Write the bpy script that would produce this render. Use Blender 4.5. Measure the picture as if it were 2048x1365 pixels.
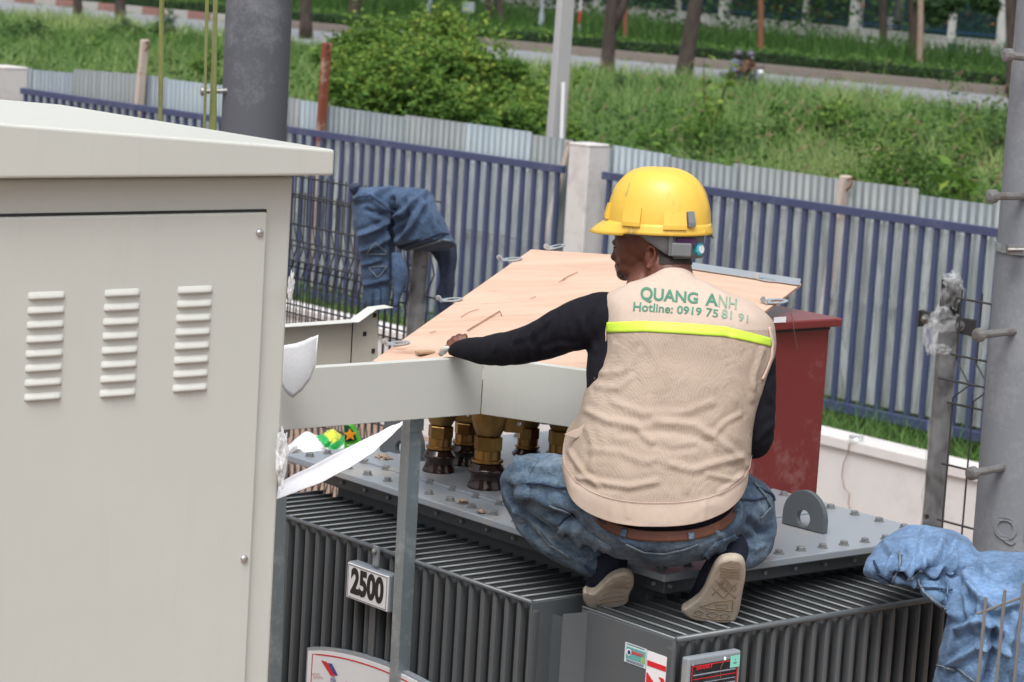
import bpy, bmesh, math, random
import numpy as np
from mathutils import Vector, Matrix, noise as mnoise
from mathutils.bvhtree import BVHTree
for o in list(bpy.data.objects): bpy.data.objects.remove(o, do_unlink=True)
SC = bpy.context.scene; COL = SC.collection
rad = math.radians
# ---------------------------------------------------------------- camera
F = 5400.0; CX, CY = 1024.0, 682.5; CAMZ = 3.8
PITCH, ROLL, TH = rad(8.33), rad(3.48), rad(39.9)
_f = Vector((0, math.cos(PITCH), -math.sin(PITCH))); _r = Vector((1, 0, 0)); _u = Vector((0, math.sin(PITCH), math.cos(PITCH)))
_r2 = _r*math.cos(ROLL)+_u*math.sin(ROLL); _u2 = _u*math.cos(ROLL)-_r*math.sin(ROLL)
CAM = Vector((0, 0, CAMZ))
cd = bpy.data.cameras.new('camera'); cam = bpy.data.objects.new('camera', cd); COL.objects.link(cam)
m3 = Matrix((_r2, _u2, -_f)).transposed()
cam.matrix_world = Matrix.Translation(CAM) @ m3.to_4x4()
cd.sensor_width = 36; cd.lens = F/2048*36; cd.clip_start = 0.1; cd.clip_end = 2000
cd.dof.use_dof = True; cd.dof.focus_distance = 6.5; cd.dof.aperture_fstop = 9.5
SC.camera = cam
# ---------------------------------------------------------------- light
W = bpy.data.worlds.new('World'); SC.world = W; W.use_nodes = True
wn = W.node_tree; bg = wn.nodes['Background']
sky = wn.nodes.new('ShaderNodeTexSky'); sky.sky_type = 'NISHITA'; sky.sun_disc = False
SUN_EL, SUN_AZ = rad(60), rad(192)
sky.sun_elevation = SUN_EL; sky.sun_rotation = SUN_AZ; sky.dust_density = 6; sky.air_density = 1.0
hs = wn.nodes.new('ShaderNodeHueSaturation'); hs.inputs['Saturation'].default_value = 0.25
wn.links.new(sky.outputs[0], hs.inputs['Color']); wn.links.new(hs.outputs[0], bg.inputs[0]); bg.inputs[1].default_value = 0.138
sd = bpy.data.lights.new('sun', 'SUN'); sd.energy = 1.05; sd.angle = rad(30); sd.color = (1, .99, .97)
sun = bpy.data.objects.new('sun', sd); COL.objects.link(sun)
sdir = Vector((math.sin(SUN_AZ)*math.cos(SUN_EL), math.cos(SUN_AZ)*math.cos(SUN_EL), math.sin(SUN_EL)))
sun.rotation_euler = sdir.to_track_quat('Z', 'Y').to_euler(); sun.location = (0, 0, 30)
SC.view_settings.view_transform = 'Standard'; SC.view_settings.look = 'None'; SC.view_settings.exposure = 0.58
SC.render.engine = 'CYCLES'
# ---------------------------------------------------------------- helpers
def ray(x, y): return _f+_r2*((x-CX)/F)+_u2*((CY-y)/F)
def PZ(x, y, z): d = ray(x, y); return CAM+d*((z-CAMZ)/d.z)
def PD(x, y, D): d = ray(x, y); return CAM+d*(D/d.y)
def PIX(p):
    q = Vector(p)-CAM; z = q.dot(_f); return (CX+F*q.dot(_r2)/z, CY-F*q.dot(_u2)/z)
def PL(x, y, p0, n):   # ray with a plane
    d = ray(x, y); return CAM+d*((Vector(p0)-CAM).dot(n)/d.dot(n))
R = Vector((math.cos(TH), math.sin(TH), 0)); L = Vector((-math.sin(TH), math.cos(TH), 0)); Z = Vector((0, 0, 1))
rng = np.random.default_rng(7); rnd = random.Random(5)
def tag(o, label=None, cat=None, group=None, kind=None):
    if label: o['label'] = label
    if cat: o['category'] = cat
    if group: o['group'] = group
    if kind: o['kind'] = kind
    return o
def thing(name, loc, label, cat, group=None):
    o = bpy.data.objects.new(name, None); COL.objects.link(o); o.location = loc; o.empty_display_size = .1
    return tag(o, label, cat, group)
def wloc(p):
    v = Vector((0, 0, 0))
    while p is not None: v = v+Vector(p.location); p = p.parent
    return v
def mesh(name, verts, faces, mat, parent=None, smooth=False, local=False, bevel=0, seg=2, mats=None, origin=None, autos=True):
    me = bpy.data.meshes.new(name)
    off = Vector((0, 0, 0)) if local else (wloc(parent) if parent else Vector(origin) if origin is not None else Vector((0, 0, 0)))
    me.from_pydata([tuple(Vector(v)-off) for v in verts], [], faces); me.update()
    bm = bmesh.new(); bm.from_mesh(me); bmesh.ops.recalc_face_normals(bm, faces=bm.faces); bm.to_mesh(me); bm.free()
    return link(name, me, mat, parent, smooth, bevel, seg, off if (parent is None and not local) else None)
def link(name, me, mat, parent=None, smooth=False, bevel=0, seg=2, loc=None):
    o = bpy.data.objects.new(name, me); COL.objects.link(o)
    if mat: me.materials.append(mat)
    if parent: o.parent = parent
    if loc is not None: o.location = loc
    if smooth: me.polygons.foreach_set('use_smooth', [True]*len(me.polygons))
    if bevel:
        b = o.modifiers.new('bevel', 'BEVEL'); b.width = bevel; b.segments = seg; b.limit_method = 'ANGLE'; b.angle_limit = rad(35); b.harden_normals = False
    return o
class MB:
    def __init__(s): s.v = []; s.f = []
    def add(s, vs, fs):
        n = len(s.v); s.v += [Vector(v) for v in vs]; s.f += [tuple(i+n for i in f) for f in fs]; return s
    def box(s, c, ax, ay, az, hx, hy, hz):   # centre, unit axes, half sizes
        c = Vector(c); vs = [c+ax*(i*hx)+ay*(j*hy)+az*(k*hz) for i in (-1, 1) for j in (-1, 1) for k in (-1, 1)]
        return s.add(vs, [(0, 1, 3, 2), (4, 6, 7, 5), (0, 4, 5, 1), (2, 3, 7, 6), (0, 2, 6, 4), (1, 5, 7, 3)])
    def bar(s, a, b, w, h, up=Z):
        a, b = Vector(a), Vector(b); d = (b-a); l = d.length; d.normalize()
        x = d.cross(up); x = x.normalized() if x.length > 1e-6 else Vector((1, 0, 0)); y = x.cross(d).normalized()
        return s.box((a+b)/2, x, d, y, w/2, l/2, h/2)
    def tube(s, pts, r, n=8, caps=True, rb=None):
        pts = [Vector(p) for p in pts]; m = len(pts)
        rs = r if isinstance(r, (list, tuple)) else [r]*m
        base = len(s.v); prev = None
        for i, p in enumerate(pts):
            t = (pts[min(i+1, m-1)]-pts[max(i-1, 0)]).normalized()
            if prev is None:
                x = t.cross(Vector((0.12, 0.21, .97)));  x = x if x.length > .05 else t.cross(Vector((1, 0, 0)))
            else: x = prev-t*prev.dot(t)
            x.normalize(); y = t.cross(x); prev = x
            ra = rs[i]; 
            ry = ra if rb is None else (rb[i] if isinstance(rb, (list, tuple)) else rb)
            for k in range(n):
                a = 2*math.pi*k/n; s.v.append(p+x*(ra*math.cos(a))+y*(ry*math.sin(a)))
        for i in range(m-1):
            for k in range(n):
                a = base+i*n+k; b = base+i*n+(k+1) % n; s.f.append((a, b, b+n, a+n))
        if caps: s.f.append(tuple(base+k for k in range(n))[::-1]); s.f.append(tuple(base+(m-1)*n+k for k in range(n)))
        return s
    def lathe(s, c, axis, prof, n=24, caps=True):   # prof: (r, h)
        c = Vector(c); axis = Vector(axis).normalized(); x = axis.orthogonal().normalized(); y = axis.cross(x); base = len(s.v)
        for r, h in prof:
            for k in range(n):
                a = 2*math.pi*k/n; s.v.append(c+axis*h+x*(r*math.cos(a))+y*(r*math.sin(a)))
        for i in range(len(prof)-1):
            for k in range(n):
                a = base+i*n+k; b = base+i*n+(k+1) % n; s.f.append((a, b, b+n, a+n))
        if caps: s.f.append(tuple(base+k for k in range(n))[::-1]); s.f.append(tuple(base+(len(prof)-1)*n+k for k in range(n)))
        return s
    def prism(s, poly, d):   # polygon extruded along d
        poly = [Vector(p) for p in poly]; n = len(poly); d = Vector(d)
        return s.add(poly+[p+d for p in poly], [tuple(range(n))[::-1], tuple(range(n, 2*n))]+[(i, (i+1) % n, (i+1) % n+n, i+n) for i in range(n)])
    def build(s, name, mat, parent=None, **k): return mesh(name, s.v, s.f, mat, parent, **k)
def fastmesh(name, v, q, mat, parent=None, tint=None, smooth=False, loc=(0, 0, 0)):
    me = bpy.data.meshes.new(name); v = np.asarray(v, np.float32); q = np.asarray(q, np.int32); k = q.shape[1]
    me.vertices.add(len(v)); me.vertices.foreach_set('co', (v-np.array(loc, np.float32)).ravel())
    me.loops.add(q.size); me.loops.foreach_set('vertex_index', q.ravel())
    me.polygons.add(len(q)); me.polygons.foreach_set('loop_start', np.arange(0, q.size, k, dtype=np.int32))
    me.update(calc_edges=True)
    if tint is not None:
        at = me.color_attributes.new('tint', 'FLOAT_COLOR', 'POINT')
        c = np.ones((len(v), 4), np.float32); c[:, 0] = tint; c[:, 1] = tint; c[:, 2] = tint; at.data.foreach_set('color', c.ravel())
    return link(name, me, mat, parent, smooth, loc=loc if parent is None else None)
def copytree(o, parent=None, loc=None):
    c = o.copy(); COL.objects.link(c)
    if parent is not None: c.parent = parent
    if loc is not None: c.location = loc
    for ch in list(o.children): copytree(ch, c)
    return c
def applied(o):
    dg = bpy.context.evaluated_depsgraph_get(); dg.update()
    me = bpy.data.meshes.new_from_object(o.evaluated_get(dg)); return me
def bake(o):
    me = applied(o); old = o.data; o.modifiers.clear(); o.data = me; return o
# ---------------------------------------------------------------- materials
def lin(c): return tuple((x/12.92 if x <= .04045 else ((x+.055)/1.055)**2.4) for x in c)
def hexc(h): return lin(tuple(int(h[i:i+2], 16)/255 for i in (0, 2, 4)))
class NT:
    def __init__(s, name):
        s.m = bpy.data.materials.new(name); s.m.use_nodes = True; s.t = s.m.node_tree; s.b = s.t.nodes['Principled BSDF']; s.out = s.t.nodes['Material Output']
        s.tc = s.t.nodes.new('ShaderNodeTexCoord')
    def n(s, typ, **k):
        x = s.t.nodes.new(typ)
        for a, b in k.items(): setattr(x, a, b)
        return x
    def l(s, a, b): s.t.links.new(a, b)
    def mapping(s, scale=(1, 1, 1), rot=(0, 0, 0), co='Object'):
        m = s.n('ShaderNodeMapping'); m.inputs['Scale'].default_value = scale; m.inputs['Rotation'].default_value = rot; s.l(s.tc.outputs[co], m.inputs[0]); return m.outputs[0]
    def noise(s, scale=5, detail=4, rough=.55, vec=None, dist=0):
        x = s.n('ShaderNodeTexNoise'); x.inputs['Scale'].default_value = scale; x.inputs['Detail'].default_value = detail; x.inputs['Roughness'].default_value = rough; x.inputs['Distortion'].default_value = dist
        s.l(vec if vec is not None else s.tc.outputs['Object'], x.inputs['Vector']); return x.outputs['Fac']
    def ramp(s, fac, stops):
        r = s.n('ShaderNodeValToRGB'); e = r.color_ramp.elements
        while len(e) < len(stops): e.new(.5)
        for i, (p, c) in enumerate(stops):
            e[i].position = p; e[i].color = (tuple(c) if hasattr(c, '__len__') else (c, c, c))[:3]+(1,)
        s.l(fac, r.inputs[0]); return r.outputs[0]
    def mix(s, fac, a, b, mode='MIX'):
        x = s.n('ShaderNodeMix', data_type='RGBA', blend_type=mode)
        for i, v in ((0, fac), (6, a), (7, b)):
            if hasattr(v, 'links') or isinstance(v, bpy.types.NodeSocket): s.l(v, x.inputs[i])
            else: x.inputs[i].default_value = v if i == 0 else tuple(v)[:3]+(1,)
        return x.outputs[2]
    def math(s, op, a, b=0, clamp=False):
        x = s.n('ShaderNodeMath', operation=op, use_clamp=clamp)
        for i, v in ((0, a), (1, b)):
            if isinstance(v, bpy.types.NodeSocket): s.l(v, x.inputs[i])
            else: x.inputs[i].default_value = v
        return x.outputs[0]
    def bump(s, h, strength=.3, dist=.01, prev=None):
        x = s.n('ShaderNodeBump'); x.inputs['Strength'].default_value = strength; x.inputs['Distance'].default_value = dist; s.l(h, x.inputs['Height'])
        if prev is not None: s.l(prev, x.inputs['Normal'])
        return x.outputs[0]
    def set(s, col=None, rough=None, metal=None, normal=None, spec=None):
        for key, v in (('Base Color', col), ('Roughness', rough), ('Metallic', metal), ('Normal', normal), ('Specular IOR Level', spec)):
            if v is None: continue
            i = s.b.inputs[key]
            if isinstance(v, bpy.types.NodeSocket): s.l(v, i)
            else: i.default_value = (tuple(v)[:3]+(1,)) if key == 'Base Color' else v
        return s.m
def painted(name, col, rough=.45, dirt=.06, scale=3, metal=0, bumpy=.05, dirtcol=None):
    t = NT(name); n1 = t.noise(scale, 6, .6); n2 = t.noise(scale*14, 3)
    d = dirtcol or tuple(c*(1-3*dirt) for c in col)
    c = t.mix(t.ramp(n1, [(.42, 0), (.72, 1)]), col, d)
    c = t.mix(t.math('MULTIPLY', n2, .25), c, tuple(x*.85 for x in col))
    return t.set(c, t.math('ADD', t.math('MULTIPLY', n1, .2), rough-.1), metal, t.bump(n2, bumpy, .002))
def specked(name, col, spots, rough=.6, s1=2.5, s2=30, lo=.58, hi=.66, metal=0, bstr=.2):
    t = NT(name); n1 = t.noise(s1, 6, .65); n2 = t.noise(s2, 4, .6)
    k = t.math('ADD', t.math('MULTIPLY', n1, .7), t.math('MULTIPLY', n2, .3))
    c = t.mix(t.ramp(k, [(lo, 0), (hi, 1)]), col, spots); c = t.mix(t.math('MULTIPLY', n2, .35), c, tuple(x*.7 for x in col))
    return t.set(c, rough, metal, t.bump(n2, bstr, .003))
def leafmat(name, stops, rough=.5, trans=.35):
    t = NT(name); a = t.n('ShaderNodeAttribute', attribute_name='tint'); c = t.ramp(a.outputs['Color'], stops)
    t.set(c, rough); t.b.inputs['Specular IOR Level'].default_value = .18
    tr = t.n('ShaderNodeBsdfTranslucent'); t.l(c, tr.inputs[0]); mx = t.n('ShaderNodeMixShader'); mx.inputs[0].default_value = trans
    t.l(t.b.outputs[0], mx.inputs[1]); t.l(tr.outputs[0], mx.inputs[2]); t.l(mx.outputs[0], t.out.inputs[0]); return t.m
def film(name, col, alpha, rough=.15, nscale=12, stretch=(1, 1, 1)):
    t = NT(name); v = t.mapping(stretch); n = t.noise(nscale, 5, .7, v, .8)
    fac = t.math('MULTIPLY', t.ramp(n, [(.4, .35), (.62, 1)]), alpha*1.6, True)
    t.set(col, rough, 0, t.bump(n, .8, .004)); tr = t.n('ShaderNodeBsdfTransparent'); mx = t.n('ShaderNodeMixShader')
    t.l(fac, mx.inputs[0]); t.l(tr.outputs[0], mx.inputs[1]); t.l(t.b.outputs[0], mx.inputs[2]); t.l(mx.outputs[0], t.out.inputs[0]); return t.m
def cloth(name, stops, wscale=900, rough=.85, big=5, fine=60, bstr=.5, fold=0, sheen=.12):
    t = NT(name); n1 = t.noise(big, 5, .6); n2 = t.noise(fine, 4, .7)
    k = t.math('ADD', t.math('MULTIPLY', n1, .62), t.math('MULTIPLY', n2, .38)); c = t.ramp(k, stops)
    w = t.n('ShaderNodeTexWave'); w.inputs['Scale'].default_value = wscale/6.28; w.inputs['Distortion'].default_value = 1; t.l(t.mapping((1, 1, 1), (0.4, .3, .7)), w.inputs[0])
    nb = t.bump(w.outputs['Fac'], bstr*.4, .0008); nb = t.bump(n2, bstr, .0015, nb)
    if fold: nb = t.bump(t.noise(14, 3, .5, None, 1.2), fold, .012, nb)
    t.set(c, rough, 0, nb); t.b.inputs['Sheen Weight'].default_value = sheen; t.b.inputs['Specular IOR Level'].default_value = .25; return t.m
M = {}
def cabinet_paint():
    t = NT('beige_paint'); n1 = t.noise(1.1, 5, .55); st = t.noise(3, 7, .7, t.mapping((9, 9, .7))); sp = t.noise(60, 2); c = t.mix(t.ramp(n1, [(.35, 0), (.7, 1)]), (.515, .528, .497), (.55, .56, .525))
    c = t.mix(t.ramp(st, [(.54, 0), (.78, .22)]), c, (.43, .43, .39)); c = t.mix(t.ramp(t.noise(24, 6, .8), [(.70, 0), (.74, .5)]), c, (.36, .35, .31))
    return t.set(c, t.math('ADD', t.math('MULTIPLY', st, .25), .3), 0, t.bump(n1, .25, .02, t.bump(sp, .06, .001)))
M['beige'] = cabinet_paint()
M['beige_in'] = painted('beige_paint_inner', (.56, .53, .45), .5, .03, 2)
M['steel'] = specked('galvanised_steel', (.30, .36, .39), (.47, .53, .56), .38, 14, 60, .5, .62, .55, .1)
M['clip'] = painted('bright_clip_steel', (.62, .68, .72), .22, .05, 20, .75)
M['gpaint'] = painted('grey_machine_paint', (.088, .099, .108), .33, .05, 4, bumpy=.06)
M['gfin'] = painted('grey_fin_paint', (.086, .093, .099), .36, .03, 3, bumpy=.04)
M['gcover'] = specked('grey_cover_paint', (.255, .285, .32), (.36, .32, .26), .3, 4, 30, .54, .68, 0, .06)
M['white_plastic'] = painted('white_plate', (.78, .78, .80), .35, .02, 5)
M['black'] = painted('black_ink', (.012, .011, .012), .5, .0, 5)
M['red_ink'] = painted('red_ink', (.62, .02, .03), .45, .03, 5)
M['blue_ink'] = painted('blue_ink', (.03, .07, .28), .45, .0, 5)
M['screw'] = painted('stainless', (.6, .6, .6), .25, .02, 20, .9)
M['rust'] = specked('rusty_steel', (.20, .055, .03), (.42, .30, .24), .85, 6, 40, .52, .62, .1, .5)
M['rustpale'] = specked('pale_rusty_post', (.50, .42, .36), (.22, .07, .035), .85, 5, 30, .55, .64, 0, .4)
M['gap'] = painted('dark_gap_fill', (.03, .03, .03), .8, 0)  # near-black fill for door gap, lid gap, panel seam and slots
# ================================================================ THE SETTING
KB = [PZ(x, y, 0) for x, y in ((34, 10), (448, 43), (972, 91), (1300, 124), (1850, 184))]   # foot of the far kerb
kd = (KB[-1]-KB[0]); kd.z = 0; kd.normalize(); kn = Vector((-kd.y, kd.x, 0));
if kn.y < 0: kn = -kn
kc = sum(KB, Vector())/len(KB); KP = [kc+kd*t for t in (-110, -60, -30, 0, 30, 60, 110)]
def kp(t, off, z=0): q = kc+kd*t+kn*off; return Vector((q.x, q.y, z))
WA, WB = PZ(584, 613, .75), PZ(1900, 928, .75); wd = (WB-WA); wd.z = 0; wd.normalize(); wn_ = Vector((-wd.y, wd.x, 0))
if wn_.y < 0: wn_ = -wn_
def wallp(t, off, z): q = WA+wd*t+wn_*off; return Vector((q.x, q.y, z))
ROADW = 14.5
def ground_h(x, y):
    s = (Vector((x, y, 0))-WA).dot(wn_); q = (Vector((x, y, 0))-kc).dot(kn)
    if s < .78: return 0.0
    h = .42*min(1, (s-.78)/.25)
    e = (-ROADW-q)
    if e < 8: h *= max(0, min(1, (e-1.0)/7))
    if q > .2: h = .12
    return h
# ground sheet
gv = []; gx = [-900, -300, -120]+[-60+.75*i for i in range(161)]+[120, 300, 900]; gy = [-60, -10]+[0+.5*i for i in range(260)]+[135+5*i for i in range(14)]+[260, 500, 1500]
for y in gy:
    for x in gx: gv.append((x, y, ground_h(x, y)-.01 if abs(x) < 100 and y < 200 else (.1 if y > 60 else 0)))
nx = len(gx); gf = [(j*nx+i, j*nx+i+1, (j+1)*nx+i+1, (j+1)*nx+i) for j in range(len(gy)-1) for i in range(nx-1)]
t = NT('soil_and_undergrowth'); n1 = t.noise(.9, 8, .65); n2 = t.noise(14, 5, .7)
gcol = t.mix(t.ramp(n1, [(.42, 0), (.6, 1)]), (.035, .06, .015), (.06, .085, .025)); sp = t.n('ShaderNodeSeparateXYZ'); t.l(t.tc.outputs['Object'], sp.inputs[0])
sitec = t.mix(t.ramp(n2, [(.35, 0), (.7, 1)]), (.20, .115, .075), (.33, .26, .21))
dv = t.n('ShaderNodeVectorMath', operation='DOT_PRODUCT'); dv.inputs[1].default_value = wn_; t.l(t.tc.outputs['Object'], dv.inputs[0])
side = t.math('GREATER_THAN', dv.outputs['Value'], WA.dot(wn_))
M['ground'] = t.set(t.mix(side, sitec, gcol), .95, 0, t.bump(n2, .8, .05))
me = bpy.data.meshes.new('ground'); me.from_pydata(gv, [], gf); g = link('ground', me, M['ground'], smooth=True); tag(g, kind='structure')
# road
t = NT('asphalt'); n1 = t.noise(.35, 6, .6, t.mapping((1, 1, 1))); n2 = t.noise(60, 3)
M['asphalt'] = t.set(t.mix(n1, (.17, .18, .20), (.235, .245, .265)), .85, 0, t.bump(n2, .3, .01))
rd = MB().add([kp(-130, -ROADW, .02), kp(130, -ROADW, .02), kp(130, -.02, .02), kp(-130, -.02, .02)], [(0, 1, 2, 3)]).build('road', M['asphalt']); tag(rd, kind='structure')
rd = MB().add([kp(-130, 9.0, .135), kp(130, 9.0, .135), kp(130, 17, .135), kp(-130, 17, .135)], [(0, 1, 2, 3)]).build('far_path', M['ground']); tag(rd, kind='structure')
# kerb with faded red and white blocks
t = NT('kerb_concrete'); n = t.noise(3, 5); xd = t.n('ShaderNodeVectorMath', operation='DOT_PRODUCT'); xd.inputs[1].default_value = kd; t.l(t.tc.outputs['Object'], xd.inputs[0])
st = t.math('GREATER_THAN', t.math('FRACT', t.math('MULTIPLY', xd.outputs['Value'], .35)), .5)
far = t.ramp(t.math('ADD', t.math('MULTIPLY', xd.outputs['Value'], 1/60), .5), [(0.0, 1), (.02, 1)])
pl = t.math('LESS_THAN', xd.outputs['Value'], (PZ(500, 48, 0)).dot(kd))
c = t.mix(pl, t.mix(n, (.15, .125, .11), (.22, .19, .17)), t.mix(st, (.33, .32, .30), (.23, .12, .105)))
M['kerb'] = t.set(c, .9, 0, t.bump(n, .3, .02))
kb = MB().box(kp(0, .15, .16), kd, kn, Z, 130, .15, .16).build('kerb', M['kerb'], bevel=.02); tag(kb, kind='structure')
# leaves ----------------------------------------------------------------
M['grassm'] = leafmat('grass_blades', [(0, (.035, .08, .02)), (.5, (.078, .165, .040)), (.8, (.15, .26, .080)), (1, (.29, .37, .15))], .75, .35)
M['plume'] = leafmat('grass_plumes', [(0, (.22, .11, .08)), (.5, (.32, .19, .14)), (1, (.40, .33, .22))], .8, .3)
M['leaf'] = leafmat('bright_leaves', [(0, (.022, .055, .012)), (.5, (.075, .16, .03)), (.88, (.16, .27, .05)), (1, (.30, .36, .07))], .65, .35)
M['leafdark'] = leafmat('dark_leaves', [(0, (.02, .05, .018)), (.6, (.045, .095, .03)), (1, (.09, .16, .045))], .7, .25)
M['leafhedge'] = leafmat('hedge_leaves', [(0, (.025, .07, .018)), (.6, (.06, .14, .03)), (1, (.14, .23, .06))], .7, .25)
M['flower'] = leafmat('orange_flowers', [(0, (.45, .07, .04)), (1, (.6, .16, .07))], .6, .3)
def blades(name, base, h, w, lean, parent=None, mat=None, tint=None, segs=3, droop=.35):
    N = len(base); ang = rng.uniform(0, 2*math.pi, N); d = np.stack([np.cos(ang), np.sin(ang), 0*ang], 1)
    fa = rng.uniform(-.9, .9, N); s = np.stack([np.cos(fa), np.sin(fa), 0*fa], 1)
    vs = []
    for k in range(segs+1):
        u = k/segs; c = base+np.outer(h*u*(1-.18*lean*u), [0, 0, 1])+d*(h*lean*(u**1.8))[:, None]
        c[:, 2] -= h*droop*lean*u**3
        ww = (w*(1-.92*u**1.4))[:, None]; vs += [c-s*ww/2, c+s*ww/2]
    V = np.stack(vs, 1).reshape(-1, 3); b = np.arange(N)[:, None]*(2*segs+2); q = []
    for k in range(segs): q.append(np.concatenate([b+2*k, b+2*k+1, b+2*k+3, b+2*k+2], 1))
    T = np.repeat(tint if tint is not None else rng.uniform(0, 1, N), 2*segs+2)
    return fastmesh(name, V, np.concatenate(q), mat or M['grassm'], parent, np.clip(T, 0, 1))
def leafv(c, size, nrm=None, up=.4):
    """leaf quads at centres c; returns verts and quads"""
    N = len(c); a = rng.normal(size=(N, 3)); a[:, 2] = a[:, 2]*.5-.15; a /= np.linalg.norm(a, axis=1)[:, None]
    n = rng.normal(size=(N, 3)); n[:, 2] = np.abs(n[:, 2])+up; 
    if nrm is not None: n += nrm*1.2
    s = np.cross(a, n); s /= np.linalg.norm(s, axis=1)[:, None]+1e-9; nn = np.cross(s, a)
    l = size[:, None]; V = np.stack([c, c+a*l*.45+s*l*.27+nn*l*.06, c+a*l, c+a*l*.45-s*l*.27+nn*l*.06], 1).reshape(-1, 3)
    return V, np.arange(4*N).reshape(-1, 4)
def leaves(name, c, size, mat, parent=None, tint=None, nrm=None, loc=(0, 0, 0), up=.4):
    V, q = leafv(c, size, nrm, up); T = np.repeat(tint if tint is not None else rng.uniform(0, 1, len(c)), 4)
    return fastmesh(name, V, q, mat, parent, np.clip(T, 0, 1), loc=loc)
def blobpts(n, centers, radii, shell=.55, flat=.85):
    i = rng.integers(0, len(centers), n); w = np.array([r**2 for r in radii]); i = rng.choice(len(centers), n, p=w/w.sum())
    d = rng.normal(size=(n, 3)); d /= np.linalg.norm(d, axis=1)[:, None]; r = (shell+(1-shell)*rng.uniform(0, 1, n)**.7)*np.array(radii)[i]
    r *= 1+.30*np.sin(d[:, 0]*7+i)*np.cos(d[:, 2]*6+i*2)+.16*np.sin(d[:, 1]*17+d[:, 2]*13+i)
    return np.array(centers)[i]+d*r[:, None]*[1, 1, flat], d
def bush(name, base, spread, height, n, leaf, mat, label, cat='shrub', group=None, lobes=9, stemcol=None, tintbias=0, lbl_part=None):
    b = Vector(base); t = thing(name, b, label, cat, group)
    cs, rs = [], []
    for k in range(lobes):
        a = rnd.uniform(0, 6.28); q = rnd.uniform(0, 1)**.6; r = height*rnd.uniform(.2, .34)
        zz = rnd.uniform(.18, 1)*(1-.45*q)*height
        cs.append((b.x+math.cos(a)*q*spread, b.y+math.sin(a)*q*spread, b.z+max(r*.5, zz-r*.4))); rs.append(r)
    for q in range(lobes): c0 = Vector(cs[q]); v_ = Vector((rnd.gauss(0, 1), rnd.gauss(0, 1), rnd.gauss(.5, .7))).normalized(); cs.append(tuple(c0+v_*rs[q]*1.15)); rs.append(rs[q]*.45)
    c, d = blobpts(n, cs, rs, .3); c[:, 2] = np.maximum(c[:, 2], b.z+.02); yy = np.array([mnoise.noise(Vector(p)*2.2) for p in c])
    tint = np.clip(.14+.5*(c[:, 2]-b.z)/height+.45*yy+rng.normal(0, .16, n)+tintbias, 0, 1)  # lower leaves tinted darker, shade of the gaps put into the colour
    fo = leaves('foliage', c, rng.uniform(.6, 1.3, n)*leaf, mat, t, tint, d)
    mb = MB()
    for k in range(min(lobes, 7)):
        e = Vector(cs[k]); mid = b.lerp(e, .5)+Vector((0, 0, height*.08)); mb.tube([b, mid, e], [.03*height/2, .02*height/2, .006], 5)
    fo.data.update(); st = mb.build('stem', M['bark'], t); fo.parent = t
    return t
t = NT('bark'); n = t.noise(9, 6, .7, t.mapping((1, 1, .25))); c = t.ramp(n, [(.3, (.022, .017, .014)), (.7, (.075, .056, .044))]); M['bark'] = t.set(c, .95, 0, t.bump(n, 1, .04))
def fix_parent(o, p): pass
_fm = fastmesh
def fastmesh(name, v, q, mat, parent=None, tint=None, smooth=False, loc=(0, 0, 0)):
    if parent is not None: loc = tuple(wloc(parent))
    return _fm(name, v, q, mat, parent, tint, smooth, loc)
# grassy field beyond the corrugated fence, one mass nobody could count
def in_view(x, y, z=0, m=80):
    p = PIX((x, y, z)); return -m < p[0] < 2048+m
def field(n, dmin, dmax):
    out = []
    while len(out) < n:
        k = 4*n; Y = rng.uniform(dmin**.75, dmax**.75, k)**(1/.75); X = rng.uniform(-.245, .225, k)*Y
        s = (np.stack([X, Y], 1)-np.array([WA.x, WA.y]))@np.array([wn_.x, wn_.y]); q = (np.stack([X, Y], 1)-np.array([kc.x, kc.y]))@np.array([kn.x, kn.y])
        ok = (s > 3.2) & (q < -ROADW-.5); out += list(zip(X[ok], Y[ok], -ROADW-q[ok]))
    a = np.array(out[:n]); hz = np.clip(.42*(a[:, 2]-1)/7, 0, .42); return np.stack([a[:, 0], a[:, 1], hz], 1)
def patch(P, sc, seed): return np.array([mnoise.noise(Vector((p[0]*sc, p[1]*sc, seed))) for p in P])
P1 = field(82000, 19, 88); pn = patch(P1, .35, 3.1); pn2 = patch(P1, .12, 9.0)
hgt = (.66+.55*pn+.35*pn2+rng.uniform(-.3, .5, len(P1))).clip(.2, 1.6)*np.interp(P1[:, 1], [45, 62], [1, .78])*np.interp(P1[:, 0], [1, 5], [.9, 1.08])
blades('long_grass', P1, hgt, np.interp(P1[:, 1], [18, 40, 85], [.010, .018, .034])*rng.uniform(.6, 1.5, len(P1)), rng.uniform(.2, 1.0, len(P1)), tint=.64+.5*pn+.5*pn2+rng.normal(0, .2, len(P1)))
tag(bpy.data.objects['long_grass'], kind='stuff', label='long green grass of the overgrown field beyond the metal sheet fence', cat='grass')
PL_ = field(5200, 19, 58); PL_ = PL_[(patch(PL_, .5, 12.0) > -.12)]
blades('tall_grass_blades', PL_, rng.uniform(.75, 1.5, len(PL_)), np.interp(PL_[:, 1], [18, 58], [.011, .024])*rng.uniform(.7, 1.4, len(PL_)), rng.uniform(.35, 1.15, len(PL_)), tint=.86+rng.normal(0, .12, len(PL_)), segs=5, droop=.5)
tag(bpy.data.objects['tall_grass_blades'], kind='stuff', label='tall pale arching grass blades standing above the field', cat='grass')
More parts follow.
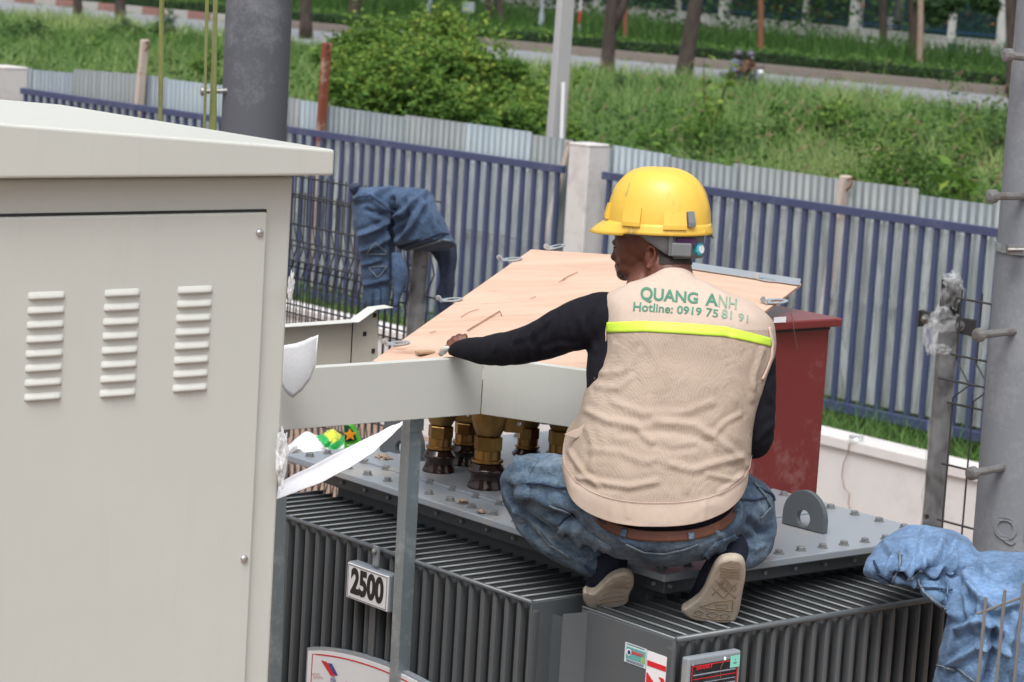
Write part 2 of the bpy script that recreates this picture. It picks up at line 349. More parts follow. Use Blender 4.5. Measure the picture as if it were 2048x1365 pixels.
# low leafy weeds among the grass
P2 = field(80000, 19, 88); pn = patch(P2, .38, 33.0); P2 = P2[pn > .02]; pn = pn[pn > .02]
P2[:, 2] += rng.uniform(.0, 1, len(P2))**.6*(.35+1.9*pn.clip(0, .6))*np.interp(P2[:, 1], [42, 58], [1, .35]); 
leaves('weeds', P2, np.interp(P2[:, 1], [18, 80], [.055, .15])*rng.uniform(.6, 1.5, len(P2)), M['leaf'], tint=.35+.3*pn+rng.normal(0, .22, len(P2)))
tag(bpy.data.objects['weeds'], kind='stuff', label='low leafy weeds growing through the long grass of the field', cat='weeds')
P2 = field(46000, 19, 60); pn = patch(P2, .42, 71.0); P2 = P2[pn > .18]; pn = pn[pn > .18]
P2[:, 2] += rng.uniform(.0, 1, len(P2))**.7*(.3+2.4*(pn-.05).clip(0, .5))*np.interp(P2[:, 1], [42, 56], [1, .4])
leaves('dark_weeds', P2, np.interp(P2[:, 1], [18, 80], [.05, .13])*rng.uniform(.6, 1.5, len(P2)), M['leafdark'], tint=.45+.5*pn+rng.normal(0, .25, len(P2)))
tag(bpy.data.objects['dark_weeds'], kind='stuff', label='darker broadleaf weeds in patches across the field', cat='weeds')
# seed plumes, mostly right of centre
P3 = field(5200, 20, 60); k = (P3[:, 0]/P3[:, 1] > .03+rng.normal(0, .03, len(P3))) & (rng.uniform(size=len(P3)) < .17); P3 = P3[k]
hh = rng.uniform(.8, 1.45, len(P3)); la = rng.uniform(-.6, 1.0, len(P3)); sv, sq = [], []
tops = P3+np.stack([hh*.38*la, 0*hh, hh*.93], 1)
mbv = []; 
for i in range(len(P3)):
    b = P3[i]; tp = tops[i]; mid = (b+tp)/2+np.array([0, 0, hh[i]*.05]); w = .006+.00012*b[1]
    e = tp+np.array([.09*np.sign(la[i])+.05*la[i], 0, .03])
    n0 = len(sv)
    for p, ww in ((b, w), (mid, w), (tp, w*.8)): sv += [p+[-ww/2, 0, 0], p+[ww/2, 0, 0]]
    sq += [(n0, n0+1, n0+3, n0+2), (n0+2, n0+3, n0+5, n0+4)]
    n0 = len(mbv)
fastmesh('grass_stalks', sv, sq, M['grassm'], tint=.9)
tag(bpy.data.objects['grass_stalks'], kind='stuff', label='thin pale stalks rising above the long grass on the right', cat='grass')
pv, pq = [], []
for i in range(len(P3)):
    tp = tops[i]; dirn = np.array([np.sign(la[i])*.055, 0, .075*(1-abs(la[i])*.9)]); w = .007+.0002*P3[i][1]; n0 = len(pv)
    for u, ww in ((0, .4), (.4, 1), (.8, .9), (1.25, .2)):
        p = tp+dirn*u*1.1; pv += [p+[-ww*w/2, 0, ww*w/2], p+[ww*w/2, 0, -ww*w/2]]
    pq += [(n0+2*j, n0+2*j+1, n0+2*j+3, n0+2*j+2) for j in range(3)]
fastmesh('grass_plumes', pv, pq, M['plume'], tint=np.repeat(rng.uniform(0, 1, len(P3)), 8))
tag(bpy.data.objects['grass_plumes'], kind='stuff', label='reddish seed plumes of the wild grass on the right of the field', cat='grass plumes')
# far side of the road: rough grass verge
k = 16000; tt = rng.uniform(-34, 42, k); of = rng.uniform(1.2, 21, k); P4 = np.array([tuple(kp(a, b, .1)) for a, b in zip(tt, of)]); pn = patch(P4, .2, 4)
keep = ~((of > 9) & (of < 12) & (pn < .1)); P4 = P4[keep]; pn = pn[keep]
blades('verge_grass', P4, (.45+.6*pn+rng.uniform(0, .35, len(P4))+.8*(of[keep] > 13)).clip(.12, 1.5), rng.uniform(.03, .07, len(P4)), rng.uniform(.1, .8, len(P4)), tint=.12+.35*pn+rng.normal(0, .15, len(P4)))
tag(bpy.data.objects['verge_grass'], kind='stuff', label='dark rough grass on the verge beyond the road and hedge', cat='grass')
# clipped hedge along the kerb
def hedge(t0, t1, off, w, h, z0, n, name, label, mat, lf):
    th = thing(name, kp((t0+t1)/2, off, z0), label, 'hedge')
    MB().box(kp((t0+t1)/2, off, z0+h*.45), kd, kn, Z, (t1-t0)/2, w*.42, h*.42).build('shade_core', M['leafdarkcore'], th)
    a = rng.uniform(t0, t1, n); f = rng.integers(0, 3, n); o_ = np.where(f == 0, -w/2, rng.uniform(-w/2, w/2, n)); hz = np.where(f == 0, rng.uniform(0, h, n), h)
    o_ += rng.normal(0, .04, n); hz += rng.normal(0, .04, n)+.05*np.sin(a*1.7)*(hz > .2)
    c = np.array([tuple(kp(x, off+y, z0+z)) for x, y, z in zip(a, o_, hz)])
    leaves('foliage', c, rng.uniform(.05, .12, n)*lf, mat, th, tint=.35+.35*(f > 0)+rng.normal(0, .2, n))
    return th
t = NT('hedge_core'); M['leafdarkcore'] = t.set((.012, .028, .01), .9)  # near-black green, shade behind the leaves put into the colour
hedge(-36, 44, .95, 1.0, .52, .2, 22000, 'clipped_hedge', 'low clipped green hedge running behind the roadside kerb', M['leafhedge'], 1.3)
# far boundary: low white wall, blue railings, white pillars, flowering hedge
def onz(x, y, z): return PZ(x, y, z)
FA, FB = PZ(1454, 57, .1), PZ(1996, 112, .1); fd = (FB-FA); fd.z = 0; fd.normalize(); fn = Vector((-fd.y, fd.x, 0)); fn = fn if fn.y > 0 else -fn
def fp(t, off, z): q = FA+fd*t+fn*off; return Vector((q.x, q.y, z))
def ft(px, y=50):   # parameter of an image column on the far wall line
    p = PL(px, y, FA, fn); return (p-FA).dot(fd)
t0, t1 = ft(960), ft(2100)
M['plaster'] = specked('white_plaster', (.50, .50, .50), (.30, .29, .28), .85, 1.6, 14, .56, .75)
M['blue_far'] = painted('blue_railing_far', (.012, .05, .12), .5, .03)
wl = MB().box(fp((t0+t1)/2, 0, .30), fd, fn, Z, (t1-t0)/2, .1, .42).box(fp((t0+t1)/2, 0, .74), fd, fn, Z, (t1-t0)/2, .14, .03).build('boundary_wall', M['plaster']); tag(wl, 'low white boundary wall along the far side of the verge', 'wall')
pill = []
for i, (px, w) in enumerate(((1018, .22), (1140, .2), (1194, .35), (1355, .18), (1448, .42), (1611, .2), (1712, .42), (1905, .22), (2008, .36))):
    a = ft(px); col = MB().box(fp(a, -.02, 1.9), fd, fn, Z, w/2, w/2+.05, 1.9).box(fp(a, -.02, 3.84), fd, fn, Z, w/2+.06, w/2+.11, .05).build('wall_pillar', M['plaster'], origin=fp(a, 0, 0), bevel=.02)
    pill.append((a, w, col)); lb = ['slim', 'wide'][w > .3]
    tag(col, ['thin white pillar left of the red and white striped pole', 'white pillar seen between the striped pole and the forked tree', 'wide white pillar just left of the forked tree trunk', 'slim white pillar behind the thick leaning tree trunk', 'wide white pillar right of the thick leaning trunk, before the dark red hedge', 'slim white pillar in the middle of the flowering hedge', 'widest white pillar, between flowering hedge and open blue railings', 'slim white pillar under the hanging dark leaves', 'white pillar beside the trunk at the right edge'][i], 'pillar', 'white pillars of the far boundary')
ps = [ft(960)]+[p[0] for p in pill]+[t1]
for i in range(len(ps)-1):
    a, b = ps[i]+.25, ps[i+1]-.25; fr = thing('railing', fp((a+b)/2, 0, .8), ['blue railing far left behind the verge shrubs', 'blue railing left of the striped pole pillar', 'blue railing left of the forked tree trunk', 'blue railing behind the forked tree trunk', 'blue railing behind the thick leaning trunk', 'blue railing hidden in the flowering hedge', 'blue railing behind the right half of the flowering hedge', 'open blue railing panel either side of the utility pole', 'blue railing panel under the hanging dark leaves', 'blue railing panel at the far right edge'][i], 'railing', 'blue railings of the far boundary')
    m = MB(); n = max(2, int((b-a)/.2))
    for k in range(n): m.bar(fp(a+(b-a)*(k+.5)/n, 0, .8), fp(a+(b-a)*(k+.5)/n, 0, 3.3), .02, .02, fd)
    m.build('bars', M['blue_far'], fr); MB().bar(fp(a, 0, 1.0), fp(b, 0, 1.0), .05, .08).build('rail', M['blue_far'], fr); MB().bar(fp(a, 0, 3.2), fp(b, 0, 3.2), .05, .08).build('rail', M['blue_far'], fr)
def hedgeblob(name, pa, pb, off, h, n, label, mat, flowers=0, lf=.13):
    a, b = ft(pa), ft(pb); th = thing(name, fp((a+b)/2, off, 0), label, 'hedge'); cs = []; rs = []; x = a
    while x < b: r = rnd.uniform(.8, 1.3); cs += [tuple(fp(x, off+rnd.uniform(-.3, .3), h*.3)), tuple(fp(x+.3, off+rnd.uniform(-.3, .5), h*.7))]; rs += [r, r*1.1]; x += r*.9
    c, d = blobpts(n, cs, rs, .5, h/2.6); leaves('foliage', c, rng.uniform(.6, 1.3, n)*lf, mat, th, .4+rng.normal(0, .25, n), d)
    if flowers: c, d = blobpts(flowers, cs, [r*1.05 for r in rs], .92, h/2.6); tag(leaves('flowers', c, rng.uniform(.1, .24, flowers), M['flower'], th, None, d), kind='stuff')
    return th
hedgeblob('flowering_hedge', 1460, 1720, .75, 5, 22000, 'tall dark hedge with small orange flowers behind the blue railings', M['leafdark'], 420)
hedgeblob('flowering_hedge', 1800, 2090, 1.2, 5, 16000, 'dark flowering hedge at the far right behind the railings and hanging leaves', M['leafdark'], 160)
hedgeblob('leafy_hedge', 950, 1450, .8, 6, 30000, 'dark leafy hedge behind the far wall between the lamp post and the leaning trunk', M['leafdark'], 30)
# dense green belt beyond, on the left and behind everything
belt = thing('tree_belt', kp(-20, 30, 0), 'dark green belt of trees closing the view beyond the road on the left', 'trees'); belt['kind'] = 'stuff'
k = 60000; a = rng.uniform(-60, 50, k); o_ = rng.uniform(34, 52, k); zz = rng.uniform(0, 9, k)
c = np.array([tuple(kp(x, y, z)) for x, y, z in zip(a, o_, zz)]); nn = np.array([mnoise.noise(Vector(p)*.22) for p in c]); c = c[nn > -.12]; 
leaves('foliage', c, rng.uniform(.22, .5, len(c)), M['leafdark'], belt, .35+rng.normal(0, .25, len(c)))
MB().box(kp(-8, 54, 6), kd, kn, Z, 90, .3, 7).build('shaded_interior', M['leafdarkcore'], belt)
# roadside trees ------------------------------------------------------
def trunk_at(name, px, yb, w, px_top, label, n, mat, z0=0.0, crown=6.5, fork=False, cr=2.2, cat='tree', group='trees along the road'):
    b = PZ(px, yb, z0); tt = thing(name, b, label, cat, group); wm = w/F*b.y
    tp = PD(px_top, 0, b.y*1.0); dr = (tp-b); dr = dr*(1/dr.z); H = crown
    pts = [b+Vector((0, 0, -.1)), b+dr*.5, b+dr*1.6+Vector((rnd.uniform(-.05, .05), 0, 0)), b+dr*H*.6, b+dr*H]
    m = MB().tube(pts, [wm*.62, wm*.5, wm*.46, wm*.38, wm*.2], 10)
    if fork: s = b+dr*1.2; m.tube([s, s+Vector((.32, 0, .9)), s+Vector((.75, .1, 2.6)), s+Vector((1.4, .3, 5))], [wm*.34, wm*.36, wm*.3, wm*.12], 8)
    for q in range(4):
        a = rnd.uniform(0, 6.28); s = b+dr*H*rnd.uniform(.5, .8); m.tube([s, s+Vector((math.cos(a)*.8, math.sin(a)*.8, .8)), s+Vector((math.cos(a)*1.7, math.sin(a)*1.7, 1.9))], [wm*.2, wm*.12, .02], 6)
    m.build('trunk', M['bark'], tt, smooth=True)
    top = b+dr*H; cs = [tuple(top+Vector((rnd.uniform(-1, 1)*cr, rnd.uniform(-1, 1)*cr, rnd.uniform(-.6, 1.3)))) for _ in range(6)]
    c, d = blobpts(n, cs, [rnd.uniform(.8, 1.3)*cr*.5 for _ in cs], .4); leaves('crown', c, rng.uniform(.12, .3, n), mat, tt, .5+rng.normal(0, .25, n), d); return tt
TR = [(157, 40, 19, 155, 'straight dark tree trunk furthest left beside the road', 0), (241, 56, 23, 240, 'paler tree trunk standing in the grass second from the left', 0), (612, 76, 25, 612, 'dark tree trunk between the big grey pole and the big bush', 0),
      (1213, 152, 28, 1226, 'forked dark tree trunk right of the square concrete pole', 1), (1366, 158, 33, 1392, 'thickest tree trunk, leaning right, left of the motorbike', 0), (2026, 195, 26, 2020, 'dark tree trunk beside the right grey pole, behind the leafy sapling', 0)]
for px, yb, w, pt, lb, fk in TR: trunk_at('roadside_tree', px, yb, w, pt, lb, 900, M['leaf'], z0=.05, crown=7, fork=fk)
TR = [(706, 44, 26, 712, 'tree trunk beyond the road just above the left of the big bush'), (1006, 62, 17, 998, 'darker of the two slim trunks above the right of the big bush'), (985, 60, 12, 975, 'slim leaning trunk just above the right of the big bush'),
      (1767, 116, 17, 1767, 'slim dark trunk on the far verge left of the pole with a white box'), (1828, 128, 21, 1826, 'dark trunk on the far verge right of the pole with a white box'), (1346, 45, 13, 1344, 'thin dark trunk by the far wall left of the leaning trunk')]
for px, yb, w, pt, lb in TR: trunk_at('verge_tree', px, yb, w, pt, lb, 700, M['leafdark'], z0=.1, crown=7, group='trees on the far verge')
# leaves hanging into the frame, top right
b = PD(1870, 38, 104); bt = thing('hanging_branch', b, 'dark leafy branch hanging down at the top right', 'branch')
c, d = blobpts(2600, [tuple(PD(x, y, 104)) for x, y in ((1850, 8), (1885, 22), (1868, 40), (1905, 5), (1960, 0), (1985, 12))], [.45, .42, .3, .5, .5, .4], .2); leaves('foliage', c, rng.uniform(.1, .24, 2600), M['leafdark'], bt, .3+rng.normal(0, .2, 2600), d)
MB().tube([PD(2020, -90, 104), PD(1950, -20, 104), PD(1880, 20, 104)], [.09, .06, .02], 6).build('twig', M['bark'], bt)
# posts on the far side
M['brownpost'] = specked('brown_wood_stake', (.19, .075, .045), (.11, .05, .035), .9, 5, 30, .5, .7)
M['pale_wood'] = specked('weathered_wood_stake', (.30, .22, .17), (.16, .10, .07), .9, 5, 30, .5, .7)
for px, yb, w, pt, lb, mt in ((1521, 112, 11, 1521, 'reddish brown wooden stake above the motorbike', 'brownpost'), (1839, 143, 12, 1841, 'pale brown wooden stake right of the pole with a white box', 'pale_wood'), (1250, 87, 9, 1252, 'thin reddish stake right of the forked tree', 'brownpost'), (389, 16, 9, 389, 'short reddish stake at the top left between the green straps', 'brownpost')):
    b = PZ(px, yb, .1); tp = PD(pt, -60, b.y); o = MB().tube([b-Z*.1, b.lerp(tp, .5)+Vector((.02, 0, 0)), tp], [w/F*b.y/2]*3, 8).build('wooden_stake', M[mt], origin=b); tag(o, lb, 'stake', 'wooden stakes on the far verge')
M['lampgrey'] = painted('blue_grey_post_paint', (.28, .33, .38), .5, .03); M['redp'] = painted('red_band_paint', (.5, .03, .04), .5, .02)
for px, yb, w, lb in ((1081, 69, 8, 'slim blue grey lamp post left of the square concrete pole'), (858, 48, 9, 'slim blue grey lamp post rising behind the big bush')):
    b = PZ(px, yb, .1); tp = PD(px+3, -40, b.y); tt = thing('lamp_post', b, lb, 'lamp post', 'lamp posts beyond the road')
    MB().tube([b, b+Z*.9], w/F*b.y*.7, 10).build('base', M['lampgrey'], tt); MB().tube([b+Z*.9, Vector((tp.x, tp.y, 8))], [w/F*b.y*.42, w/F*b.y*.3], 10).build('pole', M['lampgrey'], tt); MB().tube([Vector((tp.x, tp.y, 8)), Vector((tp.x, tp.y-1.6, 8.4))], .04, 6).box(Vector((tp.x, tp.y-1.8, 8.4)), Vector((1, 0, 0)), Vector((0, 1, 0)), Z, .12, .35, .06).build('lamp_head', M['lampgrey'], tt)
b = PZ(1157, 74, .1); tt = thing('striped_post', b, 'thin red and white striped post beyond the road', 'post'); h = .0
for k in range(7):
    MB().tube([b+Z*(k*.55), b+Z*(k*.55+.55)], .055, 10).build('red_band' if k % 2 else 'white_band', M['redp'] if k % 2 else M['plaster'], tt)
b = PZ(934, 60, .1); tt = thing('small_sign_post', b, 'small grey box on a short post above the big bush', 'sign post'); MB().tube([b, b+Z*.75], .06, 8).build('post', M['lampgrey'], tt); MB().box(b+Z*.95, fd, fn, Z, .3, .15, .22).build('box', M['lampgrey'], tt, bevel=.03)
b = PZ(1792, 84, .1); tt = thing('utility_pole', b, 'concrete utility pole with a white box on the far verge', 'utility pole'); M['oldcon'] = specked('old_concrete', (.42, .38, .33), (.25, .22, .2), .9, 3, 30, .5, .7)
MB().tube([b-Z*.1, Vector((b.x+.1, b.y, 9))], [.30, .2], 14).build('pole', M['oldcon'], tt, smooth=True); MB().box(PD(1775, 46, b.y-.35), fd, fn, Z, .30, .16, .32).build('meter_box', M['plaster'], tt, bevel=.03)
o = MB().box(PZ(1905, 98, .3), fd, fn, Z, .3, .03, .25).build('small_notice', M['blue_far'], origin=PZ(1905, 98, .3)); tag(o, 'small blue notice leaning on the far white wall', 'notice')
# shrubs -----------------------------------------------------------------
def gz(p): return Vector((p.x, p.y, ground_h(p.x, p.y)))
def at(px, D): p = PD(px, 300, D); return gz(p)
bb = at(832, 33); big = thing('big_bush', bb, 'largest bright green bush just beyond the sheet fence', 'bush')
cs, rs = [], []
for (x, y, D, r) in ((740, 110, 33, .45), (800, 98, 34, .40), (868, 84, 34, .38), (925, 98, 34, .31), (700, 165, 32, .36), (770, 180, 31.5, .48), (850, 150, 32, .50), (930, 150, 32.5, .45), (985, 165, 33, .34), (730, 205, 31, .40), (830, 215, 31, .46), (920, 220, 31.5, .42), (1005, 215, 32, .33), (700, 95, 33.5, .22), (640+70, 60+40, 33.5, .2), (765, 72, 34, .20), (885, 52, 34, .18), (1030, 205, 32.5, .28), (1060, 235, 31.5, .30), (1010, 260, 30, .28)):
    cs.append(tuple(PD(x, y, D))); rs.append(r)
for q in range(46):
    c0 = Vector(cs[rnd.randrange(20)]); v_ = Vector((rnd.gauss(0, 1), rnd.gauss(0, .6), rnd.gauss(.4, .8))).normalized(); q_ = c0+v_*rnd.uniform(.28, .46); r_ = rnd.uniform(.08, .15)
    if PIX(q_)[1] > 75: cs.append(tuple(q_)); rs.append(r_)
for (x, y, D, r) in ((1055, 190, 33, .22), (1075, 225, 32, .26), (1090, 250, 30.5, .24), (1040, 255, 30, .26), (1120, 262, 29, .18), (1150, 275, 29, .16)): cs.append(tuple(PD(x, y, D))); rs.append(r)
k = 36000; c, d = blobpts(k, cs, rs, .30, 1.0); c[:, 2] = np.maximum(c[:, 2], bb.z)
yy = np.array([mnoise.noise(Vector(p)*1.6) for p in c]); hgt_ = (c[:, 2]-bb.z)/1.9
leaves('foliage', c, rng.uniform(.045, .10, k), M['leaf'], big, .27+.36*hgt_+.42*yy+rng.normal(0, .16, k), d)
m = MB()
for q in range(9): e = Vector(cs[q]); m.tube([bb, bb.lerp(e, .5)+Z*.1, e], [.04, .03, .01], 6)
m.build('stems', M['bark'], big)
# fresh shoots sticking out of the crown
sh = []
for q in range(120):
    c0 = Vector(cs[rnd.randrange(len(cs))]); a = rnd.uniform(0, 6.28); tp = c0+Vector((math.cos(a)*.42, math.sin(a)*.3, rnd.uniform(.34, .54)))
    for j in range(16): sh.append(tuple(c0.lerp(tp, .4+.6*j/15)+Vector((rnd.gauss(0, .03), rnd.gauss(0, .03), 0))))
leaves('shoots', np.array(sh), rng.uniform(.05, .09, len(sh)), M['leaf'], big, .75+rng.normal(0, .15, len(sh)))
BU = [(1035, 37, .7, .9, 3000, .05, 'leaf', 'low bright bush filling the gap between the big bush and the square pole', 0), (1000, 50, 1.0, 1.2, 1600, .09, 'leafdark', 'dark shrub behind the right shoulder of the big bush', 0),
      (1290, 62, 1.6, 1.35, 2600, .12, 'leafdark', 'dark shrub between the forked trunk and the leaning trunk', 0), (1700, 58, 1.5, 1.0, 1800, .10, 'leafdark', 'dark low shrub in the grass below the road, right of the motorbike', 0),
      (1500, 50, 1.2, .78, 2600, .09, 'leafdark', 'dark shrub right under the motorbike', 0), (1760, 29, .7, .95, 4200, .055, 'leaf', 'bright leafy bush behind the sheet fence, left of the tall sapling', .05), (1985, 30, .9, 1.25, 5200, .07, 'leaf', 'tall leafy bush pressed against the right grey pole', 0), (1820, 40, 1.3, 1.1, 4200, .07, 'leaf', 'wide yellow green shrub below the road near the right edge', .1), (1580, 41, 1.1, 1.0, 3600, .07, 'leaf', 'loose green shrub below the rider, in the middle of the slope', .05), (1640, 25, .5, .6, 2400, .05, 'leafdark', 'dark low bush just behind the sheet fence above its rusty post', .1),
      (1530, 30, .6, .8, 3000, .055, 'leaf', 'leafy bush in the middle of the grass right of the helmet', 0), (1440, 31, .45, .6, 2000, .05, 'leafdark', 'small dark bush at the foot of the grass above the helmet', .1), (1880, 31, .8, 1.25, 4200, .06, 'leaf', 'bright bush between the large-leaved sapling and the red plumes', 0),
      (1950, 40, .8, 1.6, 2600, .07, 'leafdark', 'taller dark green bush beside the right grey pole', .2), (60, 70, 1.0, 1.5, 1300, .12, 'leafdark', 'dark shrub near the left edge by the road', 0), (300, 76, 1.4, 1.6, 1800, .12, 'leafdark', 'dark shrub between the two left tree trunks by the road', 0),
      (380, 44, 1.0, .95, 3000, .07, 'leaf', 'rounded green shrub left of the big grey pole', -.1), (190, 34, .7, .7, 2400, .06, 'leaf', 'small yellow green shrub in the grass at the left', .1), (30, 30, .8, .75, 2600, .055, 'leaf', 'low leafy shrub behind the fence at the far left', -.1),
      (1360, 38, .6, .85, 2600, .06, 'leaf', 'soft green shrub in front of the leaning trunk', 0), (1180, 30, .6, .65, 2600, .05, 'leaf', 'low green shrub right of the square pole', .05), (1640, 44, 1.0, 1.05, 2600, .08, 'leaf', 'green shrub in the grass below the middle of the road', 0)]
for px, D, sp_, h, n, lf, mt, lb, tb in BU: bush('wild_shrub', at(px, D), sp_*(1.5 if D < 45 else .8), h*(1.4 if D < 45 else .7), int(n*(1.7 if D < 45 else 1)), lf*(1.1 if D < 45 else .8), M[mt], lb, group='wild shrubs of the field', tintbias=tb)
# saplings with large leaves
def sapling(px, D, h, n, lf, lb, lean=0, tb=0):
    b = at(px, D); tt = thing('sapling', b, lb, 'sapling', 'large-leaved saplings'); m = MB(); pts = []
    for s in range(5):
        a = rnd.uniform(0, 6.28); e = b+Vector((math.cos(a)*.28*h*.5+lean, math.sin(a)*.3, h*rnd.uniform(.7, 1))); mid = b.lerp(e, .5)+Vector((0, 0, .1)); m.tube([b, mid, e], [.012, .009, .004], 5)
        for j in range(n//5): u = rnd.uniform(.25, 1); q = b.lerp(e, u)+Vector((0, 0, .1*math.sin(u*3.14))); pts.append(tuple(q+Vector((rnd.gauss(0, .03), rnd.gauss(0, .03), 0))))
    m.build('stem', M['bark'], tt); leaves('leaf_cluster', np.array(pts), rng.uniform(.7, 1.3, len(pts))*lf, M['leaf'], tt, 0.74+tb+rng.normal(0, .13, len(pts)), up=.1)
sapling(1955, 27, 1.5, 130, .17, 'tall sapling with big yellow green leaves beside the right pole', -.1); sapling(1410, 44, 1.9, 80, .17, 'yellow green sapling rising in front of the road left of the motorbike', .1, .12)
sapling(1760, 36, 1.2, 60, .14, 'sapling with large pale leaves in the right of the field', 0, .05); sapling(1220, 31, .4, 30, .1, 'small broad-leaved plant near the square pole', 0)
# ================================================================ WALL, FENCES, POLES
M['wallwhite'] = specked('rendered_wall', (.59, .575, .57), (.44, .415, .40), .9, 1.3, 9, .56, .8, 0, .15)
wl = MB().box(wallp(4, .10, .32), wd, wn_, Z, 14, .10, .36).box(wallp(4, .10, .715), wd, wn_, Z, 14, .125, .035).build('retaining_wall', M['wallwhite'], bevel=.006); tag(wl, 'low white rendered wall running below the blue fence', 'wall')
# verge between wall and fences
k = 9000; tt = rng.uniform(-3.5, 12, k); of = rng.uniform(.3, 1.6, k); P5 = np.array([tuple(wallp(a, b, .40)) for a, b in zip(tt, of)]); pn = patch(P5, .8, 2)
blades('verge_tufts', P5, (.30+.2*pn+rng.uniform(-.05, .22, k)).clip(.08, .6), rng.uniform(.008, .014, k), rng.uniform(.2, .9, k), tint=.6+.4*pn+rng.normal(0, .15, k))
tag(bpy.data.objects['verge_tufts'], kind='stuff', label='green grass strip between the white wall and the blue fence', cat='grass')
# blue steel fence --------------------------------------------------------
M['blue'] = specked('blue_fence_paint', (.048, .062, .135), (.15, .162, .22), .42, 5, 45, .55, .75, 0, .05)
ZT = 2.1
BL = [PZ(x, y, ZT) for x, y in ((40, 181), (570, 252), (1135, 333), (1205, 345), (2000, 466))]
bd = BL[4]-BL[0]; bd.z = 0; bd.normalize(); bn = Vector((-bd.y, bd.x, 0)); bn = bn if bn.y > 0 else -bn
def bt_(px, y=300): return (PL(px, y, BL[2], bn)-BL[2]).dot(bd)
def bp(t, off, z): q = BL[2]+bd*t+bn*off; return Vector((q.x, q.y, z))
def blue_section(t0, t1, lab, zb=.66):
    th = thing('blue_fence', bp((t0+t1)/2, 0, .4), lab, 'fence', 'sections of the blue steel fence')
    MB().bar(bp(t0, 0, ZT-.03), bp(t1, 0, ZT-.03), .05, .06).build('top_rail', M['blue'], th, bevel=.004)
    MB().bar(bp(t0, 0, zb), bp(t1, 0, zb), .05, .07).build('bottom_rail', M['blue'], th, bevel=.004)
    n = round((t1-t0)/.1345); pk = None
    for i in range(n):
        t = t0+(i+.5)*(t1-t0)/n
        if pk is None:
            b0 = bp(0, 0, 0); m = MB().box((0, 0, (ZT-.06-zb-.035)/2), bd, bn, Z, .018, .014, (ZT-.06-zb-.035)/2)
            pk = m.build('picket', M['blue'], None, local=True); pk.parent = th; o = pk
        else: o = pk.copy(); COL.objects.link(o)
        o.location = bp(t, .001, zb+.035)-th.location
    for tq in (t0+.9, t1-.9):
        MB().box(bp(tq, -.0, .48), bd, bn, Z, .03, .02, .14).build('foot_bracket', M['blue'], th)
    return th
ta, tb_, tc_, td_ = bt_(40), bt_(1134), bt_(1207), bt_(2000)
blue_section(ta, tb_-.02, 'long blue fence section left of the concrete pillar'); blue_section(tc_+.02, td_+1.6, 'blue fence section right of the concrete pillar')
M['film'] = film('dusty_film', (.56, .61, .62), .34, .5, 4, (3, 3, .35))
for a, b, lb in ((ta+.1, tb_-.1, 'dusty clear plastic film stretched on the blue fence left of the pillar'), (tc_+.1, td_+1.5, 'dusty clear plastic film stretched on the blue fence right of the pillar')):
    nseg = 80; vs = []; fs = []
    for i in range(nseg+1):
        t_ = a+(b-a)*i/nseg
        for zz in (ZT-.09, 1.4, .72): vs.append(bp(t_, .022+.008*math.sin(i*1.7+zz*3), zz))
    for i in range(nseg):
        for j in range(2): q = i*3+j; fs.append((q, q+3, q+4, q+1))
    o = mesh('plastic_film', vs, fs, M['film'], smooth=True, origin=bp(a, .02, 1)); tag(o, lb, 'plastic film')
# concrete pillars of the fence
M['pillar'] = specked('pillar_render', (.55, .535, .53), (.33, .30, .29), .9, 1.8, 12, .52, .72, 0, .25)
for px, w, lb in ((1178, .112, 'white concrete fence pillar behind the yellow helmet'), (2, .19, 'white concrete fence pillar at the left edge of the frame')):
    t = bt_(px, 300 if px > 100 else 180); zt = {1178: 2.285, 2: 2.27}[px]
    o = MB().box(bp(t, 0, zt/2), bd, bn, Z, w, w*1.0, zt/2).box(bp(t, 0, zt+.008), bd, bn, Z, w+.005, w+.005, .012).build('fence_pillar', M['pillar'], origin=bp(t, 0, 0), bevel=.018, seg=3); tag(o, lb, 'pillar', 'pillars of the blue fence')
# corrugated sheets -------------------------------------------------------
def sheetmat(name, c, c2): 
    t = NT(name); v = t.mapping((7, 7, .5)); n1 = t.noise(1.5, 5, .6, v); n2 = t.noise(3, 6, .6)
    cc = t.mix(t.ramp(n1, [(.35, 0), (.7, 1)]), c, c2)
    rs = t.ramp(t.math('ADD', t.math('MULTIPLY', t.noise(9, 6, .7), .8), t.math('MULTIPLY', n2, .2)), [(.63, 0), (.68, 1)])
    t.set(t.mix(t.math('MULTIPLY', rs, .55), cc, (.20, .085, .05)), .5, .15, t.bump(n1, .1, .01)); return t.m
M['sheet'] = [sheetmat('zinc_grey', (.11, .132, .145), (.17, .195, .205)), sheetmat('zinc_pale', (.175, .215, .245), (.235, .275, .30)), sheetmat('zinc_dull', (.13, .15, .155), (.19, .205, .21)), sheetmat('zinc_blue', (.135, .163, .19), (.185, .213, .238))]
CT = [PZ(x, y, 2.25) for x, y in ((62, 137), (575, 197), (1140, 277), (1340, 312), (2000, 407))]
cdv = CT[4]-CT[0]; cdv.z = 0; cdv.normalize(); cn = Vector((-cdv.y, cdv.x, 0)); cn = cn if cn.y > 0 else -cn
def ct_(px, y=250): return (PL(px, y, CT[2], cn)-CT[2]).dot(cdv)
def cp(t, off, z): q = CT[2]+cdv*t+cn*off; return Vector((q.x, q.y, z))
cf = thing('corrugated_fence', cp(0, 0, .4), 'rusting corrugated metal sheet fence behind the blue fence', 'fence')
bnds = [-520, -380, -240, -120, -20, 60, 145, 285, 330, 445, 520, 598, 655, 812, 935, 1060, 1142, 1228, 1340, 1480, 1690, 1850, 2010, 2180, 2330, 2500]
tin = [2, 0, 3, 2, 0, 3, 2, 3, 1, 0, 2, 1, 0, 2, 1, 2, 0, 1, 0, 2, 2, 0, 2, 0, 3]
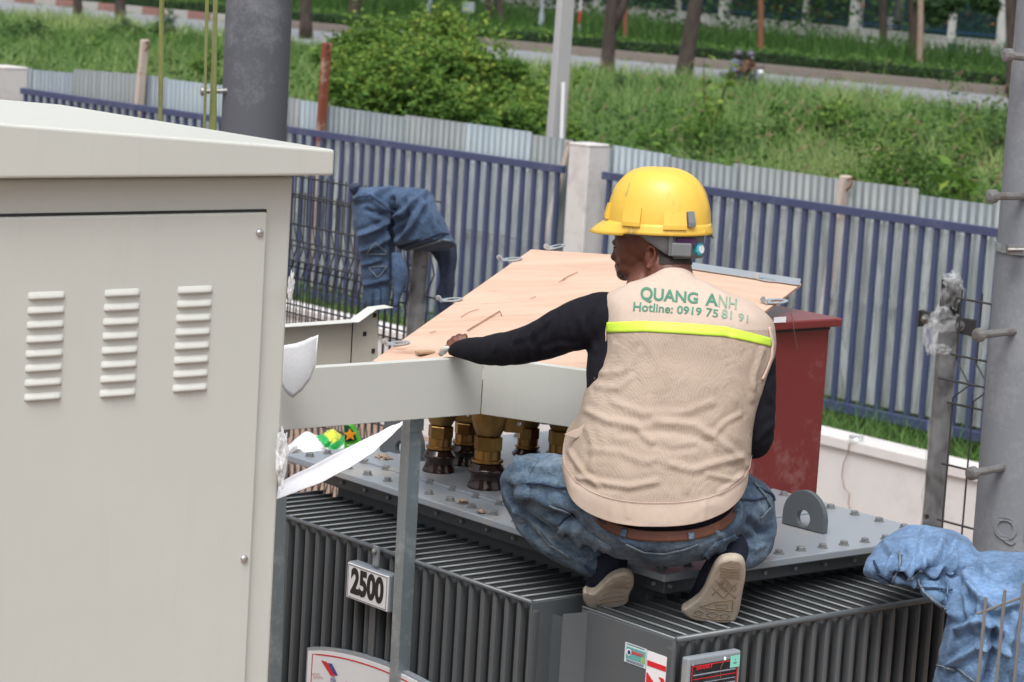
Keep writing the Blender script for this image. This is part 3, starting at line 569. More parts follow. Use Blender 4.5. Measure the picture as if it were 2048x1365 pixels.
def ytop(px): return np.interp(px, [-520, -20, 62, 300, 445, 575, 812, 1140, 1230, 1340, 1480, 1700, 1850, 2010, 2180, 2500], [76, 128, 137, 155, 172, 197, 232, 278, 292, 311, 333, 366, 385, 407, 434, 487])
for i in range(len(bnds)-1):
    a, b = ct_(bnds[i]), ct_(bnds[i+1]); a -= .04; pit = .076; n = max(12, int((b-a)/pit*8)); vs = []; fs = []
    off = .012*(i % 2); dz = rnd.uniform(-.025, .025)
    for j in range(n+1):
        t_ = a+(b-a)*j/n; w = .009*math.sin(2*math.pi*t_/pit); px = bnds[i]+(bnds[i+1]-bnds[i])*j/n; zt = PL(px, float(ytop(px)), CT[2], cn).z+dz
        for kq in range(5): vs.append(cp(t_, w+off+.02*math.sin(t_*.9+kq*.4), .3+(zt-.3)*kq/4))
    for j in range(n):
        for kq in range(4): q = j*5+kq; fs.append((q, q+5, q+6, q+1))
    o = mesh('sheet', vs, fs, M['sheet'][tin[i]], cf, smooth=True); s = o.modifiers.new('s', 'SOLIDIFY'); s.thickness = .002
MB().bar(cp(ct_(-520), -.05, 1.35), cp(ct_(2500), -.05, 1.35), .03, .03).build('back_rail', M['sheet'][0], cf)
# rusty posts of the sheet fence
for px, py0, py1, w, mt, lb, off in ((284, 80, 208, .085, 'rustpale', 'pale rusty post leaning beside the green straps', -.08), (648, 86, 260, .085, 'rust', 'rust red steel post between the big grey pole and the big bush', -.1), (1686, 352, 430, .095, 'rustpale', 'short peeling rusty post in the right part of the sheet fence', -.06), (1134, 284, 330, .035, 'rustpale', 'narrow pale post hidden beside the concrete fence pillar', -.06)):
    t_ = ct_(px, 250); b = cp(t_, off, 0); p1 = PL(px-6, py1, b, cn); p0 = PL(px+6, py0, b, cn); d = (p0-p1).normalized(); base = p1-d*(p1.z/d.z)
    th = thing('rusty_post', base, lb, 'post', 'rusty posts of the sheet fence')
    MB().bar(base, p0, w, .05).build('post', M[mt], th, bevel=.008)
    MB().tube([p0-Z*.04, p0+cdv*.06-Z*.01, p0+cdv*.06-Z*.07, p0-Z*.12], .008, 5).build('wire_hook', M['rust'], th)
# square concrete pole beyond the sheets
M['concrete'] = specked('cast_concrete', (.40, .40, .41), (.27, .27, .28), .9, 2.2, 30, .55, .75, 0, .3)
D = 24.5; b = PD(1098, 420, D); b.z = .3; tp = PD(1131, 0, D); up = (tp-b); up.normalize(); tp = tp+up*4; cpole = thing('concrete_pole', b, 'square pale concrete pole standing behind the sheet fence', 'pole')
m = MB(); wq0, wq1 = .098, .055; vs = []
for p, w in ((b-Z*.3, wq0), (tp, wq1)): vs += [p+R*(i*w*1.0)+L*(j*w*.5) for i, j in ((-1, -1), (1, -1), (1, 1), (-1, 1))]
m.add(vs, [(0, 1, 2, 3), (4, 5, 6, 7), (0, 1, 5, 4), (1, 2, 6, 5), (2, 3, 7, 6), (3, 0, 4, 7)]).build('shaft', M['concrete'], cpole, bevel=.01)
q = PD(1127, 165, D-.12); q2 = PD(1118, 420, D-.12); MB().tube([q, q2], .018, 8).build('conduit', M['white_plastic'], cpole)
# round grey poles --------------------------------------------------------
M['polegrey'] = specked('spun_concrete', (.085, .092, .110), (.19, .20, .22), .8, 4.5, 75, .5, .66, 0, .35)
M['polegrey2'] = specked('spun_concrete_pale', (.20, .215, .24), (.30, .31, .325), .85, 3, 60, .5, .66, 0, .3)
M['bolt'] = specked('weathered_bolt', (.25, .25, .25), (.16, .12, .09), .5, 20, 60, .5, .65, .6, .2)
def step_bolt(par, head, root, r=.011):
    d = (root-head).normalized()
    o = MB().tube([head+d*.012, root+d*.03], r, 10).lathe(head, d, [(r*.9, -.004), (r*1.7, .0), (r*1.75, .02), (r*1.1, .026)], 12).build('step_bolt', M['bolt'], par, smooth=False)
    return o
def round_pole(name, xl0, xr0, y0, xl1, xr1, y1, D, lab, mat, bolts, grp='round grey utility poles'):
    a0, b0 = PD(xl0, y0, D), PD(xr0, y0, D); a1, b1 = PD(xl1, y1, D), PD(xr1, y1, D)
    c0, c1 = (a0+b0)/2, (a1+b1)/2; r0, r1 = (b0-a0).length/2, (b1-a1).length/2; ax = (c0-c1); k = ax/ax.z; rk = (r0-r1)/ax.z
    base = c1-k*c1.z; top = c1+k*(8.5-c1.z); th = thing(name, base, lab, 'pole', grp); n = 40
    pts = [base+k*(8.5/16*i) for i in range(17)]; rs = [max(.05, r1+rk*(p.z-c1.z)) for p in pts]
    MB().tube(pts, rs, 48).build('shaft', mat, th, smooth=True)
    for (hx, hy, rx, ry, dd) in bolts:
        cc = c1+k*(PD(rx, ry, D).z-c1.z); rr = r1+rk*(cc.z-c1.z)
        root = PD(rx, ry, D); lateral = max(-.97, min(.97, (PD(rx, ry, D)-cc).x/rr)); root = Vector((cc.x+lateral*rr, cc.y-rr*math.sqrt(1-lateral**2), root.z)); root = PD(rx, ry, root.y)
        step_bolt(th, PD(hx, hy, root.y+dd), root, .0125)
    return th, base, k
lp, _, _ = round_pole('utility_pole', 452, 585, 0, 442, 573, 270, 12.5, 'thick dark grey round concrete pole behind the beige cabinet', M['polegrey'], [(402, 183, 455, 182, -.02)])
rp, rbase, rk_ = round_pole('utility_pole', 2035, 2201, 0, 1945, 2131, 1100, 8.4, 'grey round concrete pole with step bolts cut by the right edge', M['polegrey2'], [(2010, 110, 2075, 118, -.05), (1980, 393, 2045, 393, -.08), (1953, 671, 2020, 664, -.08), (1940, 948, 1998, 937, -.08)])
def clampring(par, x, y, D, r):
    c = PD(x, y, D); m = MB(); ring = []
    for i in range(33): a = math.pi*2*i/32; ring.append((math.cos(a), math.sin(a)))
    vs = []; 
    for (ca, sa) in ring:
        for dz, rr in ((-.013, r), (.013, r), (.013, r+.004), (-.013, r+.004)): vs.append(c+Vector((ca*rr, sa*rr, dz)))
    fs = [(i*4+j, i*4+(j+1) % 4, (i+1)*4+(j+1) % 4, (i+1)*4+j) for i in range(32) for j in range(4)]
    MB().add(vs, fs).build('band', M['steel'], par); MB().box(PD(2028, y+2, c.y-r-.01), Vector((1, 0, 0)), Vector((0, 1, 0)), Z, .022, .018, .014).tube([PD(2015, y+2, c.y-r-.03), PD(2048, y+2, c.y-r-.03)], .006, 8).build('band_bolt', M['bolt'], par)
cc = PD((2001+2175)/2, 498, 8.4); clampring(rp, (1994+2168)/2, 498, 8.4, (PD(2168, 498, 8.4)-PD(1994, 498, 8.4)).length/2+.002)
# embossed characters on the right pole: a recessed panel with Q1 and 12
def text_mesh(s, size, bold=0, ext=.0, align='CENTER', sx=1):
    cu = bpy.data.curves.new('t', 'FONT'); cu.body = s; cu.size = size; cu.align_x = align; cu.align_y = 'CENTER'; cu.offset = bold; cu.extrude = ext; cu.resolution_u = 4
    o = bpy.data.objects.new('t', cu); COL.objects.link(o); dg = bpy.context.evaluated_depsgraph_get(); dg.update()
    me = bpy.data.meshes.new_from_object(o.evaluated_get(dg)); bpy.data.objects.remove(o); bpy.data.curves.remove(cu)
    if sx != 1:
        for v in me.vertices: v.co.x *= sx
    return me
def text_at(s, size, P, X, Y, mat, name='lettering', parent=None, bold=0, ext=.0004, align='CENTER', sx=1):
    me = text_mesh(s, size, bold, ext, align, sx); N = X.cross(Y).normalized(); off = wloc(parent) if parent else Vector(P)
    for v in me.vertices: c = v.co.copy(); v.co = Vector(P)+X*c.x+Y*c.y+N*c.z-off
    me.update(); return link(name, me, mat, parent, loc=None if parent else off)
rr_ = (PD(2131, 1100, 8.4)-PD(1945, 1100, 8.4)).length/2
def pole_text(s, size, px, py):
    c = rbase+rk_*PD(px, py, 8.4).z; me = text_mesh(s, size, .001, .004); lat = PD(px, py, 8.4-.15).x-c.x; a0 = math.asin(max(-1, min(1, lat/rr_)))
    zc = PD(px, py, 8.4-rr_*math.cos(a0)).z; off = wloc(rp)
    for v in me.vertices:
        a = a0+v.co.x/rr_; q = rr_*1.0+v.co.z; cz = c+rk_*(zc+v.co.y-c.z); v.co = Vector((cz.x+q*math.sin(a), cz.y-q*math.cos(a), zc+v.co.y))-off
    me.update(); return link('embossed_mark', me, M['polegrey2'], rp)
pole_text('Q1', .10, 2028, 1062); pole_text('12', .075, 2022, 1118)
# welded mesh fence with V folds ------------------------------------------
M['wire'] = painted('dark_wire_coating', (.035, .036, .040), .5, .02, 10)
M['wirepale'] = painted('grey_wire', (.17, .165, .16), .5, .03, 10)
MTZ = 2.66
MA, MBB = PZ(598, 362, MTZ), PZ(1900, 600, MTZ); md = (MBB-MA); md.z = 0; md.normalize(); mn = Vector((-md.y, md.x, 0)); mn = mn if mn.y > 0 else -mn
def mt_(px, y=450): return (PL(px, y, MA, mn)-MA).dot(md)
def mp(t, off, z): q = MA+md*t+mn*off; return Vector((q.x, q.y, z))
def wire_panel(t0, t1, zt, zb, folds, horiz, lab, step=.05, off=0, r=.0036, name='mesh_fence', mat='wire', stub=.03, frame=mp):
    th = thing(name, frame((t0+t1)/2, off, zb), lab, 'mesh fence', 'welded wire mesh fence panels'); prof = [(zt+stub, 0)]
    for zc, hh in folds: prof += [(zc+hh, 0), (zc, -.06), (zc-hh, 0)]
    prof.append((zb, 0)); n = int((t1-t0)/step)
    v = MB()
    pr = None
    wires = []
    for i in range(n+1):
        t_ = t0+step*i
        if pr is None:
            pr = MB().tube([md*(-2.0*o)+mn*o*0+mn*o+Z*z for z, o in prof], r, 5).build('upright_wire', M[mat], None, local=True); pr.parent = th; o = pr
        elif i < 100: o = pr.copy(); COL.objects.link(o)
        else: break
        o.location = frame(t_, off, 0)-th.location
    for z in horiz:
        oo = 0
        for zc, hh in folds:
            if abs(z-zc) < hh: oo = -.06*(1-abs(z-zc)/hh)
        MB().tube([frame(t0-.02, off+oo-.006, z), frame(t1+.02, off+oo-.006, z)], r*1.15, 5).build('cross_wire', M[mat], th)
    return th
zz = lambda px, py: PL(px, py, MA, mn).z
z1 = zz(640, 400)
tL0, tL1, tP = mt_(440), mt_(826), mt_(830)
def zat(py, px=590): return PL(px, py, MA, mn).z
wire_panel(tL0, tL1, zat(395), .55, [(zat(518), (zat(480)-zat(518))), (zat(640+300), .12)], [zat(388), zat(448), zat(481), zat(516), zat(556), zat(610), zat(700), zat(800), zat(900)], 'front layer of dark wire mesh fence left of the hanging denim jacket')
wire_panel(tL0, tL1+.02, zat(366), .5, [(zat(496), zat(455)-zat(496)), (zat(880), .12)], [zat(360), zat(402), zat(497), zat(545), zat(640), zat(760), zat(850)], 'rear layer of dark wire mesh fence behind the beige panel', off=.12)
t1a, t1b = mt_(842, 560), mt_(866, 560)
M['wrapped'] = specked('wrapped_steel_post', (.02, .02, .02), (.06, .06, .06), .3, 8, 30, .5, .7, .3, .3)
M['wrap'] = film('cling_film', (.8, .82, .85), .15, .12, 9, (1.2, 1.2, .8))
def wrapped_post(px, py, D, r, lab, bunch=True, zb=0.0):
    top = PD(px, py, D); base = PD(px-.082*(560 if bunch else 420)*1.0, py+(560 if bunch else 420), D); d = (top-base)/(top.z-base.z); b = top-d*(top.z-zb)
    th = thing('fence_post', b, lab, 'post', 'plastic wrapped mesh fence posts'); MB().tube([b, top], r, 20).build('tube', M['wrapped'], th)
    m = MB(); n = 60; vs = []
    rr = []; pts = []
    for i in range(n): u = i/(n-1); pts.append(b+(top-b)*(.25+.70*u)); rr.append(r*1.05+.006*abs(mnoise.noise(Vector((u*22, 0, 3))))+.004*math.sin(u*50)**2)
    m.tube(pts, rr, 18, caps=False)
    for v in m.v: v += Vector((mnoise.noise(v*30), mnoise.noise(v*31+Vector((5, 0, 0))), 0))*.008
    m.build('film_wrap', M['wrap'], th, smooth=True)
    if bunch:
        for (bx, by, sx, sy, nn_) in ((1906, 585, 26, 44, 1), (1888, 640, 34, 34, 2), (1862, 672, 18, 46, 3), (1902, 560, 20, 16, 4), (1880, 698, 28, 12, 5)):
            bm = bmesh.new(); bmesh.ops.create_icosphere(bm, subdivisions=4, radius=1); c = PD(bx, by, D-.03); s_ = D/F
            for v in bm.verts:
                k_ = 1+.55*mnoise.noise(v.co*2.3+Vector((nn_*9, 0, 0)))+.22*mnoise.noise(v.co*6+Vector((nn_, 3, 0))); v.co = c+Vector((v.co.x*sx*s_*k_*.75, v.co.y*.035*k_, v.co.z*sy*s_*k_*.8))
            me = bpy.data.meshes.new('loose_film'); off = wloc(th)
            for v in bm.verts: v.co -= off
            bm.to_mesh(me); bm.free(); link('loose_film', me, M['wrap'], th, smooth=True)
    return th, top, d
lpost, ltop, _ = wrapped_post(848, 430, PL(845, 500, MA, mn).y, .036, 'grey plastic wrapped post under the hanging denim jacket', False)
tpost = (PL(1890, 600, MA, mn)).y
rpost, rtop, _ = wrapped_post(1904, 560, tpost, .036, 'dark post wrapped in clear plastic with two clamps, left of the right pole')
# clamps
def clamp(px, py, w, side):
    c = PD(px, py, tpost-.05*(1 if side > 0 else -.2)); e = md if side > 0 else md
    a = MB().box(c, md, mn, Z, w, .004, .030).box(c+md*(w*.9*side), md, mn, Z, .004, .016, .030).build('clamp', M['wire'], rpost, bevel=.004)
    MB().lathe(c-mn*.004, -mn, [(.018, 0), (.018, .004), (.010, .005), (.010, .014), (.006, .02)], 14).build('clamp_bolt', M['bolt'], a)
    bpy.data.objects
for px, py, w, s in ((1853, 639, .030, -1), (1924, 652, .055, 1)): clamp(px, py, w, s)
for ch in list(rpost.children):
    for g_ in ch.children:
        if ch.parent: pass
def zr(py, px=1930): return PL(px, py, MA, mn).z
wire_panel(mt_(1922, 700)+.0, mt_(1922, 700)+.62, zr(596), .3, [(zr(760), zr(722)-zr(760)), (zr(1180), .1)], [zr(597), zr(712), zr(758), zr(810), zr(935), zr(1050), zr(1140)], 'short piece of dark wire mesh between the wrapped post and the right pole', step=.092, off=-.02)
# mesh corner in the lower right foreground
fx = [(1972, 1195), (2009, 1189), (2046, 1182)]; D0 = 5.1; m_ = PD(1972, 1195, D0); n_ = PD(2046, 1182, D0+.12); fdv = (n_-m_); fdv.z = 0; st_ = fdv.length/2; fdv.normalize(); fnv = Vector((-fdv.y, fdv.x, 0))
fg = thing('wire_mesh_fence', Vector((m_.x, m_.y, 0)), 'pale grey wire mesh corner in front of the denim at the lower right', 'mesh fence')
for i in range(9):
    p = m_+fdv*st_*i; MB().tube([Vector((p.x, p.y, m_.z+.003*i)), Vector((p.x-.01, p.y, 1.0)), Vector((p.x-.02, p.y, .3))], .0036, 6).build('upright_wire', M['wirepale'], fg)
for zq in (0, .21, .42, .7): a_ = PD(1955, 1228, D0); MB().tube([Vector((a_.x, a_.y, a_.z-zq)), Vector((a_.x, a_.y, a_.z-zq))+fdv*st_*9+Z*.02], .0030, 6).build('cross_wire', M['wirepale'], fg)
# green straps hanging from above
M['strap'] = cloth('green_webbing', [(.3, (.10, .12, .03)), (.5, (.16, .18, .055)), (.7, (.22, .23, .09))], 500, .8, 9, 90)
for i, (x0, x1, y1, w, lb) in enumerate(((317, 305, 330, .016, 'leftmost of the three green webbing straps'), (405, 390, 340, .0125, 'thin green strap, middle of the three'), (423, 408, 345, .024, 'widest green strap, rightmost of the three, beside the grey pole'))):
    D = 8.5; a, b = PD(x0+(x0-x1)*1.2, -400, D), PD(x1, y1+700, D); m = MB(); n = 40
    vs = []; fs = []
    for j in range(n+1):
        p = a.lerp(b, j/n); tw = 2.6*math.sin(j*.23+i); d = Vector((math.cos(tw*.35), math.sin(tw*.35), 0)); vs += [p-d*w/2, p+d*w/2]
    for j in range(n): fs.append((2*j, 2*j+1, 2*j+3, 2*j+2))
    o = mesh('webbing_strap', vs, fs, M['strap'], smooth=True, origin=b); s = o.modifiers.new('s', 'SOLIDIFY'); s.thickness = .003; tag(o, lb, 'strap', 'green straps hanging behind the cabinet')
# thin overhead wires near the vegetation and a rusted wire on the wall
M['thinwire'] = painted('thin_dark_wire', (.05, .045, .045), .6, .0); M['rustwire'] = painted('rusted_wire', (.22, .12, .09), .8, .05)
pts = [wallp((PL(x, y, WA+Vector(wn_)*-.03, wn_)-WA).dot(wd), -.035, PL(x, y, WA, wn_).z) for x, y in ((1700, 885), (1697, 905), (1688, 925), (1685, 950), (1690, 975), (1700, 985), (1698, 1005), (1702, 1022))]
o = MB().tube(pts, .0035, 5).build('rusted_wire', M['rustwire'], origin=pts[0]); tag(o, 'thin rusted wire dangling down the white wall', 'wire')
c_ = PL(1712, 880, WA+Z*0, wn_); ring = [c_+Vector((math.cos(a)*.045, math.sin(a)*.045, .02+.004*a)) for a in np.linspace(0, 12.5, 40)]; ring = [Vector((p.x, p.y, .76+.003*i/4)) for i, p in enumerate(ring)]
o = MB().tube(ring, .0035, 5).build('wire_coil', M['clip'], origin=ring[0]); tag(o, 'small coil of wire lying on top of the white wall', 'wire')
# ================================================================ TRANSFORMER
C0 = PZ(1329, 1150, 2.3); C0.z = 0
def U(u, v, z): q = C0+R*u+L*v; return Vector((q.x, q.y, z))
tr = thing('transformer', U(.5, .8, 0), 'large dark grey finned transformer that the worker squats on', 'transformer')
CU, CV, CT_ = 1.04, 1.63, 2.3
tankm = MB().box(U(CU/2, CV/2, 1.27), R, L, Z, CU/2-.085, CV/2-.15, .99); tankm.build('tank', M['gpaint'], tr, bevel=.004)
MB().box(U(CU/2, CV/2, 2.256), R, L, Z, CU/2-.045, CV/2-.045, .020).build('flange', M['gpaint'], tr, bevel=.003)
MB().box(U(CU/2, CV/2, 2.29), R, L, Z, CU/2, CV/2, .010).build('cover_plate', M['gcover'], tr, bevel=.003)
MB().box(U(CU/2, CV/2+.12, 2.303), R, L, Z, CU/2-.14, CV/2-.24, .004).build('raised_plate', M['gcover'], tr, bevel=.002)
MB().box(U(CU/2, CV/2, .17), R, L, Z, .4, .75, .11).build('skid_base', M['gpaint'], tr)
hexm = MB().lathe((0, 0, 0), Z, [(.011, 0), (.011, .008), (.009, .0095)], 6).lathe((0, 0, -.002), Z, [(.0145, 0), (.0145, .002)], 14); hb = hexm.build('cover_bolt', M['clip'], None, local=True)
hb.data.materials[0] = specked('dull_bolt_paint', (.18, .19, .20), (.30, .29, .26), .45, 30, 80, .5, .65, .3, .1); hb.parent = tr
first = True
def bolt(u, v, z=2.302):
    global first
    o = hb if first else hb.copy()
    if not first: COL.objects.link(o)
    first = False; o.location = U(u, v, z)-tr.location; o.rotation_euler = (0, 0, rnd.uniform(0, 1))
nb = 0
for i in range(17): bolt(.045, .06+i*(CV-.12)/16)
for i in range(11): bolt(.12+i*(CU-.2)/10.5, .045)
for i in range(16): bolt(CU-.045, .12+i*(CV-.2)/15.5)
for i in range(10): bolt(.12+i*(CU-.2)/10.5, CV-.045)
for i in range(12): bolt(.14, .30+i*(CV-.5)/11)
# small rivets under the cover rim
for i in range(14): MB().lathe(U(.043, .08+i*.11, 2.256), -R, [(.006, 0), (.005, .006)], 8).build('rim_rivet', M['gcover'], tr)
for i in range(9): MB().lathe(U(.06+i*.11, .043, 2.256), -L, [(.006, 0), (.005, .006)], 8).build('rim_rivet', M['gcover'], tr)
# corrugated fins: each a thin pressed panel
def fin_left(v): # along u from -0.21 to .085
    return MB().box(Vector((-.0, 0, 0)), R, L, Z, .148, .0045, .90)
FZ0, FZ1 = .42, 2.2
def finmesh(length, ax, ay):
    m = MB(); h = (FZ1-FZ0)/2; w = .0092
    # bulged cross section: rounded outer edge
    pts = [(-length/2, -w*.35), (-length/2, w*.35), (-length/2+.004, w*.9), (-length/2+.012, w), (-length/2+.022, w*.9), (-length/2+.034, w*.3), (length/2, w*.28), (length/2, -w*.28), (-length/2+.034, -w*.3), (-length/2+.022, -w*.9), (-length/2+.012, -w), (-length/2+.004, -w*.9)]
    vs = []
    for z, s in ((-h, .2), (-h+.03, 1), (h-.028, 1), (h-.006, .24), (h, .2)):
        for x, y in pts: vs.append(ax*x+ay*(y*s)+Z*z)
    n = len(pts); fs = [tuple(range(n))[::-1], tuple(range(4*n, 5*n))]
    for r_ in range(4):
        for k in range(n): fs.append((r_*n+k, r_*n+(k+1) % n, (r_+1)*n+(k+1) % n, (r_+1)*n+k))
    m.add(vs, fs); m.nf = len(m.f); a = ax*(-length/2+.004)+Z*(h-.001); b = ax*(length/2)+Z*(h-.001)
    return m.tube([a, b], .0030, 6)
M['edge'] = painted('worn_edge_highlight', (.19, .205, .215), .35, .05, 30)  # fin-top bead: light caught by the worn edge put into a paler colour
def findge(o, nf):
    o.data.materials.append(M['edge'])
    for p in o.data.polygons:
        if p.index >= nf: p.material_index = 1; p.use_smooth = True
fm_ = finmesh(.295, R, L); pf = fm_.build('fin', M['gfin'], None, local=True); findge(pf, fm_.nf); pf.parent = tr; q = pf
ul, ur = -.21, .085; V0, V1 = .250, 1.55; nfl = 27
for i in range(nfl+1):
    o = pf if i == 0 else pf.copy()
    if i: COL.objects.link(o)
    o.location = U((ul+ur)/2, V0+(V1-V0)*i/nfl, (FZ0+FZ1)/2)-tr.location
fm_ = finmesh(.34, L, R); pf2 = fm_.build('fin', M['gfin'], None, local=True); findge(pf2, fm_.nf); pf2.parent = tr
U0, U1 = -.127, .92; nfr = 22; VR = -.19
for i in range(nfr+1):
    o = pf2 if i == 0 else pf2.copy()
    if i: COL.objects.link(o)
    o.location = U(U0+(U1-U0)*i/nfr, (VR+.15)/2, (FZ0+FZ1)/2)-tr.location
# rails tying the fin tips
MB().tube([U(ul, V0-.004, FZ1-.003), U(ul, V1, FZ1-.003)], .0065, 8).build('tie_rod', M['gpaint'], tr, smooth=True)
MB().tube([U(U0, VR, FZ1-.003), U(U1, VR, FZ1-.003)], .0085, 8).build('tie_rod', M['gpaint'], tr, smooth=True)
# end plates of the two banks
MB().box(U((ul+ur)/2, V0-.004, (FZ0+FZ1)/2-.003), R, L, Z, .150, .003, (FZ1-FZ0)/2).build('end_plate', M['gpaint'], tr, bevel=.002)
MB().box(U(U0-.004, (VR+.12)/2+.004, (FZ0+FZ1)/2-.003), R, L, Z, .003, .155, (FZ1-FZ0)/2).build('end_plate', M['gpaint'], tr, bevel=.002)
pa = PZ(1118, 1221, 2.19); MB().prism([U(U0-.008, .12, FZ1-.006), U(U0-.008, .12, FZ0), U(U0-.058, .155, FZ0), U(U0-.058, .155, FZ1-.014)], R*.004).build('corner_plate', M['gpaint'], tr)
MB().box(U(.02, .2, 1.3), R, L, Z, .145, .003, .86).box(U(-.14, .2, 1.3), R, L, Z, .003, .05, .86).build('inner_corner_panel', M['gpaint'], tr)
# lifting lugs
def lug(cpt, ax, w, h, hr, t=.016, name='lifting_lug', mat='gpaint'):
    n = 20; out = [(-w, 0), (w, 0)]+[(w*math.cos(a), h-w+w*math.sin(a)) for a in np.linspace(0, math.pi, n)]
    inn = [(hr*math.cos(a), h-w*1.02+hr*math.sin(a)) for a in np.linspace(0, 2*math.pi, 28, endpoint=False)]
    bm = bmesh.new(); es = []
    for loop in (out, inn):
        vs = [bm.verts.new((x, 0, y)) for x, y in loop]
        for i in range(len(vs)): es.append(bm.edges.new((vs[i], vs[(i+1) % len(vs)])))
    bmesh.ops.triangle_fill(bm, edges=es, use_beauty=True); ex = bmesh.ops.extrude_face_region(bm, geom=list(bm.faces)); nn = ax.cross(Z)
    vs2 = [v for v in ex['geom'] if isinstance(v, bmesh.types.BMVert)]
    for v in vs2: v.co.y = t
    off = wloc(tr)
    for v in bm.verts: c = v.co.copy(); v.co = Vector(cpt)+ax*c.x+nn*(c.y-t/2)+Z*c.z-off
    bmesh.ops.recalc_face_normals(bm, faces=bm.faces); me = bpy.data.meshes.new(name); bm.to_mesh(me); bm.free(); return link(name, me, M[mat], tr, bevel=.002)
a = PZ(1567, 1046, 2.302); b = PZ(1651, 1068, 2.302); ax = (b-a); w = ax.length/2; ax.normalize(); lug((a+b)/2, ax, w, .104, .023)
a = PZ(767, 902, 2.302); b = PZ(842, 925, 2.302); ax = (b-a); w = ax.length/2; ax.normalize(); lug((a+b)/2, ax, w*1.1, .125, .026, mat='gpaint')
a = PZ(1010, 905, 2.302); b = PZ(1040, 912, 2.302); 
# bushings: ribbed porcelain foot, brass collars, flag clamp
M['porc'] = painted('brown_porcelain', (.022, .010, .008), .12, .0, 5, bumpy=0)
M['brass'] = specked('aged_brass', (.34, .20, .065), (.16, .09, .035), .30, 7, 40, .45, .7, .9, .1)
M['brassp'] = specked('cast_brass', (.30, .185, .06), (.16, .095, .04), .42, 5, 50, .45, .7, .8, .3)
def bushing(px, py, s=1.0, zr_=0.0, top=True):
    b = PZ(px, py, 2.303); th = thing('bushing', b, None, None); th['label'] = None; del th['label']; th.parent = tr; th.location = b-tr.location
    h = .0; off = b
    pr = [(.047, 0), (.048, .005), (.045, .012), (.040, .026), (.0405, .036), (.043, .041), (.0485, .046), (.0485, .051), (.044, .056), (.037, .066), (.034, .070)]
    MB().lathe(b, Z, [(r*s, z*s) for r, z in pr], 36).build('porcelain', M['porc'], th, smooth=True)
    MB().lathe(b, Z, [(.037*s, .069*s), (.0405*s, .071*s), (.0405*s, .077*s), (.0335*s, .079*s), (.0335*s, .101*s)], 32).build('collar', M['brass'], th)
    MB().lathe(b, Z, [(.037*s, .102*s), (.037*s, .134*s), (.035*s, .136*s)], 6).build('hex_nut', M['brass'], th)
    if top:
        x = Vector((1, 0, 0)); y = Vector((0, 1, 0)); q = b+Z*(.175*s)
        m = MB().lathe(b, Z, [(.028*s, .136*s), (.033*s, .142*s), (.040*s, .158*s), (.047*s, .18*s), (.049*s, .27*s)], 20); m.build('terminal_clamp', M['brassp'], th, smooth=True)
        f = MB().box(q+x*.062*s+Z*.03*s, x, y, Z, .026*s, .018*s, .055*s).build('clamp_flange', M['brassp'], th, bevel=.006)
        for dz in (.0, .055): MB().lathe(q+x*.074*s+Z*dz-y*.018*s, -y, [(.007, 0), (.007, .005), (.004, .008)], 10).build('clamp_bolt', M['clip'], th)
    return th
for px, py, s in ((877, 945, 1.0), (928, 931, .93), (971, 978, 1.1), (1052, 938, .9), (1118, 960, 1.05)): bushing(px, py, s)
# '2500' number plate on the left bank -----------------------------------
off = .0
def on_left(px, py, d=.03): return PL(px, py, U(ul-d, 0, 0), R)
def on_end(px, py, d=.0): return PL(px, py, U(U0-.0075-d, 0, 0), R)
def on_right(px, py, d=.03): return PL(px, py, U(0, VR-d, 0), L)
def plate(name, quad_tl, quad_br, plane, mat, parent, th=.004, pad=0, lab=None, bev=.002, back=None):
    p, q = quad_tl, quad_br; X = -L if plane in ('l', 'e') else R; N = -R if plane in ('l', 'e') else -L
    c = (p+q)/2; w = abs((q-p).dot(X))/2+pad; h = abs(q.z-p.z)/2+pad
    return MB().box(c-N*th/2, X, N, Z, w, th/2, h).build(name, mat, parent, bevel=bev), c, w, h, X, N
p, q = on_left(695, 1123), on_left(776, 1226)
w_ = (on_left(776, 1226)-on_left(695, 1193)).dot(-L)/2; tlz = on_left(695, 1123).z; blz = on_left(695, 1193).z
c = on_left(735.5, 1174); h_ = (tlz-blz)/2
bk = MB().box(c+R*.018, -L, R, Z, w_+.003, .016, h_+.003).build('plate_holder', M['gcover'], tr, bevel=.003)
MB().box(c, -L, R, Z, w_, .002, h_).build('number_plate', M['white_plastic'], bk, bevel=.001)
def border(c, X, N, w, h, t, mat, parent, name='plate_border', lift=.0028):
    m = MB(); c = c+N*lift
    for sx in (-1, 1): m.box(c+X*(sx*(w-t/2)), X, N, Z, t/2, .0003, h)
    for sz in (-1, 1): m.box(c+Z*(sz*(h-t/2)), X, N, Z, w-t, .0003, t/2)
    return m.build(name, mat, parent)
border(c, -L, -R, w_*.95, h_*.93, .0012, M['black'], bk)
text_at('2500', h_*1.95, c-R*.0026-Z*h_*.02, -L, Z, M['black'], 'plate_number', bk, bold=.0042, sx=w_*2*.88/(h_*1.95*2.22))
hk = on_left(745, 1113); MB().box(hk+R*.012, -L, R, Z, .011, .003, .026).build('hanger', M['gcover'], bk); MB().lathe(hk+Z*.012+R*.008, -R, [(.008, 0), (.008, .006), (.004, .01)], 10).build('hanger_bolt', M['bolt'], bk)
MB().box(Vector((c.x, c.y, (blz+on_left(745, 1320).z)/2))+R*.022, -L, R, Z, .013, .002, abs(blz-on_left(745, 1320).z)/2+.01).build('hanging_strap', M['gpaint'], bk)
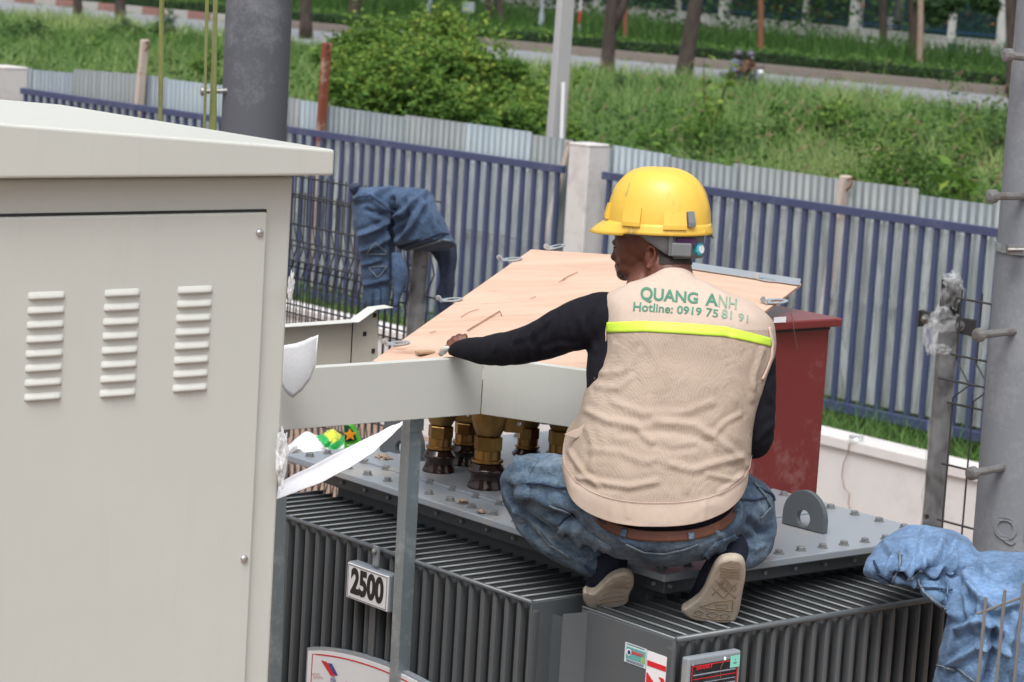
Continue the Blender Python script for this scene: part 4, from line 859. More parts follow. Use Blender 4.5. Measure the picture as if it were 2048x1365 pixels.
# logo plate with arched top
tlp = on_left(612, 1296); trp_x = on_left(792, 1345); X = -L; w2 = (trp_x-tlp).dot(X)*1.0; n = 14; H2 = .30
base = Vector((tlp.x, tlp.y, tlp.z)); full = w2*1.75
def lg(u, z): return base+X*(u*full)+Z*z
def arch(u): return .042*(1-(2*u-1)**2)**.9
outline = [(0, -H2), (1, -H2)]+[(1-i/n, arch(1-i/n)) for i in range(n+1)]
lb = thing('logo_plate', base, None, None); lb.parent = tr; lb.location = base-tr.location
MB().prism([lg(u, z)+R*.004 for u, z in outline], R*.02).build('plate_tray', M['gcover'], lb)
MB().prism([lg(.015+u*.97, z-.006)-R*.0 for u, z in outline], R*.0035).build('white_face', M['white_plastic'], lb)
m = MB(); t_ = .0035
def strip(pts, t, N, mat, name, parent, lift=.0006):
    m = MB(); vs = []
    for i, p in enumerate(pts):
        d = (pts[min(i+1, len(pts)-1)]-pts[max(i-1, 0)]).normalized(); s = d.cross(N).normalized(); vs += [p-s*t/2+N*lift, p+s*t/2+N*lift]
    m.add(vs, [(2*i, 2*i+1, 2*i+3, 2*i+2) for i in range(len(pts)-1)]); o = m.build(name, mat, parent); return o
pts = [lg(.045, -H2)]+[lg(.045+.91*i/20, arch(.045+.91*i/20)-.019) for i in range(21)]+[lg(.955, -H2)]
strip(pts, .004, -R, M['red_ink'], 'red_border', lb)
def lpix(px, py, d=.0012): return PL(px, py, base-R*d, R)
m = MB().add([lpix(642, 1321), lpix(653, 1324), lpix(673, 1352), lpix(661, 1352)], [(0, 1, 2, 3)]); m.build('red_bar', M['red_ink'], lb)
m = MB().add([lpix(655, 1326), lpix(664, 1328), lpix(676, 1352), lpix(668, 1349)], [(0, 1, 2, 3)]); m.build('blue_bar', M['blue_ink'], lb)
gc = lpix(666, 1362); rg = .0125
def ringpts(c, r, X, Y, sx=1, a0=0, a1=6.2832, n=28): return [c+X*(r*sx*math.cos(a))+Y*(r*math.sin(a)) for a in np.linspace(a0, a1, n)]
m = MB(); vs = ringpts(gc, rg, X, Z); m.add(vs[:-1], [tuple(range(len(vs)-1))]); m.build('globe', M['blue_ink'], lb)
for sx in (.01, .5, .95): strip(ringpts(gc, rg*.93, X, Z, sx), .0011, -R, M['white_plastic'], 'globe_line', lb, .001)
for zq in (-.5, 0, .5): q = math.sqrt(1-zq*zq)*rg*.93; strip([gc+X*-q+Z*zq*rg, gc+X*q+Z*zq*rg], .0011, -R, M['white_plastic'], 'globe_line', lb, .001)
for px in (630, 637): strip(ringpts(lpix(px, 1352), .0062, X, Z), .0014, -R, M['red_ink'], 'coil_symbol', lb)
strip([lpix(622, 1347), lpix(627, 1350)], .0014, -R, M['red_ink'], 'coil_lead', lb); strip([lpix(641, 1355), lpix(646, 1357)], .0014, -R, M['red_ink'], 'coil_lead', lb)
text_at('S', .062, lpix(693, 1384), X, Z, M['red_ink'], 'logo_letter', lb, bold=.003)
# stickers on the end plate of the right bank
def epix(px, py, d=.0006): return on_end(px, py, d)
def sticker(px, py, px2, py2, mat, name, d=.0006, parent=None, plane='e', skew=True):
    p = epix(px, py, d); q = epix(px2, py2, d); X = -L; 
    return p, q, X
e = MB(); a = epix(1251, 1284); b = epix(1248.5, 1323); wst = (epix(1294, 1300)-a).dot(-L)
M['stick'] = painted('pale_sticker', (.55, .66, .66), .4, .02); M['teal'] = painted('teal_print', (.12, .36, .36), .4, .02); M['greenpr'] = painted('green_print', (.30, .45, .14), .4, .02); M['navy'] = painted('navy_print', (.04, .05, .16), .5, 0)
X = -L; hz = a.z-b.z
st = MB().box(a+X*wst/2-Z*hz/2, X, R, Z, wst/2, .0005, hz/2).build('brand_sticker', M['stick'], tr)
MB().box(a+X*wst*.52-Z*hz*.48-R*.0009, X, R, Z, wst*.44, .0003, hz*.30).build('printed_band', M['teal'], st)
MB().box(a+X*wst*.86-Z*hz*.62-R*.0013, X, R, Z, wst*.09, .0003, hz*.14).build('printed_corner', M['greenpr'], st)
MB().lathe(a+X*wst*.2-Z*hz*.45-R*.0014, -R, [(.0085, 0), (.0085, .0003)], 20).build('round_mark', M['white_plastic'], st)
MB().lathe(a+X*wst*.22-Z*hz*.45-R*.0018, -R, [(.0055, 0), (.0055, .0003)], 16).build('round_mark_core', M['navy'], st)
text_at('SANAKY', .0105, a+X*wst*.60-Z*hz*.40-R*.0018, X, Z, M['red_ink'], 'sticker_text', st, bold=.0004, ext=.0002)
for k_ in (.06, .86, .93): MB().box(a+X*wst*.5-Z*hz*k_-R*.0009, X, R, Z, wst*.40, .0002, .0008).build('fine_print', M['navy'], st)
a = epix(1295, 1301); w3 = (epix(1336, 1315)-a).dot(X); hz = .20
st = MB().box(a+X*w3/2-Z*hz/2, X, R, Z, w3/2, .0005, hz/2).build('number_sticker', M['white_plastic'], tr)
text_at('12', w3*1.25, a+X*w3*.45-Z*(.052)-R*.0012, -Z, X, M['red_ink'], 'sticker_number', st, bold=.0022, ext=.0002)
# rating plate on the right bank
a = on_right(1377, 1318, .035); b = on_right(1483, 1300, .035); w4 = (b-a).dot(R); hz = .30
rpz = thing('rating_plate', a, None, None); rpz.parent = tr; rpz.location = a-tr.location
MB().box(a+R*w4/2-Z*hz/2+L*.012, R, L, Z, w4/2, .012, hz/2).build('plate_tray', M['gcover'], rpz, bevel=.005)
M['darkplate'] = specked('dark_plate', (.02, .022, .03), (.10, .11, .13), .3, 30, 80, .5, .7, .3, .05)
MB().box(a+R*w4/2-Z*(hz/2+.004)-L*.001, R, L, Z, w4/2-.010, .0008, hz/2-.014).build('dark_face', M['darkplate'], rpz)
cc_ = a+R*w4/2-Z*(hz/2+.004)-L*.0018; border(cc_, R, -L, w4/2-.012, hz/2-.016, .0022, M['red_ink'], rpz, 'red_border', .0004)
text_at('SANAKY', .014, a+R*w4*.30-Z*.026-L*.0026, R, Z, M['red_ink'], 'plate_heading', rpz, bold=.0006, ext=.0001)
for k_ in range(9):
    MB().box(a+R*w4*.5-Z*(.043+.0105*k_)-L*.0022, R, L, Z, w4*.40, .0002, .0009 if k_ % 3 else .0016).build('printed_line', M['red_ink'] if k_ % 4 == 1 else M['lampgrey'], rpz)
M['mint'] = painted('mint_sticker', (.25, .66, .55), .5, .02)
g_ = on_right(1470, 1323, .038); MB().box(g_, R, L, Z, .0155, .0004, .0145).build('mint_sticker', M['mint'], rpz); text_at('T\n66A', .007, g_-L*.0008, R, Z, M['navy'], 'sticker_text', rpz, ext=.0001)
g_ = on_right(1450, 1318, .040); MB().tube([g_+Z*.004, g_-Z*.003], .0032, 8).build('lead_seal', M['white_plastic'], rpz); MB().tube([g_, g_-R*.012-Z*.02, g_-R*.010-Z*.05], .0006, 5).build('seal_wire', M['rustwire'], rpz)
m = MB().lathe(on_right(1385, 1330, .038), -L, [(.003, 0), (.003, .002)], 8).build('plate_rivet', M['clip'], rpz)
# scraps lying on the cover
M['scrap'] = specked('crumpled_scrap', (.30, .24, .19), (.14, .10, .07), .9, 30, 60, .5, .6)
for px, py, s, lb in ((768, 921, .022, 'crumpled brown scrap on the left end of the transformer cover'), (925, 1006, .014, 'grey metal scrap lying near the front cover bolts'), (965, 1026, .012, 'small bent scrap beside the front cover bolts under the knee')):
    b = PZ(px, py, 2.302); bm = bmesh.new(); bmesh.ops.create_icosphere(bm, subdivisions=3, radius=s)
    for v in bm.verts: v.co *= 1+.9*mnoise.noise(v.co*120+Vector((px, 0, 0))); v.co.z = max(.001, v.co.z*.45+s*.25)
    me = bpy.data.meshes.new('scrap'); bm.to_mesh(me); bm.free(); o = link('scrap', me, M['scrap'], smooth=False, loc=b); tag(o, lb, 'scrap')
b = PZ(1025, 1003, 2.303); o = MB().box(b, R, L, Z, .035, .012, .001).build('paper_label', M['stick'], origin=b); o.data.materials[0] = painted('pink_paper', (.62, .52, .55), .7, .02); tag(o, 'pale pinkish paper label lying on the cover by the left knee', 'label')
# ================================================================ CABINET
cab0 = PD(587, 362, 5.6)   # front right edge, just under the roof
def K(a, b, z): q = cab0-R*a+L*b; return Vector((q.x, q.y, z))   # a to the left along the face, b into the cabinet
cb = thing('cabinet', K(.6, .5, 0), 'big beige metal cabinet with louvred door filling the left of the frame', 'cabinet')
zl = PL(587, 353, cab0, L).z; W_, DP = 2.0, 1.0
MB().box(K(W_/2, DP/2, zl/2), R, L, Z, W_/2, DP/2, zl/2).build('body', M['beige'], cb, bevel=.008, seg=3)
ov = .062   # roof overhang
e0 = PL(668, 352, cab0-L*ov, L); ovr = (e0-cab0).dot(R)
ze = PL(668, 300, cab0-L*ov, L).z; zr1 = PL(0, 247, cab0-L*ov, L).z; a1 = -(PL(0, 247, cab0-L*ov, L)-cab0).dot(R); zb = PL(668, 352, cab0-L*ov, L).z
slope = (zr1-ze)/(a1+ovr); ridge = W_/2; zrid = ze+slope*(ridge+ovr)
rf = [K(-ovr, -ov, zb), K(-ovr, -ov, ze), K(ridge, -ov, zrid), K(2*ridge+ovr, -ov, ze), K(2*ridge+ovr, -ov, zb)]
MB().prism(rf, L*(DP+2*ov)).build('roof', M['beige'], cb, bevel=.006, seg=3)
# door
fr = lambda px, py, d=0: PL(px, py, cab0-L*d, L)
dt = fr(528, 424); aR = -(dt-cab0).dot(R); ztop = dt.z; dw = 1.05; zbot = .35
g = .004
door = MB().box(K(aR+dw/2, -.004, (ztop+zbot)/2), R, L, Z, dw/2, .010, (ztop-zbot)/2).build('door', M['beige'], cb, bevel=.004, seg=3)
m = MB(); gp = .0055
m.box(K(aR-gp/2, -.0008, (ztop+zbot)/2), R, L, Z, gp/2, .001, (ztop-zbot)/2+gp).box(K(aR+dw/2, -.0008, ztop+gp/2+.0003), R, L, Z, dw/2, .001, gp/2)
m.build('door_gap', M['gap'], cb)
for px, py in ((519, 466), (488, 1118)):
    p = fr(px, py, .014); MB().lathe(p, -L, [(.0088, 0), (.0088, .002), (.0075, .0045), (.004, .006), (.001, .0065)], 20).build('door_screw', M['screw'], door, smooth=True)
# louvres: pressed half-round hoods
def louvre(x0, y0, x1, y1, hpx=17):
    p, q = fr(x0, y0, .014), fr(x1, y1, .014); X = (q-p); w = X.length; X.normalize(); X = R; z0 = (p.z+q.z)/2; c = (p+q)/2; h = (fr(x0, y0, .014).z-fr(x0, y0+hpx, .014).z)
    nU, nV = 18, 8; vs = []; fs = []
    for i in range(nU+1):
        u = -1+2*i/nU; s = (1-abs(u)**5)**.5 if abs(u) < 1 else 0
        for j in range(nV+1):
            v = j/nV; prof = (math.sin(min(1, v*1.35)*math.pi/2)) if v < .8 else math.cos((v-.8)/.2*math.pi/2)
            vs.append(c+X*(u*w/2)-Z*(v*h)*1.0+(-L)*(.0085*prof*s)+(-L)*-.0005)
    for i in range(nU):
        for j in range(nV): a = i*(nV+1)+j; fs.append((a, a+1, a+nV+2, a+nV+1))
    o = mesh('louvre', vs, fs, M['beige'], door, smooth=True); return o
cols = [((56, 583, 131, 583), (48, 787, 123, 783), 8), ((209, 578, 281, 577), (199, 779, 272, 776), 8), ((355, 573, 426, 570), (345, 768, 415, 766), 8)]
for (a, b, n) in cols:
    for i in range(n):
        t_ = i/(n-1); x0, y0, x1, y1 = [a[k]+(b[k]-a[k])*t_ for k in range(4)]; louvre(x0, y0, x1, y1)
# ================================================================ CABLE TRUNK (beige) above the transformer
TC = PD(968, 714, 6.95)   # bend, top edge
tz1, tz0 = TC.z, PD(963, 829, 6.95).z
trk = thing('cable_trunk', Vector((TC.x, TC.y, tz0)), 'beige bent sheet metal trunking running from the cabinet over the transformer', 'cable trunking')
Tl = PL(560, 724, TC, L); ll = (TC-Tl).dot(R)+.62
E1 = PD(1240, 730, 6.78); d2 = (E1-TC); d2.z = 0; l2 = d2.length; d2.normalize()
def chan(a, d, n, ln, name):   # folded sheet: web with top and bottom lips going back
    m = MB(); t = .0015; h = (tz1-tz0)
    a = Vector((a.x, a.y, 0)); mid = a+d*ln/2
    m.prism([Vector((0, 0, 0))]*0 or [a+Z*tz0, a+Z*tz1, a+n*.03+Z*tz1, a+n*.03+Z*(tz1-.003), a+n*.003+Z*(tz1-.003), a+n*.003+Z*(tz0+.003), a+n*.03+Z*(tz0+.003), a+n*.03+Z*tz0], d*ln)
    return m.build(name, M['beige'], trk, bevel=.002)
chan(TC-R*ll, R, L, ll-.0005, 'front_panel'); n2 = Vector((-d2.y, d2.x, 0)); n2 = n2 if n2.y > 0 else -n2
chan(TC+d2*.0005, d2, n2, l2, 'side_panel')
# far panel of the same trunk with its raised flange and slots
B0 = PD(575, 650, 7.75); bz = lambda px, py: PL(px, py, B0, L)
pp = [bz(540, 652), bz(700, 641), bz(755, 617), bz(757, 760), bz(540, 760)]
bp_ = MB().prism(pp, L*.003).build('rear_panel', M['beige_in'], trk, bevel=.001)
m = MB()
for a, b in ((bz(540, 652), bz(700, 641)), (bz(700, 641), bz(735, 616)), (bz(735, 616), bz(768, 612))):
    m.add([a-L*.045, b-L*.045, b+Z*.0, a, a-L*.045+Z*.002, b-L*.045+Z*.002, b+Z*.003, a+Z*.003], [(0, 1, 2, 3), (4, 5, 6, 7), (0, 1, 5, 4), (2, 3, 7, 6), (1, 2, 6, 5), (0, 3, 7, 4)])
m.build('top_flange', M['beige'], trk)
for px, py, s in ((749, 631, 1), (729, 668, 1), (746, 702, 1)): c = bz(px, py)-L*.0015; MB().box(c, R, L, Z, .006, .001, .0065).build('slot', M['gap'], trk)
MB().box(bz(702, 700)-L*.002, R, L, Z, .0012, .001, .085).build('panel_seam', M['gap'], trk)
# galvanised posts
def anglepost(px0, py0, px1, py1, D, w, lab):
    p, q = PD(px0, py0, D), PD(px1, py1, D); d = (p-q)/(p.z-q.z); b = p-d*p.z; th = thing('support_post', b, lab, 'post', 'galvanised posts under the trunking')
    X = R*1.0; m = MB(); t = .003
    poly = [(0, 0), (w, 0), (w, t), (t, t), (t, w), (0, w)]
    up = p-b
    m.prism([b+X*(x-w/2)+L*y for x, y in poly], up).build('angle_leg', M['steel'], th)
    m = MB().prism([b+X*(x+w/2-t*.2)+L*(y+.0) for x, y in [(0, 0), (t, 0), (t, w), (0, w)]], up).build('angle_flange', M['steel'], th)
    MB().box(p+X*.0-Z*.012-L*.003, X, L, Z, w*.62, .0025, .02).build('top_bracket', M['steel'], th)
    return th
anglepost(832, 838, 806, 1365, 6.86, .036, 'galvanised steel post standing in front of the transformer fins'); anglepost(566, 850, 551, 1365, 6.62, .030, 'galvanised steel post half hidden by the right edge of the cabinet')
b = PD(822, 845, 6.9); 
# ================================================================ PLYWOOD SHEETS, RED BOX
M['ply'] = NT('plywood'); t = M['ply']; v = t.mapping((1.0, 6, 6), (0, 0, rad(35))); n1 = t.noise(2.2, 6, .6, v, .6); n2 = t.noise(28, 4, .6, t.mapping((1, 8, 8), (0, 0, rad(35))))
c = t.ramp(n1, [(.3, (.44, .295, .215)), (.52, (.52, .37, .28)), (.75, (.57, .425, .33))]); dk = t.ramp(t.noise(3.2, 7, .72, t.mapping((.8, 3, 3), (0, 0, rad(35))), 1.5), [(.58, 0), (.66, .85)])
c = t.mix(dk, c, (.30, .17, .12)); c = t.mix(t.math('MULTIPLY', n2, .3), c, (.58, .35, .26)); M['ply'] = t.set(c, .75, 0, t.bump(n2, .15, .003))
M['plyedge'] = painted('plywood_edge', (.40, .26, .16), .85, .05, 20)
def sheet_quad(name, pts, th, mat, lab, cat, group=None):
    n = (pts[1]-pts[0]).cross(pts[2]-pts[0]).normalized(); n = -n if n.z > 0 else n
    r_ = thing(name, sum(pts, Vector())/len(pts), lab, cat, group); MB().prism(pts, n*th).build('board', mat, r_, bevel=.001)
    return r_, n
# left sheet: near lower edge on the trunk, far edge raised
A = [PD(745, 722, 7.12), PD(1062, 499, 8.05), PD(1236, 507, 7.80), PD(1240, 745, 6.98)]
n_ = (A[1]-A[0]).cross(A[3]-A[0]).normalized(); A[2] = PL(1295, 514, A[0], n_); A[3] = PL(1295, 745, A[0], n_)
ply, pn_ = sheet_quad('plywood_sheet', A, .009, M['ply'], 'large pale plywood sheet leaning behind the worker\'s outstretched arm', 'plywood', 'plywood crate sheets')
A2 = [PL(1294, 512, A[0], n_), PD(1388, 534, 7.9), PD(1603, 568, 7.62), PD(1470, 668, 7.05), PL(1294, 690, A[0], n_)]
n2_ = (A2[1]-A2[0]).cross(A2[4]-A2[0]).normalized(); A2 = [PL(*PIX(p), A2[0], n2_) for p in A2]
ply2, _ = sheet_quad('plywood_sheet', A2, .009, M['ply'], 'smaller plywood sheet with a metal edge strip right of the helmet', 'plywood', 'plywood crate sheets')
up2 = -n2_ if n2_.z < 0 else n2_
a, b = PL(1383, 535, A2[0], n2_)+up2*.004, PL(1600, 568, A2[0], n2_)+up2*.004; d = (b-a).normalized(); s_ = d.cross(up2).normalized()
MB().prism([a-s_*.03, a+s_*.03, a+s_*.03+up2*.002, a-s_*.0301+up2*.002], b-a).build('edge_strip', M['clip'], ply2)
MB().prism([a-s_*.03, a-s_*.03-up2*.022, a-s_*.032-up2*.022, a-s_*.032], b-a).build('strip_return', M['clip'], ply2)
def crate_clip(px, py, D, ang, par, sz=1.0, n=None, P0=None):
    nn = n if n.z > 0 else -n; c = PL(px, py, P0, n)+nn*.004; X = (Vector((math.cos(ang), math.sin(ang), 0))); X = (X-nn*X.dot(nn)).normalized(); Y = nn.cross(X)
    w = .030*sz; out = [c+X*(w*1.15*math.cos(a))+Y*(.016*sz*math.sin(a)) for a in np.linspace(0, 6.283, 21)[:-1]]
    bm = bmesh.new(); es = []; inn = [c+X*(w*.62*math.cos(a)+.006)+Y*(.0075*sz*math.sin(a)) for a in np.linspace(0, 6.283, 17)[:-1]]
    for lp_ in (out, inn):
        vs = [bm.verts.new(p) for p in lp_]; es += [bm.edges.new((vs[i], vs[(i+1) % len(vs)])) for i in range(len(vs))]
    bmesh.ops.triangle_fill(bm, edges=es, use_beauty=True); off = wloc(par)
    for v in bm.verts: v.co -= off
    me = bpy.data.meshes.new('clip'); bm.to_mesh(me); bm.free(); o = link('clip', me, M['clip'], par); s = o.modifiers.new('s', 'SOLIDIFY'); s.thickness = .002; s.offset = 1
    e = c-X*w*1.0; MB().box(e+nn*.005, X, Y, nn, .002, .013*sz, .006).lathe(e-X*.006+nn*.010, Y, [(.008, -.002), (.008, .002)], 12).build('clip_tab', M['clip'], o)
dirA = math.atan2(L.y, L.x)
for px, py, ang in ((795, 690, .25), (902, 603, .25), (1022, 522, .25), (1112, 497, .6)): crate_clip(px, py, 7, ang, ply, 1.0, n_, A[0])
for px, py, ang, sz in ((1532, 563, -.2, .8), (1550, 606, .5, 1.25)): crate_clip(px, py, 7, ang, ply2, sz, n2_, A2[0])
# torn splinter on the sheet
M['splinter'] = painted('torn_veneer', (.36, .20, .12), .85, .1, 20)
un = n_ if n_.z > 0 else -n_
for pts, r_ in (([(935, 664), (950, 655), (978, 638), (1000, 625), (1003, 633)], .0018), ([(922, 637), (936, 628), (958, 621)], .0010), ([(1125, 562), (1137, 555), (1155, 547)], .0012), ([(1118, 567), (1131, 560)], .0009), ([(1060, 600), (1072, 596)], .0009), ([(860, 668), (872, 665)], .0009)):
    MB().tube([PL(x, y, A[0], n_)+un*.004 for x, y in pts], r_, 5).build('splinter', M['splinter'], ply)
b = PL(850, 709, A[0], n_); wb = MB().box(b+un*.006, R, L, Z, .026, .012, .004).build('wood_offcut', M['plyedge'], origin=b, bevel=.002); tag(wb, 'small brown wood offcut on the plywood left of the worker\'s hand', 'wood offcut')
# red steel box
RB = PD(1660, 652, 7.75)   # front right top of the body
M['redbox'] = specked('faded_red_paint', (.165, .025, .027), (.31, .15, .155), .33, 3.4, 34, .55, .70, 0, .15)
rb = thing('red_box', Vector((RB.x, RB.y, 0)), 'dark red weathered metal box standing behind the transformer', 'box')
def RBp(a, b, z): q = RB-R*a+L*b; return Vector((q.x, q.y, z))
zt = RB.z; zb_ = .25
MB().box(RBp(.30, .22, (zt+zb_)/2), R, L, Z, .30, .22, (zt-zb_)/2).build('body', M['redbox'], rb, bevel=.004)
ztp = zt+.022
MB().box(RBp(.30, .22, zt+.0125), R, L, Z, .325, .245, .0125).build('lid', M['redbox'], rb, bevel=.005)
MB().box(RBp(.3, -.002, zt-.006), R, L, Z, .30, .001, .004).build('lid_gap', M['gap'], rb)
p = PL(1560, 640, RBp(0, -.026, zt), L); MB().box(p, R, L, Z, .024, .0006, .008).build('paper_label', M['white_plastic'], rb)
MB().tube([PL(1582, 622, RBp(0, -.03, zt), L), PL(1588, 660, RBp(0, -.03, zt), L), PL(1595, 700, RBp(0, -.02, zt), L)], .0012, 5).build('loose_wire', M['rustwire'], rb)
# ================================================================ PACKING FOAM, BAG
M['foam'] = NT('foam_sheet'); t = M['foam']; n = t.noise(120, 3, .6); M['foam'] = t.set((.78, .79, .83), .7, 0, t.bump(n, .3, .003))
def curved_sheet(name, top, bot, mat, lab, cat, nv=10, thick=.002, bend=None, origin=None):
    def dens(a, k=6): return [a[i].lerp(a[i+1], q/k) for i in range(len(a)-1) for q in range(k)]+[a[-1]]
    top = dens(top); bot = dens(bot); n = len(top); vs = []; fs = []
    for i in range(n):
        for j in range(nv+1):
            p = top[i].lerp(bot[i], j/nv); 
            p = p+Vector((0, .006*mnoise.noise(p*9), .0016*mnoise.noise(p*22)+.0012*mnoise.noise(p*90)))
            if bend: p = p+bend(i/(n-1), j/nv)
            vs.append(p)
    for i in range(n-1):
        for j in range(nv): a = i*(nv+1)+j; fs.append((a, a+nv+1, a+nv+2, a+1))
    o = mesh(name, vs, fs, mat, smooth=True, origin=origin or top[0]); s = o.modifiers.new('s', 'SOLIDIFY'); s.thickness = thick; tag(o, lab, cat, 'white foam packing sheets'); return o
D = 6.50
tp_ = [PD(x, y, D-.03*k) for k, (x, y) in enumerate(((564, 692), (580, 690), (596, 686), (612, 681), (626, 675), (637, 670)))]
bt2 = [PD(x, y, D-.03*k) for k, (x, y) in enumerate(((562, 768), (574, 786), (586, 796), (604, 782), (620, 760), (632, 730)))]
curved_sheet('foam_sheet', tp_, bt2, M['foam'], 'torn white foam sheet hanging over the trunking beside the cabinet', 'foam sheet', bend=lambda u, v: Vector((0, -.008*math.sin(v*3.1), 0)))
tp_ = [PD(x, y, 6.25+.05*k) for k, (x, y) in enumerate(((556, 968), (600, 945), (650, 918), (700, 893), (750, 868), (785, 852), (804, 844)))]
bt2 = [PD(x, y, 6.20+.05*k) for k, (x, y) in enumerate(((552, 1001), (600, 982), (650, 962), (700, 937), (748, 903), (784, 872), (805, 850)))]
curved_sheet('foam_strip', tp_, bt2, M['foam'], 'long white foam strip sticking out from the cabinet across the transformer', 'foam strip', bend=lambda u, v: Vector((0, .02*math.sin(v*3.14), .001*math.sin(u*17))))
M['tape'] = film('clear_tape', (.85, .86, .88), .5, .1, 30)
for k_, (x0, y0, x1, y1, lb) in enumerate(((576, 545, 588, 600, 'crumpled clear tape on the cabinet edge above the trunking'), (552, 860, 574, 970, 'crumpled clear tape holding the foam strip to the cabinet edge'))):
    bm = bmesh.new(); bmesh.ops.create_icosphere(bm, subdivisions=4, radius=1); c = PD((x0+x1)/2, (y0+y1)/2, 5.57); s_ = 5.5/F
    for v in bm.verts: k2 = 1+.5*mnoise.noise(v.co*2+Vector((k_*7, 0, 0)))+.25*mnoise.noise(v.co*7); v.co = Vector((v.co.x*(x1-x0)/2*s_*k2, v.co.y*.012*k2, v.co.z*(y1-y0)/2*s_*k2))
    me = bpy.data.meshes.new('tape'); bm.to_mesh(me); bm.free(); o = link('tape', me, M['tape'], smooth=True, loc=c); tag(o, lb, 'tape', 'clear tape scraps')
# white plastic sack with green print, and a green triangular packet, behind the transformer
t = NT('printed_sack'); sp = t.n('ShaderNodeSeparateXYZ'); t.l(t.tc.outputs['Object'], sp.inputs[0]); n = t.noise(22, 3, .6)
d1 = t.math('ADD', t.math('ABSOLUTE', t.math('SUBTRACT', sp.outputs['X'], .03)), t.math('MULTIPLY', t.math('ABSOLUTE', t.math('SUBTRACT', sp.outputs['Z'], .065)), 1.6)); d1 = t.math('ADD', d1, t.math('MULTIPLY', n, .035))
c = t.ramp(d1, [(.0, (.62, .66, .06)), (.045, (.62, .66, .06)), (.055, (.02, .34, .07)), (.088, (.02, .36, .08)), (.097, (.72, .74, .78))]); M['sack'] = t.set(c, .35, 0, t.bump(t.noise(18, 4, .6, None, 1), .8, .02))
bm = bmesh.new(); bmesh.ops.create_icosphere(bm, subdivisions=5, radius=1); c = PD(650, 905, 8.35)
for v in bm.verts:
    x, y, z = v.co; k2 = 1+.18*mnoise.noise(v.co*1.6)+.10*abs(mnoise.noise(v.co*4)); v.co = Vector((x*.125*k2, y*.10*k2, (z*.065*k2*(1-.25*abs(x)))+.012*math.sin(x*9)))
me = bpy.data.meshes.new('plastic_sack'); bm.to_mesh(me); bm.free(); o = link('plastic_sack', me, M['sack'], smooth=True, loc=c); tag(o, 'white plastic sack with green and yellow print behind the transformer', 'sack')
M['ltgreen'] = painted('packet_green', (.10, .50, .045), .4, .02); M['dkgreen'] = painted('packet_dark_green', (.01, .07, .04), .4, .0); M['orange'] = painted('packet_orange', (.80, .30, .02), .4, .0)
g0 = [PD(x, y, 8.2) for x, y in ((688, 850), (706, 848), (722, 885), (688, 905))]; pk = thing('snack_packet', g0[3], 'green triangular packet with an orange star beside the white sack', 'packet')
MB().prism(g0, Vector((0, .05, 0))).build('packet', M['ltgreen'], pk, bevel=.004)
MB().add([PD(x, y, 8.195) for x, y in ((688, 851), (697, 851), (706, 862), (714, 880), (690, 884))], [(0, 1, 2, 3, 4)]).build('dark_patch', M['dkgreen'], pk)
cst = PD(700, 870, 8.19); star = [cst+Vector((math.cos(a)*r_, 0, math.sin(a)*r_)) for a, r_ in [(math.pi/2+i*math.pi/5+.1, .021 if i % 2 == 0 else .010) for i in range(10)]]
MB().add(star+[cst-Vector((0, .001, 0))], [(i, (i+1) % 10, 10) for i in range(10)]).build('star_emblem', M['orange'], pk)
text_at('big Sea', .010, PD(703, 891, 8.19), Vector((1, 0, 0)), Vector((0, 0, 1)), M['white_plastic'], 'packet_text', pk, ext=.0001)
# ================================================================ SOFT SURFACES
J = PD
def remeshed(mb, voxel, smooth=4, fac=.5):
    me = bpy.data.meshes.new('tmp'); me.from_pydata([tuple(v) for v in mb.v], [], mb.f); bm = bmesh.new(); bm.from_mesh(me); bmesh.ops.recalc_face_normals(bm, faces=bm.faces); bm.to_mesh(me); bm.free()
    o = bpy.data.objects.new('tmp', me); COL.objects.link(o); r_ = o.modifiers.new('r', 'REMESH'); r_.mode = 'VOXEL'; r_.voxel_size = voxel; r_.use_smooth_shade = True
    if smooth: s = o.modifiers.new('s', 'SMOOTH'); s.factor = fac; s.iterations = smooth
    m2 = applied(o); bpy.data.objects.remove(o); return m2
def co(me): a = np.empty(len(me.vertices)*3); me.vertices.foreach_get('co', a); return a.reshape(-1, 3)
def setco(me, a): me.vertices.foreach_set('co', a.ravel()); me.update()
def nrm(me): a = np.empty(len(me.vertices)*3); me.vertices.foreach_get('normal', a); return a.reshape(-1, 3)
_F, _R, _U = np.array(_f), np.array(_r2), np.array(_u2)
def pixn(P): q = P-np.array(CAM); z = q@_F; return np.stack([CX+F*(q@_R)/z, CY-F*(q@_U)/z], 1)
def seg_d(p, pl):
    best = np.full(len(p), 1e9); 
    for a, b in zip(pl[:-1], pl[1:]):
        a, b = np.array(a, float), np.array(b, float); d = b-a; t = np.clip(((p-a)@d)/(d@d), 0, 1); best = np.minimum(best, np.linalg.norm(p-(a+t[:, None]*d), axis=1))
    return best
def folds(me, lst, noise_amp=.002, nscale=14, facing=True, amp=1.0):
    P = co(me); N = nrm(me); p = pixn(P); d = np.zeros(len(P)); tocam = np.array(CAM)-P; tocam /= np.linalg.norm(tocam, axis=1)[:, None]
    face = np.clip((N*tocam).sum(1)*1.6, 0, 1)
    for pl, a, w in lst:
        s = seg_d(p, pl); ends = 1.0; d += amp*a*(np.exp(-(s/w)**1.35)-.45*np.exp(-((s-1.9*w)/(w*1.1))**2))*(face if facing else 1)
    nz = np.array([mnoise.noise(Vector(v)*nscale)+(.7-1.6*abs(mnoise.noise(Vector(v)*nscale*1.35+Vector((7, 0, 0)))))*.8+.35*mnoise.noise(Vector(v)*nscale*2.6) for v in P])
    d += noise_amp*nz; setco(me, P+N*d[:, None])
